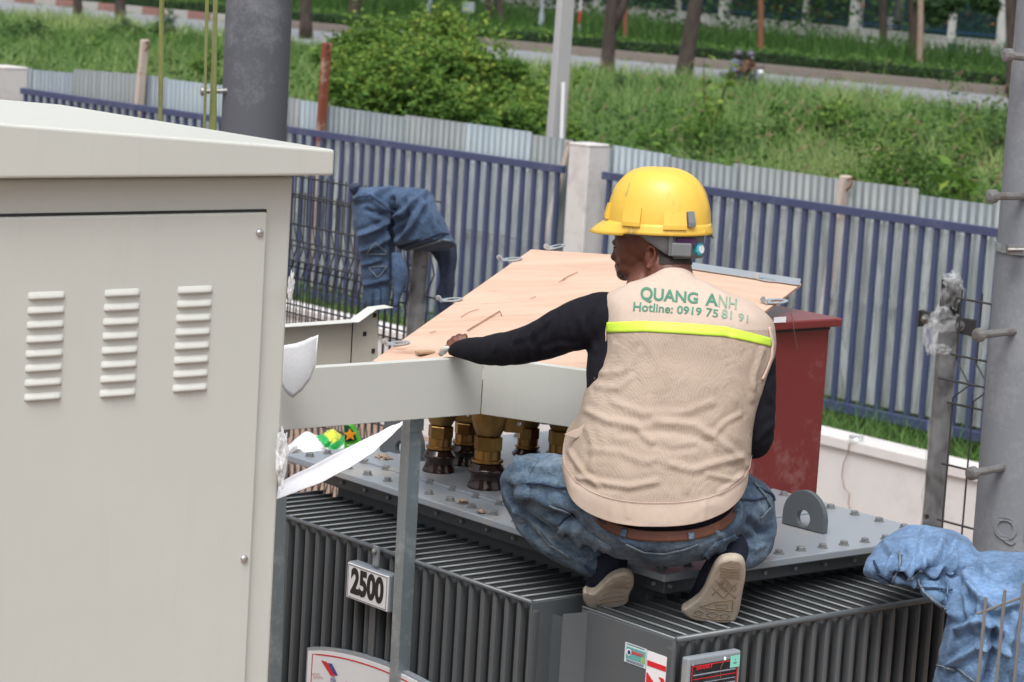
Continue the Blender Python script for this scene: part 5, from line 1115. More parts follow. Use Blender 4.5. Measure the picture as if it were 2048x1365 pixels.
def cut(me, keep):   # drop faces whose vertices are not kept (numpy mask)
    bm = bmesh.new(); bm.from_mesh(me); bm.verts.ensure_lookup_table(); bmesh.ops.delete(bm, geom=[v for v in bm.verts if not keep[v.index]], context='VERTS'); bm.to_mesh(me); bm.free(); return me
def place(name, me, mat, parent, smooth=True):
    off = np.array(wloc(parent)); setco(me, co(me)-off); me.name = name; me.materials.clear(); o = link(name, me, mat, parent, smooth); return o
class BB(MB):
    def ball(s, c, rx, ry=None, rz=None, ax=None, sub=3):
        bm = bmesh.new(); bmesh.ops.create_icosphere(bm, subdivisions=sub, radius=1); ry = ry or rx; rz = rz or rx
        X, Y, Zz = ax if ax else (Vector((1, 0, 0)), Vector((0, 1, 0)), Z); c = Vector(c)
        bm.verts.ensure_lookup_table(); s.add([c+X*(v.co.x*rx)+Y*(v.co.y*ry)+Zz*(v.co.z*rz) for v in bm.verts], [tuple(v.index for v in f.verts) for f in bm.faces]); bm.free(); return s
    def limb(s, pts, rs, n=20):
        P = []; Q = []; m = len(pts)   # smooth path
        for i in range(m-1):
            for k in range(5):
                t = k/5; p0, p1, p2, p3 = [Vector(pts[max(0, min(m-1, i+j))]) for j in (-1, 0, 1, 2)]
                P.append(.5*((2*p1)+(p2-p0)*t+(2*p0-5*p1+4*p2-p3)*t*t+(-p0+3*p1-3*p2+p3)*t**3)); Q.append(rs[i]+(rs[i+1]-rs[i])*t)
        P.append(Vector(pts[-1])); Q.append(rs[-1]); s.tube(P, Q, n); s.ball(P[0], Q[0]); s.ball(P[-1], Q[-1]); return s
def ringloft(rows, nU=120, sub=8, power=2.4, cap=True):
    """rows: (y at the sides, y at the middle of the side we see, x left, x right, depth of the ring centre, half thickness)"""
    A = np.array(rows, float); k = len(A); T = np.linspace(0, k-1, (k-1)*sub+1); out = []
    def cr(t):
        i = min(int(t), k-2); u = t-i; p = [A[max(0, min(k-1, i+j))] for j in (-1, 0, 1, 2)]
        return .5*((2*p[1])+(p[2]-p[0])*u+(2*p[0]-5*p[1]+4*p[2]-p[3])*u*u+(-p[0]+3*p[1]-3*p[2]+p[3])*u**3)
    vs = []
    for t in T:
        ys, yc, xl, xr, D, th = cr(t); xc = (xl+xr)/2; hw = (xr-xl)/2
        for j in range(nU):
            a = 2*math.pi*j/nU; sx, cx_ = math.sin(a), math.cos(a); sx = math.copysign(abs(sx)**(2/power), sx); cz = math.copysign(abs(cx_)**(2/power), cx_)
            vs.append(J(xc+hw*sx, ys+(yc-ys)*cz, D-th*cz))
    nv = len(T); fs = [(i*nU+j, i*nU+(j+1) % nU, (i+1)*nU+(j+1) % nU, (i+1)*nU+j) for i in range(nv-1) for j in range(nU)]
    if cap: fs += [tuple(range(nU))[::-1], tuple((nv-1)*nU+j for j in range(nU))]
    return vs, fs, nv
def rawmesh(vs, fs):
    me = bpy.data.meshes.new('m'); me.from_pydata([tuple(v) for v in vs], [], fs); bm = bmesh.new(); bm.from_mesh(me); bmesh.ops.recalc_face_normals(bm, faces=bm.faces); bm.to_mesh(me); bm.free(); me.update(); return me
# ---------------------------------------------------------------- materials
t = NT('skin'); n = t.noise(40, 4, .6); n2 = t.noise(9, 3); c = t.mix(t.ramp(n2, [(.35, 0), (.7, 1)]), (.090, .029, .017), (.140, .046, .027)); t.set(c, .5, 0, t.bump(n, .25, .001)); t.b.inputs['Subsurface Weight'].default_value = .12; t.b.inputs['Subsurface Radius'].default_value = (.01, .004, .002); M['skin'] = t.m
M['glove'] = cloth('pale_glove', [(.3, (.42, .42, .38)), (.7, (.52, .52, .48))], 900, .9, 6, 80, .3, 0, 0)
M['hair'] = painted('short_black_hair', (.028, .020, .017), .7, .1, 60, bumpy=.6)
M['blackcloth'] = cloth('black_knit', [(.3, (.0035, .0035, .007)), (.7, (.008, .0075, .013))], 900, .9, 6, 120, .3, .2, 0)
M['navy_cloth'] = cloth('navy_canvas', [(.3, (.006, .008, .018)), (.7, (.016, .019, .036))], 900, .85, 8, 120, .4, 0, 0)
M['yoke'] = cloth('beige_vest_cloth', [(.3, (.44, .345, .285)), (.6, (.50, .405, .34)), (.8, (.45, .36, .30))], 1100, .8, 3, 60, .25, .10, 0)
t = NT('beige_mesh_cloth'); w1 = t.n('ShaderNodeTexVoronoi'); w1.inputs['Scale'].default_value = 330; w1.inputs['Randomness'].default_value = .12; t.l(t.mapping((1, .6, 1), (.0, .2, .5)), w1.inputs[0]); n1 = t.noise(3.5, 5, .6)
c = t.mix(t.ramp(n1, [(.3, 0), (.75, 1)]), (.35, .275, .22), (.43, .345, .28)); c = t.mix(t.ramp(w1.outputs['Distance'], [(.15, .72), (.42, 0)]), c, (.17, .125, .10)); c = t.mix(t.ramp(t.noise(6, 7, .7), [(.52, 0), (.72, .55)]), c, (.27, .205, .15)); M['vestmesh'] = t.set(c, .85, 0, t.bump(w1.outputs['Distance'], .35, .001, t.bump(t.noise(16, 5, .6, None, 1.6), .5, .009)))
M['trim'] = cloth('vest_piping', [(.3, (.52, .37, .31)), (.7, (.60, .44, .37))], 600, .8, 8, 60, .4)
M['neon'] = painted('neon_yellow_tape', (.53, .76, .06), .5, .02, 9, bumpy=.05)
M['vgreen'] = painted('green_print_ink', (.055, .20, .13), .7, .1, 30); M['vgreenw'] = painted('worn_green_print', (.22, .33, .25), .8, .1, 50)
t = NT('worn_jeans'); n1 = t.noise(7, 6, .65); n2 = t.noise(70, 4, .75, t.mapping((1, 1, 2.5))); k_ = t.math('ADD', t.math('MULTIPLY', n1, .7), t.math('MULTIPLY', n2, .3))
c = t.ramp(k_, [(.34, (.017, .033, .064)), (.46, (.046, .080, .128)), (.55, (.105, .158, .22)), (.66, (.22, .28, .34))]); w = t.n('ShaderNodeTexWave'); w.inputs['Scale'].default_value = 180; t.l(t.mapping((1, 1, 1), (.5, .6, .7)), w.inputs[0])
M['jeans'] = t.set(c, .88, 0, t.bump(t.noise(24, 4, .6, None, 1.4), .45, .010, t.bump(w.outputs['Fac'], .25, .0008, t.bump(n2, .35, .002)))); t.b.inputs['Sheen Weight'].default_value = .05
def denim(nm, s, big=6, fold=.6):
    t = NT(nm); n1 = t.noise(big, 6, .65); n2 = t.noise(75, 4, .75, t.mapping((1, 1, 2.2))); k_ = t.math('ADD', t.math('MULTIPLY', n1, .62), t.math('MULTIPLY', n2, .38))
    c = t.ramp(k_, [(.33, tuple(x*.45 for x in s)), (.5, s), (.68, tuple(min(.8, x*1.75+.02) for x in s))]); t.set(c, .9, 0, t.bump(t.noise(17, 4, .6, None, 1.2), fold, .014, t.bump(n2, .35, .002))); t.b.inputs['Sheen Weight'].default_value = .05; return t.m
M['denim_dark'] = denim('hanging_denim', (.036, .068, .13), 6, .5); M['denim_light'] = denim('light_denim', (.105, .185, .315), 7, .5)
M['denim_in'] = denim('denim_inside', (.018, .028, .06), 5, .3)
M['stitch'] = painted('pale_frayed_edge', (.14, .18, .22), .9, .1, 60); M['dkstitch'] = painted('dark_seam', (.02, .035, .08), .9, .05)
M['leather'] = specked('brown_leather', (.125, .045, .027), (.20, .085, .05), .5, 12, 60, .5, .7, 0, .3)
M['sole'] = specked('dusty_rubber_sole', (.42, .365, .30), (.27, .23, .185), .8, 12, 50, .5, .7, 0, .4)
M['soleg'] = painted('sole_groove', (.28, .215, .15), .9, .05)
t = NT('helmet_yellow'); n1 = t.noise(13, 7, .75, t.mapping((1, .6, .5)), 1.2); n2 = t.noise(4, 3); c = t.mix(t.ramp(n1, [(.60, 0), (.66, .8)]), (.70, .45, .055), (.25, .17, .07)); c = t.mix(t.math('MULTIPLY', n2, .35), c, (.76, .47, .08)); M['helmet'] = t.set(c, t.math('ADD', .36, t.math('MULTIPLY', n1, .3)), 0, t.bump(n1, .04, .002)); t.b.inputs['Coat Weight'].default_value = .25
M['band_grey'] = painted('grey_plastic_strap', (.17, .18, .19), .5, .05, 20); M['cyan'] = painted('cyan_knob', (.05, .42, .52), .4, .03); M['purple'] = painted('purple_strap', (.09, .03, .12), .7, .05)
# ---------------------------------------------------------------- THE WORKER
pb = PZ(1325, 1200, 2.2); man = thing('person', pb, 'worker in yellow hard hat, beige vest and blue jeans squatting on the transformer', 'person')
# body: one continuous skin surface (head, neck, trunk, arms, hands, legs)
B = BB(); hd = 6.66
B.ball(J(1316, 448, hd), .098, .088, .105); B.ball(J(1300, 478, hd+.01), .088, .075, .07)
B.ball(J(1270, 498, hd+.015), .050, .056, .062); B.ball(J(1263, 527, hd+.02), .040, .046, .042); B.ball(J(1250, 548, hd+.03), .022, .028, .018)
B.ball(J(1236, 486, hd+.03), .0155, .035, .010); B.ball(J(1230, 514, hd+.035), .0115, .013, .0115); B.ball(J(1233, 503, hd+.035), .009, .011, .016); B.ball(J(1237, 532, hd+.035), .011, .018, .0065); B.ball(J(1239, 540, hd+.034), .011, .017, .006)
B.ball(J(1252, 512, hd-.0), .022, .03, .022)
B.limb([J(1350, 610, 6.58), J(1338, 555, 6.61), J(1330, 500, 6.645)], [.068, .060, .058]); B.limb([J(1285, 592, 6.62), J(1300, 545, 6.65)], [.05, .045])
vs, fs, _ = ringloft([(1050, 1072, 1220, 1440, 6.44, .09), (960, 1040, 1180, 1470, 6.44, .12), (850, 900, 1195, 1490, 6.47, .11), (740, 765, 1210, 1510, 6.50, .11), (670, 672, 1215, 1520, 6.54, .10), (610, 600, 1230, 1480, 6.57, .08), (575, 560, 1290, 1400, 6.60, .05)], 48, 4, 2.2); B.add(vs, fs)
LA = [J(1228, 655, 6.53), J(1150, 655, 6.56), J(1062, 690, 6.64), J(980, 703, 6.76), J(924, 698, 6.86)]
B.limb(LA, [.052, .050, .040, .031, .020])
RA = [J(1498, 690, 6.52), J(1512, 780, 6.50), J(1512, 872, 6.50), J(1470, 850, 6.68), J(1425, 800, 6.86)]
B.limb(RA, [.044, .040, .032, .028, .023])
# left hand gripping the top lip of the trunking; right hand holding it beyond the body
B.ball(J(915, 694, 6.895), .018, .036, .015)
for (x0, y0, x1, y1, x2, y2, l_) in ((931, 686, 930.5, 671.5, 933, 684, .0064), (922, 686, 918.5, 672, 920, 686, .0072), (914, 690, 907.5, 676.5, 908, 692, .0072), (906, 694, 898.5, 684, 898, 700, .0068)):
    B.limb([J(x0, y0, 6.90), J(x1, y1, 6.915), J(x2, y2-2, 6.965), J(x2+3, y2+8, 6.955)], [l_, l_, l_*.9, l_*.8], 12)
B.limb([J(910, 698, 6.885), J(894, 696, 6.90), J(888, 704, 6.915)], [.010, .0090, .0075], 12)
hp = J(1412, 788, 6.90); B.ball(hp, .022, .038, .030)
for k in range(4): a = hp+Vector((-.024+.015*k, .03, -.004)); B.limb([a, a+Vector((-.004, .034, -.004)), a+Vector((-.006, .05, -.028)), a+Vector((-.004, .036, -.044))], [.0095, .0092, .0085, .0075], 10)
B.limb([hp+Vector((-.02, 0, 0)), hp+Vector((-.045, .018, -.01)), hp+Vector((-.045, .038, -.025))], [.011, .0105, .009], 10)
LL = [J(1265, 1050, 6.44), J(1140, 992, 6.55), J(1058, 972, 6.66)]; LS = [J(1055, 985, 6.68), J(1118, 1060, 6.64), J(1196, 1112, 6.58), J(1214, 1146, 6.56)]
RL = [J(1385, 1050, 6.44), J(1465, 1010, 6.58), J(1503, 1004, 6.68)]; RS = [J(1505, 1020, 6.68), J(1502, 1070, 6.60), J(1468, 1105, 6.50), J(1440, 1150, 6.47)]
B.limb(LL, [.060, .052, .042]); B.limb(LS, [.034, .030, .024, .022]); B.limb(RL, [.060, .052, .040]); B.limb(RS, [.034, .034, .030, .026])
# ear
ear = []
for a in np.linspace(-2.4, 2.2, 16): ear.append(J(1299+11*math.cos(a*.9+.2)*1.0+3*math.sin(a), 514-22*math.sin(a*1.0+.25), hd-.083-.004*math.cos(a)))
B.tube(ear, [.0042]*16, 8); B.ball(J(1297, 514, hd-.072), .010, .008, .022)
me = remeshed(B, .0036, 3, .45); body = place('body', me, M['skin'], man)
gl = BB(); gl.limb([J(896, 697, 6.885), J(889, 699, 6.895), J(882, 708, 6.91)], [.0065, .0092, .0075]); place('glove_thumb', remeshed(gl, .003, 2), M['glove'], man)
# hair: the stubble on temple and nape, a thin shell over the skin
me = body.data.copy(); off = np.array(wloc(man)); P = co(me)+off; p = pixn(P); N = nrm(me)
inhair = (p[:, 1] < 530) & (p[:, 1] > 440) & (p[:, 0] > 1252+np.clip((p[:, 1]-478), 0, 60)*1.1) & (P[:, 1] < 7) & ~((np.abs(p[:, 0]-1297) < 17) & (np.abs(p[:, 1]-514) < 30) & (P[:, 1] < hd-.055)) & (p[:, 1]-541 < -.25*(1385-p[:, 0])*.0) & (p[:, 0] > 1318-(np.clip(500-p[:, 1], 0, 60))*1.4)
setco(me, co(me)+N*.0025); me = cut(me, inhair); me.materials.clear(); link('hair', me, M['hair'], man, smooth=True)
# eye, brow, moustache
eb = [J(1229, 487, hd+.018), J(1235, 485, hd+.006), J(1243, 486, hd-.010)]; MB().tube(eb, [.0012, .0026, .0015], 6).build('eyebrow', M['hair'], man, smooth=True)
MB().tube([J(1226, 496, hd+.016), J(1230, 495, hd+.008), J(1235, 497, hd+.002)], [.0010, .0022, .0014], 6).build('eyelid', M['hair'], man, smooth=True)
mu = BB(); 
for (x, y, r1) in ((1236, 530, .0035), (1241, 531, .0035), (1238, 545, .0055), (1242, 552, .0055)): mu.ball(J(x, y, hd-.002 if y < 540 else hd+.004), r1*1.3, r1*1.6, r1*.8, sub=2)
place('beard', remeshed(mu, .0022, 2), M['hair'], man)
# shirt ------------------------------------------------------------------
S = BB(); vs, fs, _ = ringloft([(1010, 1068, 1190, 1468, 6.43, .135), (930, 1010, 1170, 1480, 6.44, .135), (850, 905, 1172, 1500, 6.47, .125), (745, 770, 1174, 1528, 6.51, .12), (680, 684, 1180, 1535, 6.54, .115), (625, 610, 1200, 1510, 6.56, .10), (585, 565, 1250, 1420, 6.59, .06)], 60, 4, 2.3); S.add(vs, fs)
S.limb([J(1232, 640, 6.54), J(1195, 640, 6.54), J(1140, 656, 6.56), J(1062, 688, 6.64), J(985, 701, 6.75), J(930, 699, 6.84), J(910, 700, 6.868)], [.064, .0665, .060, .0475, .0395, .027, .018])
S.limb([J(1490, 680, 6.52), J(1502, 720, 6.52), J(1506, 800, 6.50), J(1504, 878, 6.50), J(1470, 852, 6.66), J(1428, 806, 6.84)], [.062, .060, .056, .050, .044, .028])
me = remeshed(S, .0065, 5)
folds(me, [(((1195, 600), (1170, 640), (1165, 690)), .005, 5), (((1150, 610), (1140, 650), (1150, 690)), .004, 5), (((1110, 635), (1100, 680), (1105, 705)), .005, 5), (((1075, 650), (1060, 690), (1075, 720)), .006, 5), (((1040, 665), (1025, 695), (1035, 728)), .005, 5), (((1000, 665), (990, 700)), .003, 5), (((1100, 640), (1060, 672), (1030, 680)), .004, 5), (((1165, 697), (1120, 690), (1090, 700)), .005, 5), (((1190, 700), (1175, 670), (1160, 640)), .004, 6), (((1545, 760), (1535, 780), (1540, 800)), .005, 6), (((1545, 850), (1530, 862), (1515, 880)), .006, 6)], .0022, 16)
place('shirt', me, M['blackcloth'], man)
# vest -------------------------------------------------------------------
VR_ = [(938, 1054, 1126, 1496, 6.435, .168), (908, 1018, 1126, 1501, 6.44, .170), (880, 972, 1138, 1503, 6.445, .163), (838, 905, 1157, 1508, 6.46, .158), (790, 842, 1172, 1520, 6.48, .154), (745, 782, 1186, 1536, 6.50, .152), (702, 722, 1200, 1550, 6.52, .150), (665, 668, 1203, 1551, 6.535, .146), (636, 624, 1199, 1541, 6.55, .135), (607, 586, 1196, 1500, 6.57, .115), (590, 562, 1225, 1448, 6.585, .095), (578, 545, 1278, 1404, 6.60, .078), (572, 536, 1302, 1394, 6.605, .072)]
nU = 260; sub = 13; vs, fs, nv = ringloft(VR_, nU, sub, 2.35, cap=False); me = rawmesh(vs, fs)
FL = [(((1176, 823), (1214, 842), (1268, 850), (1302, 884)), .010, 9), (((1313, 842), (1390, 850), (1428, 876), (1473, 911), (1492, 933)), .012, 10), (((1240, 868), (1310, 862), (1380, 872), (1420, 884)), -.006, 9), (((1157, 956), (1214, 968), (1260, 975), (1313, 964)), .010, 8), (((1329, 926), (1386, 941), (1435, 926), (1485, 914)), .009, 9),
      (((1420, 868), (1432, 895), (1466, 926)), .007, 8), (((1203, 747), (1252, 743), (1279, 705)), .006, 9), (((1195, 773), (1237, 777), (1262, 756)), .006, 8), (((1465, 676), (1492, 743), (1504, 775)), .006, 8), (((1526, 700), (1510, 750), (1504, 800)), .006, 8), (((1440, 690), (1455, 760), (1470, 800)), .003, 10),
      (((1226, 804), (1283, 827), (1367, 827), (1424, 804)), .006, 10), (((1138, 903), (1161, 941), (1195, 972)), .008, 7), (((1313, 892), (1348, 903), (1390, 895)), -.005, 8), (((1416, 949), (1462, 960), (1489, 952)), .007, 7), (((1367, 941), (1372, 985)), .004, 8), (((1180, 900), (1240, 905), (1290, 925), (1330, 915)), .006, 9),
      (((1440, 985), (1470, 965), (1488, 945)), .006, 6), (((1175, 860), (1190, 900), (1180, 940)), .005, 8), (((1480, 830), (1450, 845), (1430, 870)), .006, 7), (((1230, 690), (1215, 720), (1205, 745)), .004, 8), (((1300, 700), (1330, 740), (1320, 780)), .003, 14), (((1250, 1000), (1256, 1035)), .003, 6), (((1330, 1010), (1335, 1045)), .002, 8), (((1410, 1000), (1405, 1040)), .003, 7)]
FL = [(pl, a*.62, w*.72) for pl, a, w in FL]
folds(me, FL, .0034, 9)
P = co(me).reshape(nv, nU, 3)
vest_bvh = BVHTree.FromPolygons([Vector(v) for v in co(me)], [tuple(f) for f in fs])
def hit(x, y, bvh=None, lift=.0018, d=None):
    dr = ray(x, y).normalized(); h = (bvh or vest_bvh).ray_cast(CAM, dr); 
    if h[0] is None: return None
    n = h[1] if h[1].dot(dr) < 0 else -h[1]; return h[0]+n*lift
# split the loft into hem band, mesh back and yoke
def yc_at(r): i = min(int(r/sub), len(VR_)-2); u = r/sub-i; return VR_[i][1]*(1-u)+VR_[i+1][1]*u
off = np.array(wloc(man)); vo = None
me.materials.append(M['yoke']); me.materials.append(M['vestmesh'])
mi = []
for i in range(nv-1):
    yc = yc_at(i); mi += [1 if (yc < 1006 and yc > 662) else 0]*nU
me.polygons.foreach_set('material_index', mi); setco(me, co(me)-off); me.name = 'vest'; vest = bpy.data.objects.new('vest', me); COL.objects.link(vest); vest.parent = man; me.polygons.foreach_set('use_smooth', [True]*len(me.polygons)); s = vest.modifiers.new('s', 'SOLIDIFY'); s.thickness = .0025; s.offset = -1
def surf_strip(pts, w, mat, name, parent, bvh=None, lift=.002, step=4, th=.0012):
    P = []; 
    for a, b in zip(pts[:-1], pts[1:]):
        n = max(1, int(math.dist(a, b)/step)); P += [(a[0]+(b[0]-a[0])*i/n, a[1]+(b[1]-a[1])*i/n) for i in range(n)]
    P.append(pts[-1]); vs = []
    for i, p in enumerate(P):
        q0, q1 = P[max(0, i-1)], P[min(len(P)-1, i+1)]; dx, dy = q1[0]-q0[0], q1[1]-q0[1]; l_ = math.hypot(dx, dy) or 1; nx_, ny_ = -dy/l_, dx/l_; row = []
        for k in (-.5, 0, .5):
            h = hit(p[0]+nx_*w*k, p[1]+ny_*w*k, bvh, lift+(.0008 if k == 0 else 0)); row.append(h)
        if all(r is not None for r in row) and (row[0]-row[2]).length < .03+w*.003 and (not vs or (row[1]-vs[-2]).length < .05): vs += row
    n = len(vs)//3
    if n < 2: return None
    fs = []
    for i in range(n-1):
        for k in (0, 1): a = 3*i+k; fs.append((a, a+1, a+4, a+3))
    o = mesh(name, vs, fs, mat, parent, smooth=True); s = o.modifiers.new('s', 'SOLIDIFY'); s.thickness = th; s.offset = 0; return o
# neon stripe, draped on the back
ns = 70; vs = []; fs = []
for i in range(ns+1):
    u = i/ns; x = 1212+(1543-1212)*u; yt = np.interp(x, [1212, 1290, 1380, 1450, 1500, 1545], [645, 643, 648, 654, 666, 678]); hh = np.interp(x, [1212, 1400, 1545], [21, 21, 17])
    for k in range(5): 
        h = hit(min(x, 1542), yt+hh*k/4, None, .0022); vs.append(h if h is not None else vs[-1]+Vector((0, 0, 0)))
for i in range(ns):
    for k in range(4): a = i*5+k; fs.append((a, a+1, a+6, a+5))
o = mesh('reflective_stripe', vs, fs, M['neon'], vest, smooth=True); s = o.modifiers.new('s', 'SOLIDIFY'); s.thickness = .001; s.offset = 0
surf_strip([(1199, 588), (1206, 620), (1210, 650), (1210, 680), (1204, 712), (1193, 742), (1187, 757)], 8, M['trim'], 'armhole_piping', vest)
surf_strip([(1538, 655), (1545, 690), (1543, 715), (1533, 742), (1524, 760)], 6, M['trim'], 'armhole_piping', vest)
rr = next(i for i in range(nv) if yc_at(i) < 1006); vs = []
for j in range(-62, 63):
    q = Vector(P[rr, j % nU]); q1 = Vector(P[rr-1, j % nU]); c_ = Vector(P[rr].mean(0)); o_ = (q-c_); o_.z = 0; o_.normalize(); vs += [q+o_*.0025, q.lerp(q1, .35)+o_*.0025]
o = mesh('hem_seam', vs, [(2*i, 2*i+1, 2*i+3, 2*i+2) for i in range(len(vs)//2-1)], M['trim'], vest, smooth=True); s = o.modifiers.new('s', 'SOLIDIFY'); s.thickness = .001; s.offset = 0
MB().prism([J(1172, 846, 6.40), J(1160, 856, 6.40), J(1129, 869, 6.40), J(1134, 872, 6.40), J(1152, 877, 6.40), J(1170, 868, 6.40)], Vector((0, .003, 0))).build('side_tab', M['yoke'], vest, bevel=.001)
# lettering, laid on the cloth
def warp_text(s, x0, y0, x1, y1, hpx, mat, name, bold=.0, curve=0):
    me = text_mesh(s, 1.0, bold, 0, 'LEFT'); xs = [v.co.x for v in me.vertices]; a, b = min(xs), max(xs)
    bm = bmesh.new(); bm.from_mesh(me); bmesh.ops.triangulate(bm, faces=bm.faces); bmesh.ops.subdivide_edges(bm, edges=[e for e in bm.edges if e.calc_length() > .12], cuts=2, use_grid_fill=False); bmesh.ops.triangulate(bm, faces=bm.faces)
    cap = .70; sl = (y1-y0)/(x1-x0)
    for v in bm.verts:
        u = (v.co.x-a)/(b-a); x = x0+(x1-x0)*u; y = y0+(y1-y0)*u**(1+curve)-v.co.y/cap*hpx*(1-.18*u); h = hit(x+v.co.y*2, y, None, .0016); v.co = (h-Vector(off)) if h is not None else v.co
    bm.to_mesh(me); bm.free(); me.name = name; return link(name, me, mat, vest)
warp_text('QUANG', 1281, 591-2, 1396, 604-5, 25, M['vgreen'], 'printed_name', .028, .1)
warp_text('A', 1411, 600, 1436, 604, 25, M['vgreen'], 'printed_name', .028); warp_text('NH', 1437, 604, 1473, 611, 25, M['vgreenw'], 'printed_name_worn', .012)
warp_text('Hotline: 0919', 1267, 615, 1403, 625, 17.5, M['vgreen'], 'printed_phone', .018, .2)
warp_text('75', 1412, 626, 1436, 629, 17.5, M['vgreen'], 'printed_phone', .012); warp_text('81 91', 1443, 629, 1496, 640, 17.5, M['vgreenw'], 'printed_phone', .012, .2)
# jeans ------------------------------------------------------------------
T_ = BB(); vs, fs, _ = ringloft([(985, 1068, 1182, 1474, 6.44, .142), (1020, 1090, 1172, 1484, 6.445, .148), (1050, 1112, 1190, 1470, 6.46, .135), (1080, 1130, 1235, 1425, 6.48, .09)], 60, 5, 2.3); T_.add(vs, fs)
T_.limb([J(1265, 1040, 6.46), J(1200, 1010, 6.51), J(1135, 985, 6.56), J(1072, 967, 6.65), J(1056, 968, 6.68)], [.100, .102, .094, .074, .068]); T_.limb([J(1052, 985, 6.68), J(1080, 1040, 6.65), J(1130, 1082, 6.61), J(1190, 1118, 6.56)], [.062, .060, .057, .045])
T_.limb([J(1385, 1040, 6.46), J(1430, 1020, 6.52), J(1475, 1012, 6.60), J(1496, 1010, 6.68)], [.100, .098, .086, .068]); T_.limb([J(1500, 1018, 6.69), J(1508, 1060, 6.63), J(1498, 1092, 6.56), J(1462, 1108, 6.50)], [.062, .056, .052, .048])
T_.ball(J(1320, 1085, 6.47), .11, .11, .055)
me = remeshed(T_, .0068, 4)
JF = [(((1060, 930), (1100, 940), (1140, 925)), .010, 7), (((1020, 960), (1060, 965), (1110, 968)), .006, 6), (((1045, 1004), (1095, 1030), (1150, 1040)), -.022, 9), (((1110, 1000), (1160, 1020), (1200, 1060)), .012, 8), (((1040, 1020), (1080, 1060), (1130, 1075)), .010, 7), (((1075, 1050), (1115, 1100), (1160, 1120)), .009, 7), (((1150, 1040), (1180, 1075), (1215, 1100)), .014, 7), (((1160, 985), (1185, 1020), (1215, 1045)), .009, 7),
      (((1245, 1090), (1320, 1112), (1390, 1100)), -.006, 5), (((1470, 1000), (1480, 1040), (1470, 1070)), .010, 6), (((1500, 975), (1515, 1010), (1530, 1030)), .009, 6), (((1495, 1045), (1520, 1062), (1540, 1060)), -.018, 7), (((1480, 1085), (1510, 1100), (1530, 1090)), .009, 6), (((1430, 1060), (1450, 1080), (1440, 1110)), .008, 6), (((1010, 985), (1030, 1010), (1040, 1040)), .010, 6), (((1130, 940), (1120, 970), (1140, 1000)), .008, 6), (((1230, 1060), (1250, 1085), (1290, 1105)), .005, 6)]
folds(me, JF, .0048, 13, amp=.9); Pj = co(me); jb = BVHTree.FromPolygons([Vector(v) for v in Pj], [tuple(p.vertices) for p in me.polygons]); jeans = place('jeans', me, M['jeans'], man)
ES = [([(1042, 915), (1030, 939), (1030, 965), (1036, 985), (1045, 1004), (1055, 1005)], 4.5, 'stitch', 'frayed_edge'), ([(1028, 921), (1042, 916), (1075, 923)], 4, 'stitch', 'frayed_edge'), ([(1042, 966), (1086, 968), (1131, 978), (1146, 990)], 3, 'dkstitch', 'seam'), ([(1117, 1054), (1141, 1055), (1150, 1080), (1170, 1098), (1179, 1106), (1182, 1120), (1218, 1112)], 4.5, 'stitch', 'pocket_edge'), ([(1117, 1053), (1130, 1040), (1146, 1031)], 3, 'dkstitch', 'pocket_edge'),
      ([(1397, 1143), (1408, 1125), (1422, 1105), (1440, 1088), (1470, 1071)], 4.5, 'stitch', 'pocket_edge'), ([(1252, 1088), (1288, 1104), (1329, 1107), (1370, 1098), (1395, 1088)], 3, 'stitch', 'yoke_seam'), ([(1507, 966), (1532, 995), (1541, 1014), (1520, 1038)], 4, 'stitch', 'frayed_edge'), ([(1100, 1012), (1140, 1026), (1150, 1040)], 3, 'stitch', 'pocket_edge'), ([(1465, 1000), (1510, 1000), (1535, 995)], 3, 'dkstitch', 'seam'), ([(1190, 1015), (1200, 1040), (1220, 1050)], 3, 'dkstitch', 'seam'), ([(1060, 1040), (1100, 1090), (1140, 1115)], 2.5, 'stitch', 'seam'), ([(1512, 975), (1545, 990), (1553, 1030), (1545, 1070)], 3, 'dkstitch', 'seam'),
      ([(1170, 1130), (1180, 1140), (1195, 1146)], 5, 'dkstitch', 'cuff_edge')]
for pts, w, mt, nm in ES: surf_strip(pts, w, M[mt], nm, jeans, jb, .003, 4, .0025)
def flap(pts_top, pts_bot, nm, par, out=.012, mat='jeans', bvh=None):   # denim flap standing off the cloth
    vs = []; fs = []; n = 14
    def lerp(pl, u): i = min(int(u*(len(pl)-1)), len(pl)-2); v = u*(len(pl)-1)-i; return (pl[i][0]*(1-v)+pl[i+1][0]*v, pl[i][1]*(1-v)+pl[i+1][1]*v)
    for i in range(n+1):
        a, b = lerp(pts_top, i/n), lerp(pts_bot, i/n)
        for k in range(5):
            u = k/4; h = hit(a[0]+(b[0]-a[0])*u, a[1]+(b[1]-a[1])*u, bvh or jb, .003+out*u+.004*math.sin(i*1.1)*u)
            if h is None: h = hit(a[0]*.6+1300*.4*0+a[0]*.4, a[1], bvh or jb, .004) or (vs[-1] if vs else J(a[0], a[1], 6.55))
            vs.append(h)
    for i in range(n):
        for k in range(4): q = i*5+k; fs.append((q, q+1, q+6, q+5))
    o = mesh(nm, vs, fs, M[mat], par, smooth=True); s = o.modifiers.new('s', 'SOLIDIFY'); s.thickness = .003; return o
flap([(1146, 1031), (1175, 1060), (1225, 1095)], [(1120, 1056), (1155, 1090), (1185, 1120)], 'pocket_flap', jeans)
flap([(1470, 1068), (1430, 1085), (1405, 1110)], [(1480, 1078), (1448, 1105), (1402, 1140)], 'pocket_flap', jeans, .008)
flap([(1075, 925), (1060, 950), (1062, 1000)], [(1036, 918), (1026, 960), (1042, 1006)], 'knee_flap', jeans, .010)
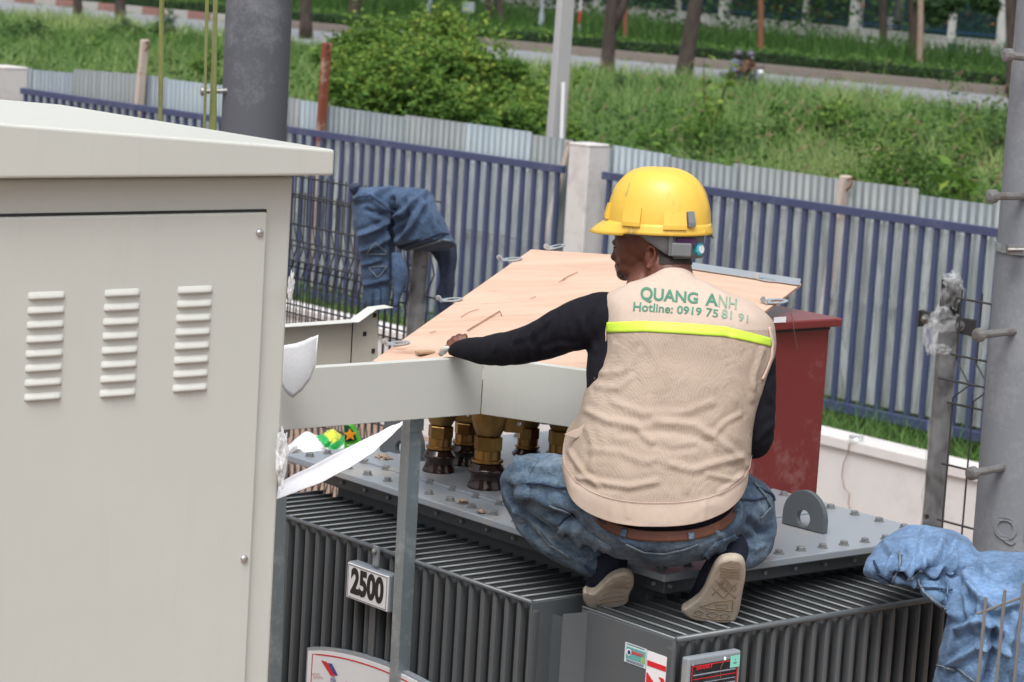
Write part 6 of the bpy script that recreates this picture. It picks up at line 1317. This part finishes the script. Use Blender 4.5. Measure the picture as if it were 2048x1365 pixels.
# belt
def beltring(dy0, dy1, grow, mat, nm):
    rows = [(985+dy0, 1066+dy0, 1183-grow, 1473+grow, 6.44, .146+grow/900), (985+dy1, 1066+dy1, 1180-grow, 1476+grow, 6.44, .148+grow/900)]
    vs, fs, nv_ = ringloft(rows, 100, 4, 2.3, cap=False); o = mesh(nm, vs, fs, mat, man, smooth=True); s = o.modifiers.new('s', 'SOLIDIFY'); s.thickness = .004; return o
belt = beltring(-3, 18, 4, M['leather'], 'belt')
bb_ = BVHTree.FromPolygons([Vector(v.co)+Vector(off) for v in belt.data.vertices], [tuple(p.vertices) for p in belt.data.polygons])
for (x0, y0, x1, y1) in ((1255, 1045, 1243, 1085), (1381, 1060, 1383, 1098), (1465, 1010, 1478, 1035)): surf_strip([(x0, y0), ((x0+x1)/2, (y0+y1)/2), (x1, y1)], 11, M['jeans'], 'belt_loop', jeans, bb_, .005, 4, .003) or surf_strip([(x0, y0), (x1, y1)], 11, M['jeans'], 'belt_loop', jeans, jb, .010, 4, .003)
# shoes: canvas upper, thick pale sole tipped up on the toes
def shoe(outline, D0, D1, up, upr, marks, lab):
    ys = [p[1] for p in outline]; y0, y1 = min(ys), max(ys)
    def dep(y): u = (y-y0)/(y1-y0); return D0+(D1-D0)*u**.8
    pts = [J(x, y, dep(y)) for x, y in outline]; nn = Vector((0, .9, .35)).normalized()
    ub = BB(); ub.limb(up, upr); me = remeshed(ub, .005, 4); folds(me, [], .002, 20); u_ = place('shoe_upper', me, M['navy_cloth'], man)
    u_.name = 'shoe'; m = MB(); n = len(pts); c = sum(pts, Vector())/n
    # rounded sole: three rings
    rings = []; 
    for s_, d_ in ((.93, -.006), (1.0, .002), (1.0, .018), (.96, .026)): rings.append([c+(p-c)*s_+nn*d_ for p in pts])
    vs = [p for r in rings for p in r]; fs = [tuple(range(n))[::-1], tuple(range(3*n, 4*n))]+[(k*n+i, k*n+(i+1) % n, (k+1)*n+(i+1) % n, (k+1)*n+i) for k in range(3) for i in range(n)]
    so = mesh('sole', vs, fs, M['sole'], u_, smooth=False, bevel=.003)
    so.data.update(); b = BVHTree.FromPolygons([Vector(v.co)+wloc(u_) for v in so.data.vertices], [tuple(p.vertices) for p in so.data.polygons])
    for pl, w in marks: surf_strip(pl, w, M['soleg'], 'tread_groove', so, b, .0012, 5, .0008)
    return u_
def smooth_outline(o, k=3):
    P = [tuple(p) for p in o]
    for _ in range(k):
        Q = []
        for i in range(len(P)): a, b = P[i], P[(i+1) % len(P)]; Q += [(a[0]*.75+b[0]*.25, a[1]*.75+b[1]*.25), (a[0]*.25+b[0]*.75, a[1]*.25+b[1]*.75)]
        P = Q
    return P
ro = smooth_outline([(1462, 1114), (1436, 1120), (1420, 1152), (1404, 1192), (1378, 1212), (1357, 1224), (1384, 1243), (1430, 1247), (1468, 1248), (1478, 1228), (1484, 1190), (1493, 1145), (1487, 1118)], 2)
zz_ = [(1447, 1142), (1478, 1150)]
mk = [([(1440, 1135+6*k), (1480, 1139+6*k)], 2) for k in range(4)]
def diamond(cx_, cy_, a, b): return [(cx_-a, cy_), (cx_, cy_-b), (cx_+a, cy_), (cx_, cy_+b), (cx_-a, cy_)]
mk += [(diamond(1450, 1170, 12, 13), 2.2), (diamond(1450, 1170, 6, 6), 2), ([(1425, 1175), (1448, 1196), (1474, 1165)], 2.5), ([(1430, 1158), (1455, 1182), (1472, 1196)], 2.5), ([(1424, 1190), (1440, 1176)], 2), (diamond(1468, 1176, 5, 7), 1.8), ([(1400, 1213), (1430, 1203), (1466, 1200), (1464, 1222), (1410, 1216)], 2.2), ([(1430, 1209), (1455, 1208), (1454, 1217), (1432, 1215)], 1.8), (diamond(1425, 1229, 12, 7), 2), (diamond(1450, 1232, 10, 7), 2), (diamond(1398, 1225, 9, 6), 2), ([(1385, 1230), (1420, 1238), (1466, 1240)], 2)]
shoe(ro, 6.33, 6.44, [J(1462, 1100, 6.46), J(1448, 1130, 6.43), J(1425, 1165, 6.46), J(1398, 1205, 6.52), J(1384, 1222, 6.54)], [.044, .043, .039, .030, .020], mk, 'right')
lo = smooth_outline([(1165, 1180), (1166, 1205), (1180, 1220), (1222, 1217), (1256, 1210), (1258, 1190), (1269, 1172), (1266, 1150), (1248, 1144), (1220, 1154), (1200, 1175), (1184, 1190)], 2)
mk = [([(1205, 1190), (1225, 1182), (1245, 1184)], 1.6), ([(1200, 1200), (1225, 1192), (1250, 1192)], 1.6), ([(1195, 1208), (1220, 1202), (1248, 1200)], 1.6), ([(1228, 1168), (1245, 1163), (1260, 1166)], 1.6), ([(1222, 1175), (1240, 1171), (1256, 1176)], 1.6)]
shoe(lo, 6.44, 6.54, [J(1222, 1120, 6.54), J(1216, 1146, 6.545), J(1200, 1168, 6.57), J(1186, 1190, 6.62)], [.042, .040, .034, .024], mk, 'left')
# ---------------------------------------------------------------- HARD HAT (worn)
hc = J(1317, 455, 6.665); fx_ = Vector((-math.cos(rad(24)), math.sin(rad(24)), 0)); fx_ = (fx_*math.cos(rad(3))-Z*math.sin(rad(2))).normalized(); fy_ = Z.cross(fx_).normalized(); fz_ = fx_.cross(fy_).normalized()
a_, b_, h_ = .132, .113, .148
def hp_(az, el, g=0): # point of the shell
    ce = abs(math.cos(el))**.66; return hc+fx_*((a_+g)*ce*math.cos(az))+fy_*((b_+g)*ce*math.sin(az))+fz_*((h_+g)*abs(math.sin(el))**.92)
nA, nE = 96, 26; vs = []; fs = []
for j in range(nE+1):
    el = (math.pi/2)*j/nE
    for i in range(nA):
        az = 2*math.pi*i/nA; g = 0
        if el > .25: g += .0022*math.exp(-((math.sin(az)*math.cos(el)*.113)/.010)**2)+.0016*math.exp(-((abs(math.sin(az)*math.cos(el)*.113)-.035)/.006)**2)*(1 if el > .6 else .3)
        vs.append(hp_(az, el, g))
for j in range(nE):
    for i in range(nA): fs.append((j*nA+i, j*nA+(i+1) % nA, (j+1)*nA+(i+1) % nA, (j+1)*nA+i))
hel = mesh('hard_hat', vs, fs, M['helmet'], man, smooth=True); s = hel.modifiers.new('s', 'SOLIDIFY'); s.thickness = .003; s.offset = -1
# skirt rim + peak
vs = []; fs = []
for i in range(nA+1):
    az = 2*math.pi*i/nA; fr_ = max(0, math.cos(az)); ext = .006+.040*max(0, (fr_-.35)/.65)**1.1
    for k in range(5):
        u = k/4; p = hp_(az, 0, .0)+fz_*(.016*(1-u)-.006*u*(fr_ > .35)*u)+ (fx_*math.cos(az)+fy_*math.sin(az)).normalized()*(ext*u**.9)+fz_*(-.010*u); vs.append(p)
for i in range(nA):
    for k in range(4): q = i*5+k; fs.append((q, q+1, q+6, q+5))
o = mesh('peak', vs, fs, M['helmet'], hel, smooth=True); s = o.modifiers.new('s', 'SOLIDIFY'); s.thickness = .0035
# raised slots around the rim
def slot(az0, az1, e0, e1, out, nm='rim_slot'):
    vs = []; fs = []; n = 8
    for i in range(n+1):
        az = az0+(az1-az0)*i/n
        for el, g in ((e1, -.001), (e1, out*.55), (e0, out), (e0-.02, out), (e0-.02, -.002)): vs.append(hp_(az, max(.0, el), g)+(-fz_*.006 if el < e0 else Vector((0, 0, 0))))
    for i in range(n):
        for k in range(4): q = i*5+k; fs.append((q, q+1, q+6, q+5))
    fs += [tuple(range(5)), tuple(n*5+k for k in range(5))]; return mesh(nm, vs, fs, M['helmet'], hel)
sgn = 1 if (hp_(1.5, .3)-CAM).length < (hp_(-1.5, .3)-CAM).length else -1
for a0, a1, e0, e1 in ((1.18, 1.55, .10, .34), (1.98, 2.42, .08, .28), (.45, .62, .16, .36)): slot(sgn*a0, sgn*a1, e0, e1, .009)
for a0, a1, e0, e1 in ((1.18, 1.55, .10, .34), (1.98, 2.42, .08, .28)): slot(-sgn*a0, -sgn*a1, e0, e1, .009)
slot(sgn*2.45, sgn*2.60, .12, .30, .0115, 'size_tag').data.materials[0] = M['band_grey']
for az in (.95, 2.9): MB().lathe(hp_(sgn*az, .0, .003)-fz_*.004, hp_(sgn*az, 0, .1)-hc, [(.006, 0), (.006, .004), (.003, .0042)], 12).build('strap_lug', M['helmet'], hel)
# headband and ratchet
vs = []; fs = []; nb_ = 60
for i in range(nb_+1):
    az = sgn*(.75+2.9*i/nb_); k_ = 1 if i > nb_*.45 else .6; drop = -.014-.032*max(0, min(1, (i/nb_-.26)/.2))
    for u in (0, .5, 1): vs.append(hc+fx_*(.116*math.cos(az))+fy_*(.099*math.sin(az))+fz_*(.004+drop*u*1.35+(-.010 if i > nb_*.5 else 0)*u))
for i in range(nb_):
    for k in (0, 1): q = i*3+k; fs.append((q, q+1, q+4, q+3))
o = mesh('headband', vs, fs, M['band_grey'], hel, smooth=True); s = o.modifiers.new('s', 'SOLIDIFY'); s.thickness = .003
bk_ = J(1377, 492, 6.575); 
MB().box(J(1362, 500, 6.560), Vector((1, .25, 0)).normalized(), Vector((-.25, 1, 0)).normalized(), Z, .026, .006, .017).build('ratchet_case', M['band_grey'], hel, bevel=.004)
MB().box(J(1372, 484, 6.572), Vector((1, .3, 0)).normalized(), Vector((-.3, 1, 0)).normalized(), Z, .026, .005, .009).build('purple_band', M['purple'], hel, bevel=.002)
MB().bar(J(1342, 470, 6.555), J(1341, 512, 6.558), .010, .003, Vector((0, 1, 0))).build('vertical_strap', M['band_grey'], hel); 
kc_ = J(1394, 499, 6.60); kn2 = Vector((.75, -.6, .1)).normalized(); MB().lathe(kc_, kn2, [(.013, -.004), (.0165, 0), (.0165, .010), (.013, .013)], 9).build('ratchet_knob', M['cyan'], hel); MB().lathe(kc_, kn2, [(.010, .0128), (.010, .015)], 16).build('knob_cap', M['white_plastic'], hel)
MB().tube([J(1405, 468, 6.66), J(1424, 473, 6.655), J(1427, 477, 6.655)], [.004, .0045, .003], 8).build('strap_end', M['band_grey'], hel)
# ================================================================ DENIM JACKETS
def drape(name, pieces, mat, lab, cat, base, fl, group='denim garments', inner=None, extra=None, edge=None):
    th = thing(name, base, lab, cat, group); B_ = BB(); bvhs = None
    for rows in pieces:
        vs, fs, _ = ringloft([(y, y+s_, xl, xr, D, t_) for (y, s_, xl, xr, D, t_) in rows], 56, 5, 2.2); B_.add(vs, fs)
    me = remeshed(B_, .0068, 3); folds(me, [(pl, a*1.15, w*.8) for pl, a, w in fl], .0062, 13, amp=1.0); bv = BVHTree.FromPolygons([Vector(v) for v in co(me)], [tuple(p.vertices) for p in me.polygons]); o = place('cloth_body', me, mat, th); return th, bv, o
DJ = PL(845, 500, MA, mn).y-.10; w0 = .05
p1 = [(376, 0, 716, 800, DJ, .05), (400, 0, 706, 800, DJ, .09), (440, 0, 706, 792, DJ-.02, .08), (480, 0, 713, 787, DJ-.02, .06), (520, 0, 722, 786, DJ, .05), (560, 0, 724, 785, DJ, .04), (600, 0, 729, 778, DJ, .03), (618, 0, 733, 772, DJ, .02)]
p2 = [(377, 0, 755, 845, DJ+.02, .05), (388, 0, 760, 862, DJ, .09), (412, 0, 775, 873, DJ-.02, .11), (442, 0, 783, 887, DJ-.03, .11), (470, -2, 788, 901, DJ-.03, .11), (492, -12, 793, 913, DJ-.03, .11)]
th, bv, o = drape('denim_jacket', [p1, p2], M['denim_dark'], 'dark blue denim jacket hung over the wrapped post of the mesh fence', 'denim jacket', Vector((ltop.x, ltop.y, ltop.z-.5)),
    [(((712, 400), (745, 398), (790, 440), (800, 428)), .018, 6), (((786, 400), (783, 480), (785, 560)), -.03, 6), (((800, 430), (830, 400), (850, 385)), .02, 7), (((720, 470), (760, 455), (780, 440)), .016, 6), (((725, 500), (755, 490), (780, 470)), .014, 6), (((740, 390), (780, 378), (830, 384)), .012, 7), (((800, 480), (825, 450), (845, 410)), .016, 7), (((845, 400), (865, 440), (880, 470)), .014, 7), (((725, 530), (760, 520)), .01, 6), (((730, 570), (770, 560)), .01, 6), (((810, 400), (815, 430), (800, 470)), -.02, 6), (((735, 420), (760, 430), (775, 425)), -.012, 6)])
q1 = [(487, 0, 845, 913, DJ+.10, .02), (520, 0, 874, 914, DJ+.10, .02), (560, 0, 880, 910, DJ+.10, .02), (600, 0, 872, 906, DJ+.10, .018), (640, 0, 884, 897, DJ+.10, .012)]
vs, fs, _ = ringloft([(y, y+s_, xl, xr, D, t_) for (y, s_, xl, xr, D, t_) in q1], 40, 5, 2.2); me = remeshed(BB().add(vs, fs), .007, 2); folds(me, [(((900, 500), (895, 600)), .012, 5)], .006, 10); place('lining', me, M['denim_in'], th)
q1 = [(505, 0, 783, 806, DJ-.10, .012), (540, 0, 784, 815, DJ-.10, .015), (565, 0, 786, 812, DJ-.10, .015), (600, 0, 787, 799, DJ-.10, .012), (614, 0, 788, 794, DJ-.10, .01)]
vs, fs, _ = ringloft([(y, y+s_, xl, xr, D, t_) for (y, s_, xl, xr, D, t_) in q1], 40, 5, 2.2); me = remeshed(BB().add(vs, fs), .007, 2); folds(me, [], .004, 10); place('hanging_flap', me, M['denim_dark'], th)
for pts, w, mt in (([(788, 500), (810, 492), (850, 478), (880, 466), (902, 470)], 3, 'dkstitch'), ([(792, 512), (815, 500), (850, 489), (885, 480), (908, 483)], 3, 'stitch'), ([(712, 396), (740, 392), (765, 410), (785, 428)], 3, 'dkstitch'), ([(733, 505), (752, 487), (778, 508), (733, 508)], 2, 'stitch'), ([(738, 535), (775, 533), (755, 556), (738, 535)], 2, 'stitch'), ([(745, 612), (746, 575), (756, 570), (762, 580), (760, 612)], 2.5, 'dkstitch')):
    surf_strip(pts, w, M[mt], 'stitched_seam', o, bv, .004, 5, .003)
BB().limb([J(712, 388, DJ), J(706, 376, DJ-.02), J(715, 372, DJ-.02)], [.014, .018, .012]).build('collar_tip', M['denim_in'], th, smooth=True)
DK = 6.62
a1_ = [(1054, 0, 1815, 1850, DK+.20, .05), (1066, 0, 1786, 1905, DK+.18, .09), (1085, 0, 1762, 1942, DK+.12, .12), (1105, 0, 1746, 1952, DK+.06, .13), (1128, 0, 1732, 1955, DK, .12), (1150, 0, 1732, 1950, DK-.04, .08), (1168, 0, 1770, 1940, DK-.06, .04)]
a2_ = [(1108, 0, 1950, 2080, DK+.04, .06), (1125, 0, 1915, 2110, DK+.0, .12), (1160, 0, 1900, 2120, DK-.06, .16), (1210, 0, 1900, 2120, DK-.12, .16), (1260, 0, 1888, 2115, DK-.14, .15), (1320, 0, 1876, 2105, DK-.15, .13), (1400, 0, 1866, 2090, DK-.15, .12)]
a3_ = [(1150, 0, 1835, 1950, DK-.06, .03), (1180, 0, 1842, 1950, DK-.12, .03), (1200, 0, 1858, 1940, DK-.14, .03), (1222, 0, 1890, 1920, DK-.15, .02)]
th2, bv2, o2 = drape('denim_garment', [a1_, a2_, a3_], M['denim_light'], 'light blue denim garment heaped over the right end of the transformer fins', 'denim garment', J(1900, 1300, DK),
    [(((1850, 1060), (1840, 1110), (1848, 1140)), .02, 9), (((1900, 1080), (1880, 1120), (1850, 1145), (1835, 1150)), -.035, 8), (((1905, 1120), (1900, 1180), (1905, 1230)), .03, 9), (((1770, 1085), (1790, 1120), (1765, 1160)), .02, 8), (((1790, 1150), (1830, 1155), (1870, 1160)), -.02, 6), (((1945, 1180), (1990, 1220), (2030, 1210)), .02, 9), (((1915, 1260), (1960, 1240), (2000, 1260)), .02, 9), (((1900, 1330), (1960, 1290), (2010, 1300)), .02, 9), (((1880, 1090), (1920, 1095), (1945, 1110)), .018, 7), (((1960, 1130), (1985, 1160), (2040, 1150)), .018, 9), (((1990, 1260), (1985, 1310), (1970, 1365)), -.035, 10), (((2030, 1230), (2015, 1290), (2010, 1365)), .025, 9), (((1930, 1150), (1960, 1200), (1950, 1260)), .014, 9), (((1815, 1100), (1830, 1120), (1815, 1150)), .018, 6)])
for pts, w, mt in (([(1797, 1107), (1798, 1140), (1783, 1165)], 5, 'stitch'), ([(1845, 1140), (1820, 1160)], 4, 'stitch'), ([(1835, 1160), (1850, 1185), (1895, 1222)], 4, 'stitch'), ([(1750, 1125), (1760, 1150), (1790, 1165)], 4, 'dkstitch'), ([(1872, 1330), (1920, 1340), (1950, 1362)], 4, 'stitch'), ([(1876, 1322), (1925, 1332), (1955, 1352)], 3, 'dkstitch'), ([(1845, 1178), (1902, 1182)], 3, 'dkstitch')):
    surf_strip(pts, w, M[mt], 'stitched_seam', o2, bv2, .005, 5, .003)
hh = [hit(x, y, bv2, .004) for x, y in ((1865, 1058), (1885, 1057), (1893, 1062), (1870, 1064))]
if all(h is not None for h in hh): MB().add(hh, [(0, 1, 2, 3)]).build('neck_label', M['purple'], o2)
vs = [hit(x, y, bv2, .006) for x, y in ((1799, 1112), (1843, 1143), (1812, 1162), (1790, 1150))]
if all(h is not None for h in vs): MB().add(vs, [(0, 1, 2, 3)]).build('dark_lining', M['denim_in'], o2)
# ================================================================ MOTORBIKE WITH TWO RIDERS
mo = PZ(1484, 212, .02); X_, Y_ = kd, kn
def mq(x, y, z): return Vector((mo.x, mo.y, 0))+X_*x+Y_*y+Z*z
bike = thing('motorbike', mo, 'grey scooter with a pillion rider passing on the far road', 'motorbike')
M['tyre'] = painted('tyre_rubber', (.02, .02, .02), .85); M['bikep'] = painted('bike_paint', (.10, .11, .13), .3, .02)
for wx in (-.62, .66):
    w = MB(); n = 28; pts = [mq(wx+.24*math.cos(a), 0, .29+.24*math.sin(a)) for a in np.linspace(0, 6.283, n)]; wh = w.tube(pts, .048, 8).build('wheel', M['tyre'], bike, smooth=True)
    MB().lathe(mq(wx, -.02, .29), Y_, [(.19, 0), (.19, .04)], 20).build('rim', M['steel'], wh)
bd_ = BB(); bd_.limb([mq(-.75, 0, .80), mq(-.4, 0, .70), mq(0, 0, .60), mq(.25, 0, .42)], [.08, .13, .11, .08]); bd_.limb([mq(.62, 0, .35), mq(.50, 0, .75), mq(.42, 0, .95)], [.06, .13, .09]); bd_.limb([mq(.2, 0, .35), mq(.45, 0, .40)], [.08, .1])
place('fairing', remeshed(bd_, .03, 2), M['bikep'], bike)
MB().tube([mq(.36, -.33, 1.02), mq(.42, -.15, 1.03), mq(.42, .15, 1.03), mq(.36, .33, 1.02)], .018, 8).build('handlebar', M['black'], bike)
BB().ball(mq(.54, 0, .93), .07, .09, .07).build('headlight', M['white_plastic'], bike, smooth=True)
for s_ in (-1, 1): MB().tube([mq(.40, s_*.25, 1.03), mq(.42, s_*.33, 1.2)], .008, 6).build('mirror_stalk', M['black'], bike); BB().ball(mq(.42, s_*.35, 1.23), .02, .06, .04).build('mirror', M['black'], bike, smooth=True)
M['camo'] = cloth('brown_patterned_shirt', [(.4, (.06, .03, .018)), (.5, (.14, .07, .04)), (.6, (.05, .04, .03))], 300, .9, 9, 30); M['bluegrey'] = cloth('grey_blue_shirt', [(.3, (.08, .10, .14)), (.7, (.14, .16, .20))], 300, .9, 9, 30); M['darkhel'] = painted('dark_helmet', (.05, .055, .065), .2, .02)
def rider(x0, lab, shirt, lean, front):
    r_ = thing('person', mq(x0, 0, .7), lab, 'person', None); b = BB(); hd_ = mq(x0+lean+.03, 0, 1.33)
    b.ball(hd_, .09, .08, .115); b.limb([mq(x0+lean*.8, 0, 1.12), hd_], [.055, .05]); b.limb([mq(x0, 0, .80), mq(x0+lean*.4, 0, .98), mq(x0+lean*.85, 0, 1.12)], [.13, .13, .11])
    hx, hz = (.38, 1.02) if front else (x0+.30, .95)
    for s_ in (-1, 1):
        b.limb([mq(x0+lean*.85, s_*.17, 1.12), mq(x0+lean*.8+.1, s_*.25, .92), mq(hx, s_*(.28 if front else .14), hz)], [.055, .045, .03]); b.ball(mq(hx+.02, s_*(.28 if front else .14), hz), .035, .03, .025)
        b.limb([mq(x0, s_*.10, .80), mq(x0+.36, s_*.18, .74), mq(x0+.34, s_*.17, .36), mq(x0+.42, s_*.17, .31)], [.09, .075, .05, .04])
    place('body', remeshed(b, .02, 2), M['skin'], r_)
    c = BB(); c.limb([mq(x0, 0, .80), mq(x0+lean*.4, 0, .98), mq(x0+lean*.85, 0, 1.13)], [.145, .15, .125])
    for s_ in (-1, 1): c.limb([mq(x0+lean*.85, s_*.17, 1.13), mq(x0+lean*.8+.1, s_*.25, .92), mq(hx-.04, s_*(.28 if front else .14), hz)], [.07, .058, .045])
    place('shirt', remeshed(c, .02, 3), M[shirt], r_)
    c = BB()
    for s_ in (-1, 1): c.limb([mq(x0, s_*.10, .80), mq(x0+.36, s_*.18, .74), mq(x0+.34, s_*.17, .38)], [.105, .088, .062])
    place('trousers', remeshed(c, .02, 2), M['navy_cloth'], r_)
    h_ = MB(); ax = Z; prof = [(.128*abs(math.cos(a))**.8 if a < 1.5 else .002, .13*math.sin(a)) for a in np.linspace(0, 1.56, 10)]; h2 = h_.lathe(hd_+Z*.01, Z, [(.126, -.05)]+prof, 20).build('helmet', M['darkhel'], r_, smooth=True)
    if front: BB().ball(hd_+X_*.07-Y_*.035-Z*.035, .045, .05, .045).build('face_mask', M['white_plastic'], r_, smooth=True)
rider(.0, 'motorbike rider in a dark helmet, white face mask and brown patterned shirt', 'camo', .14, True); rider(-.36, 'pillion passenger in a dark helmet and grey blue shirt behind the masked rider', 'bluegrey', .10, False)
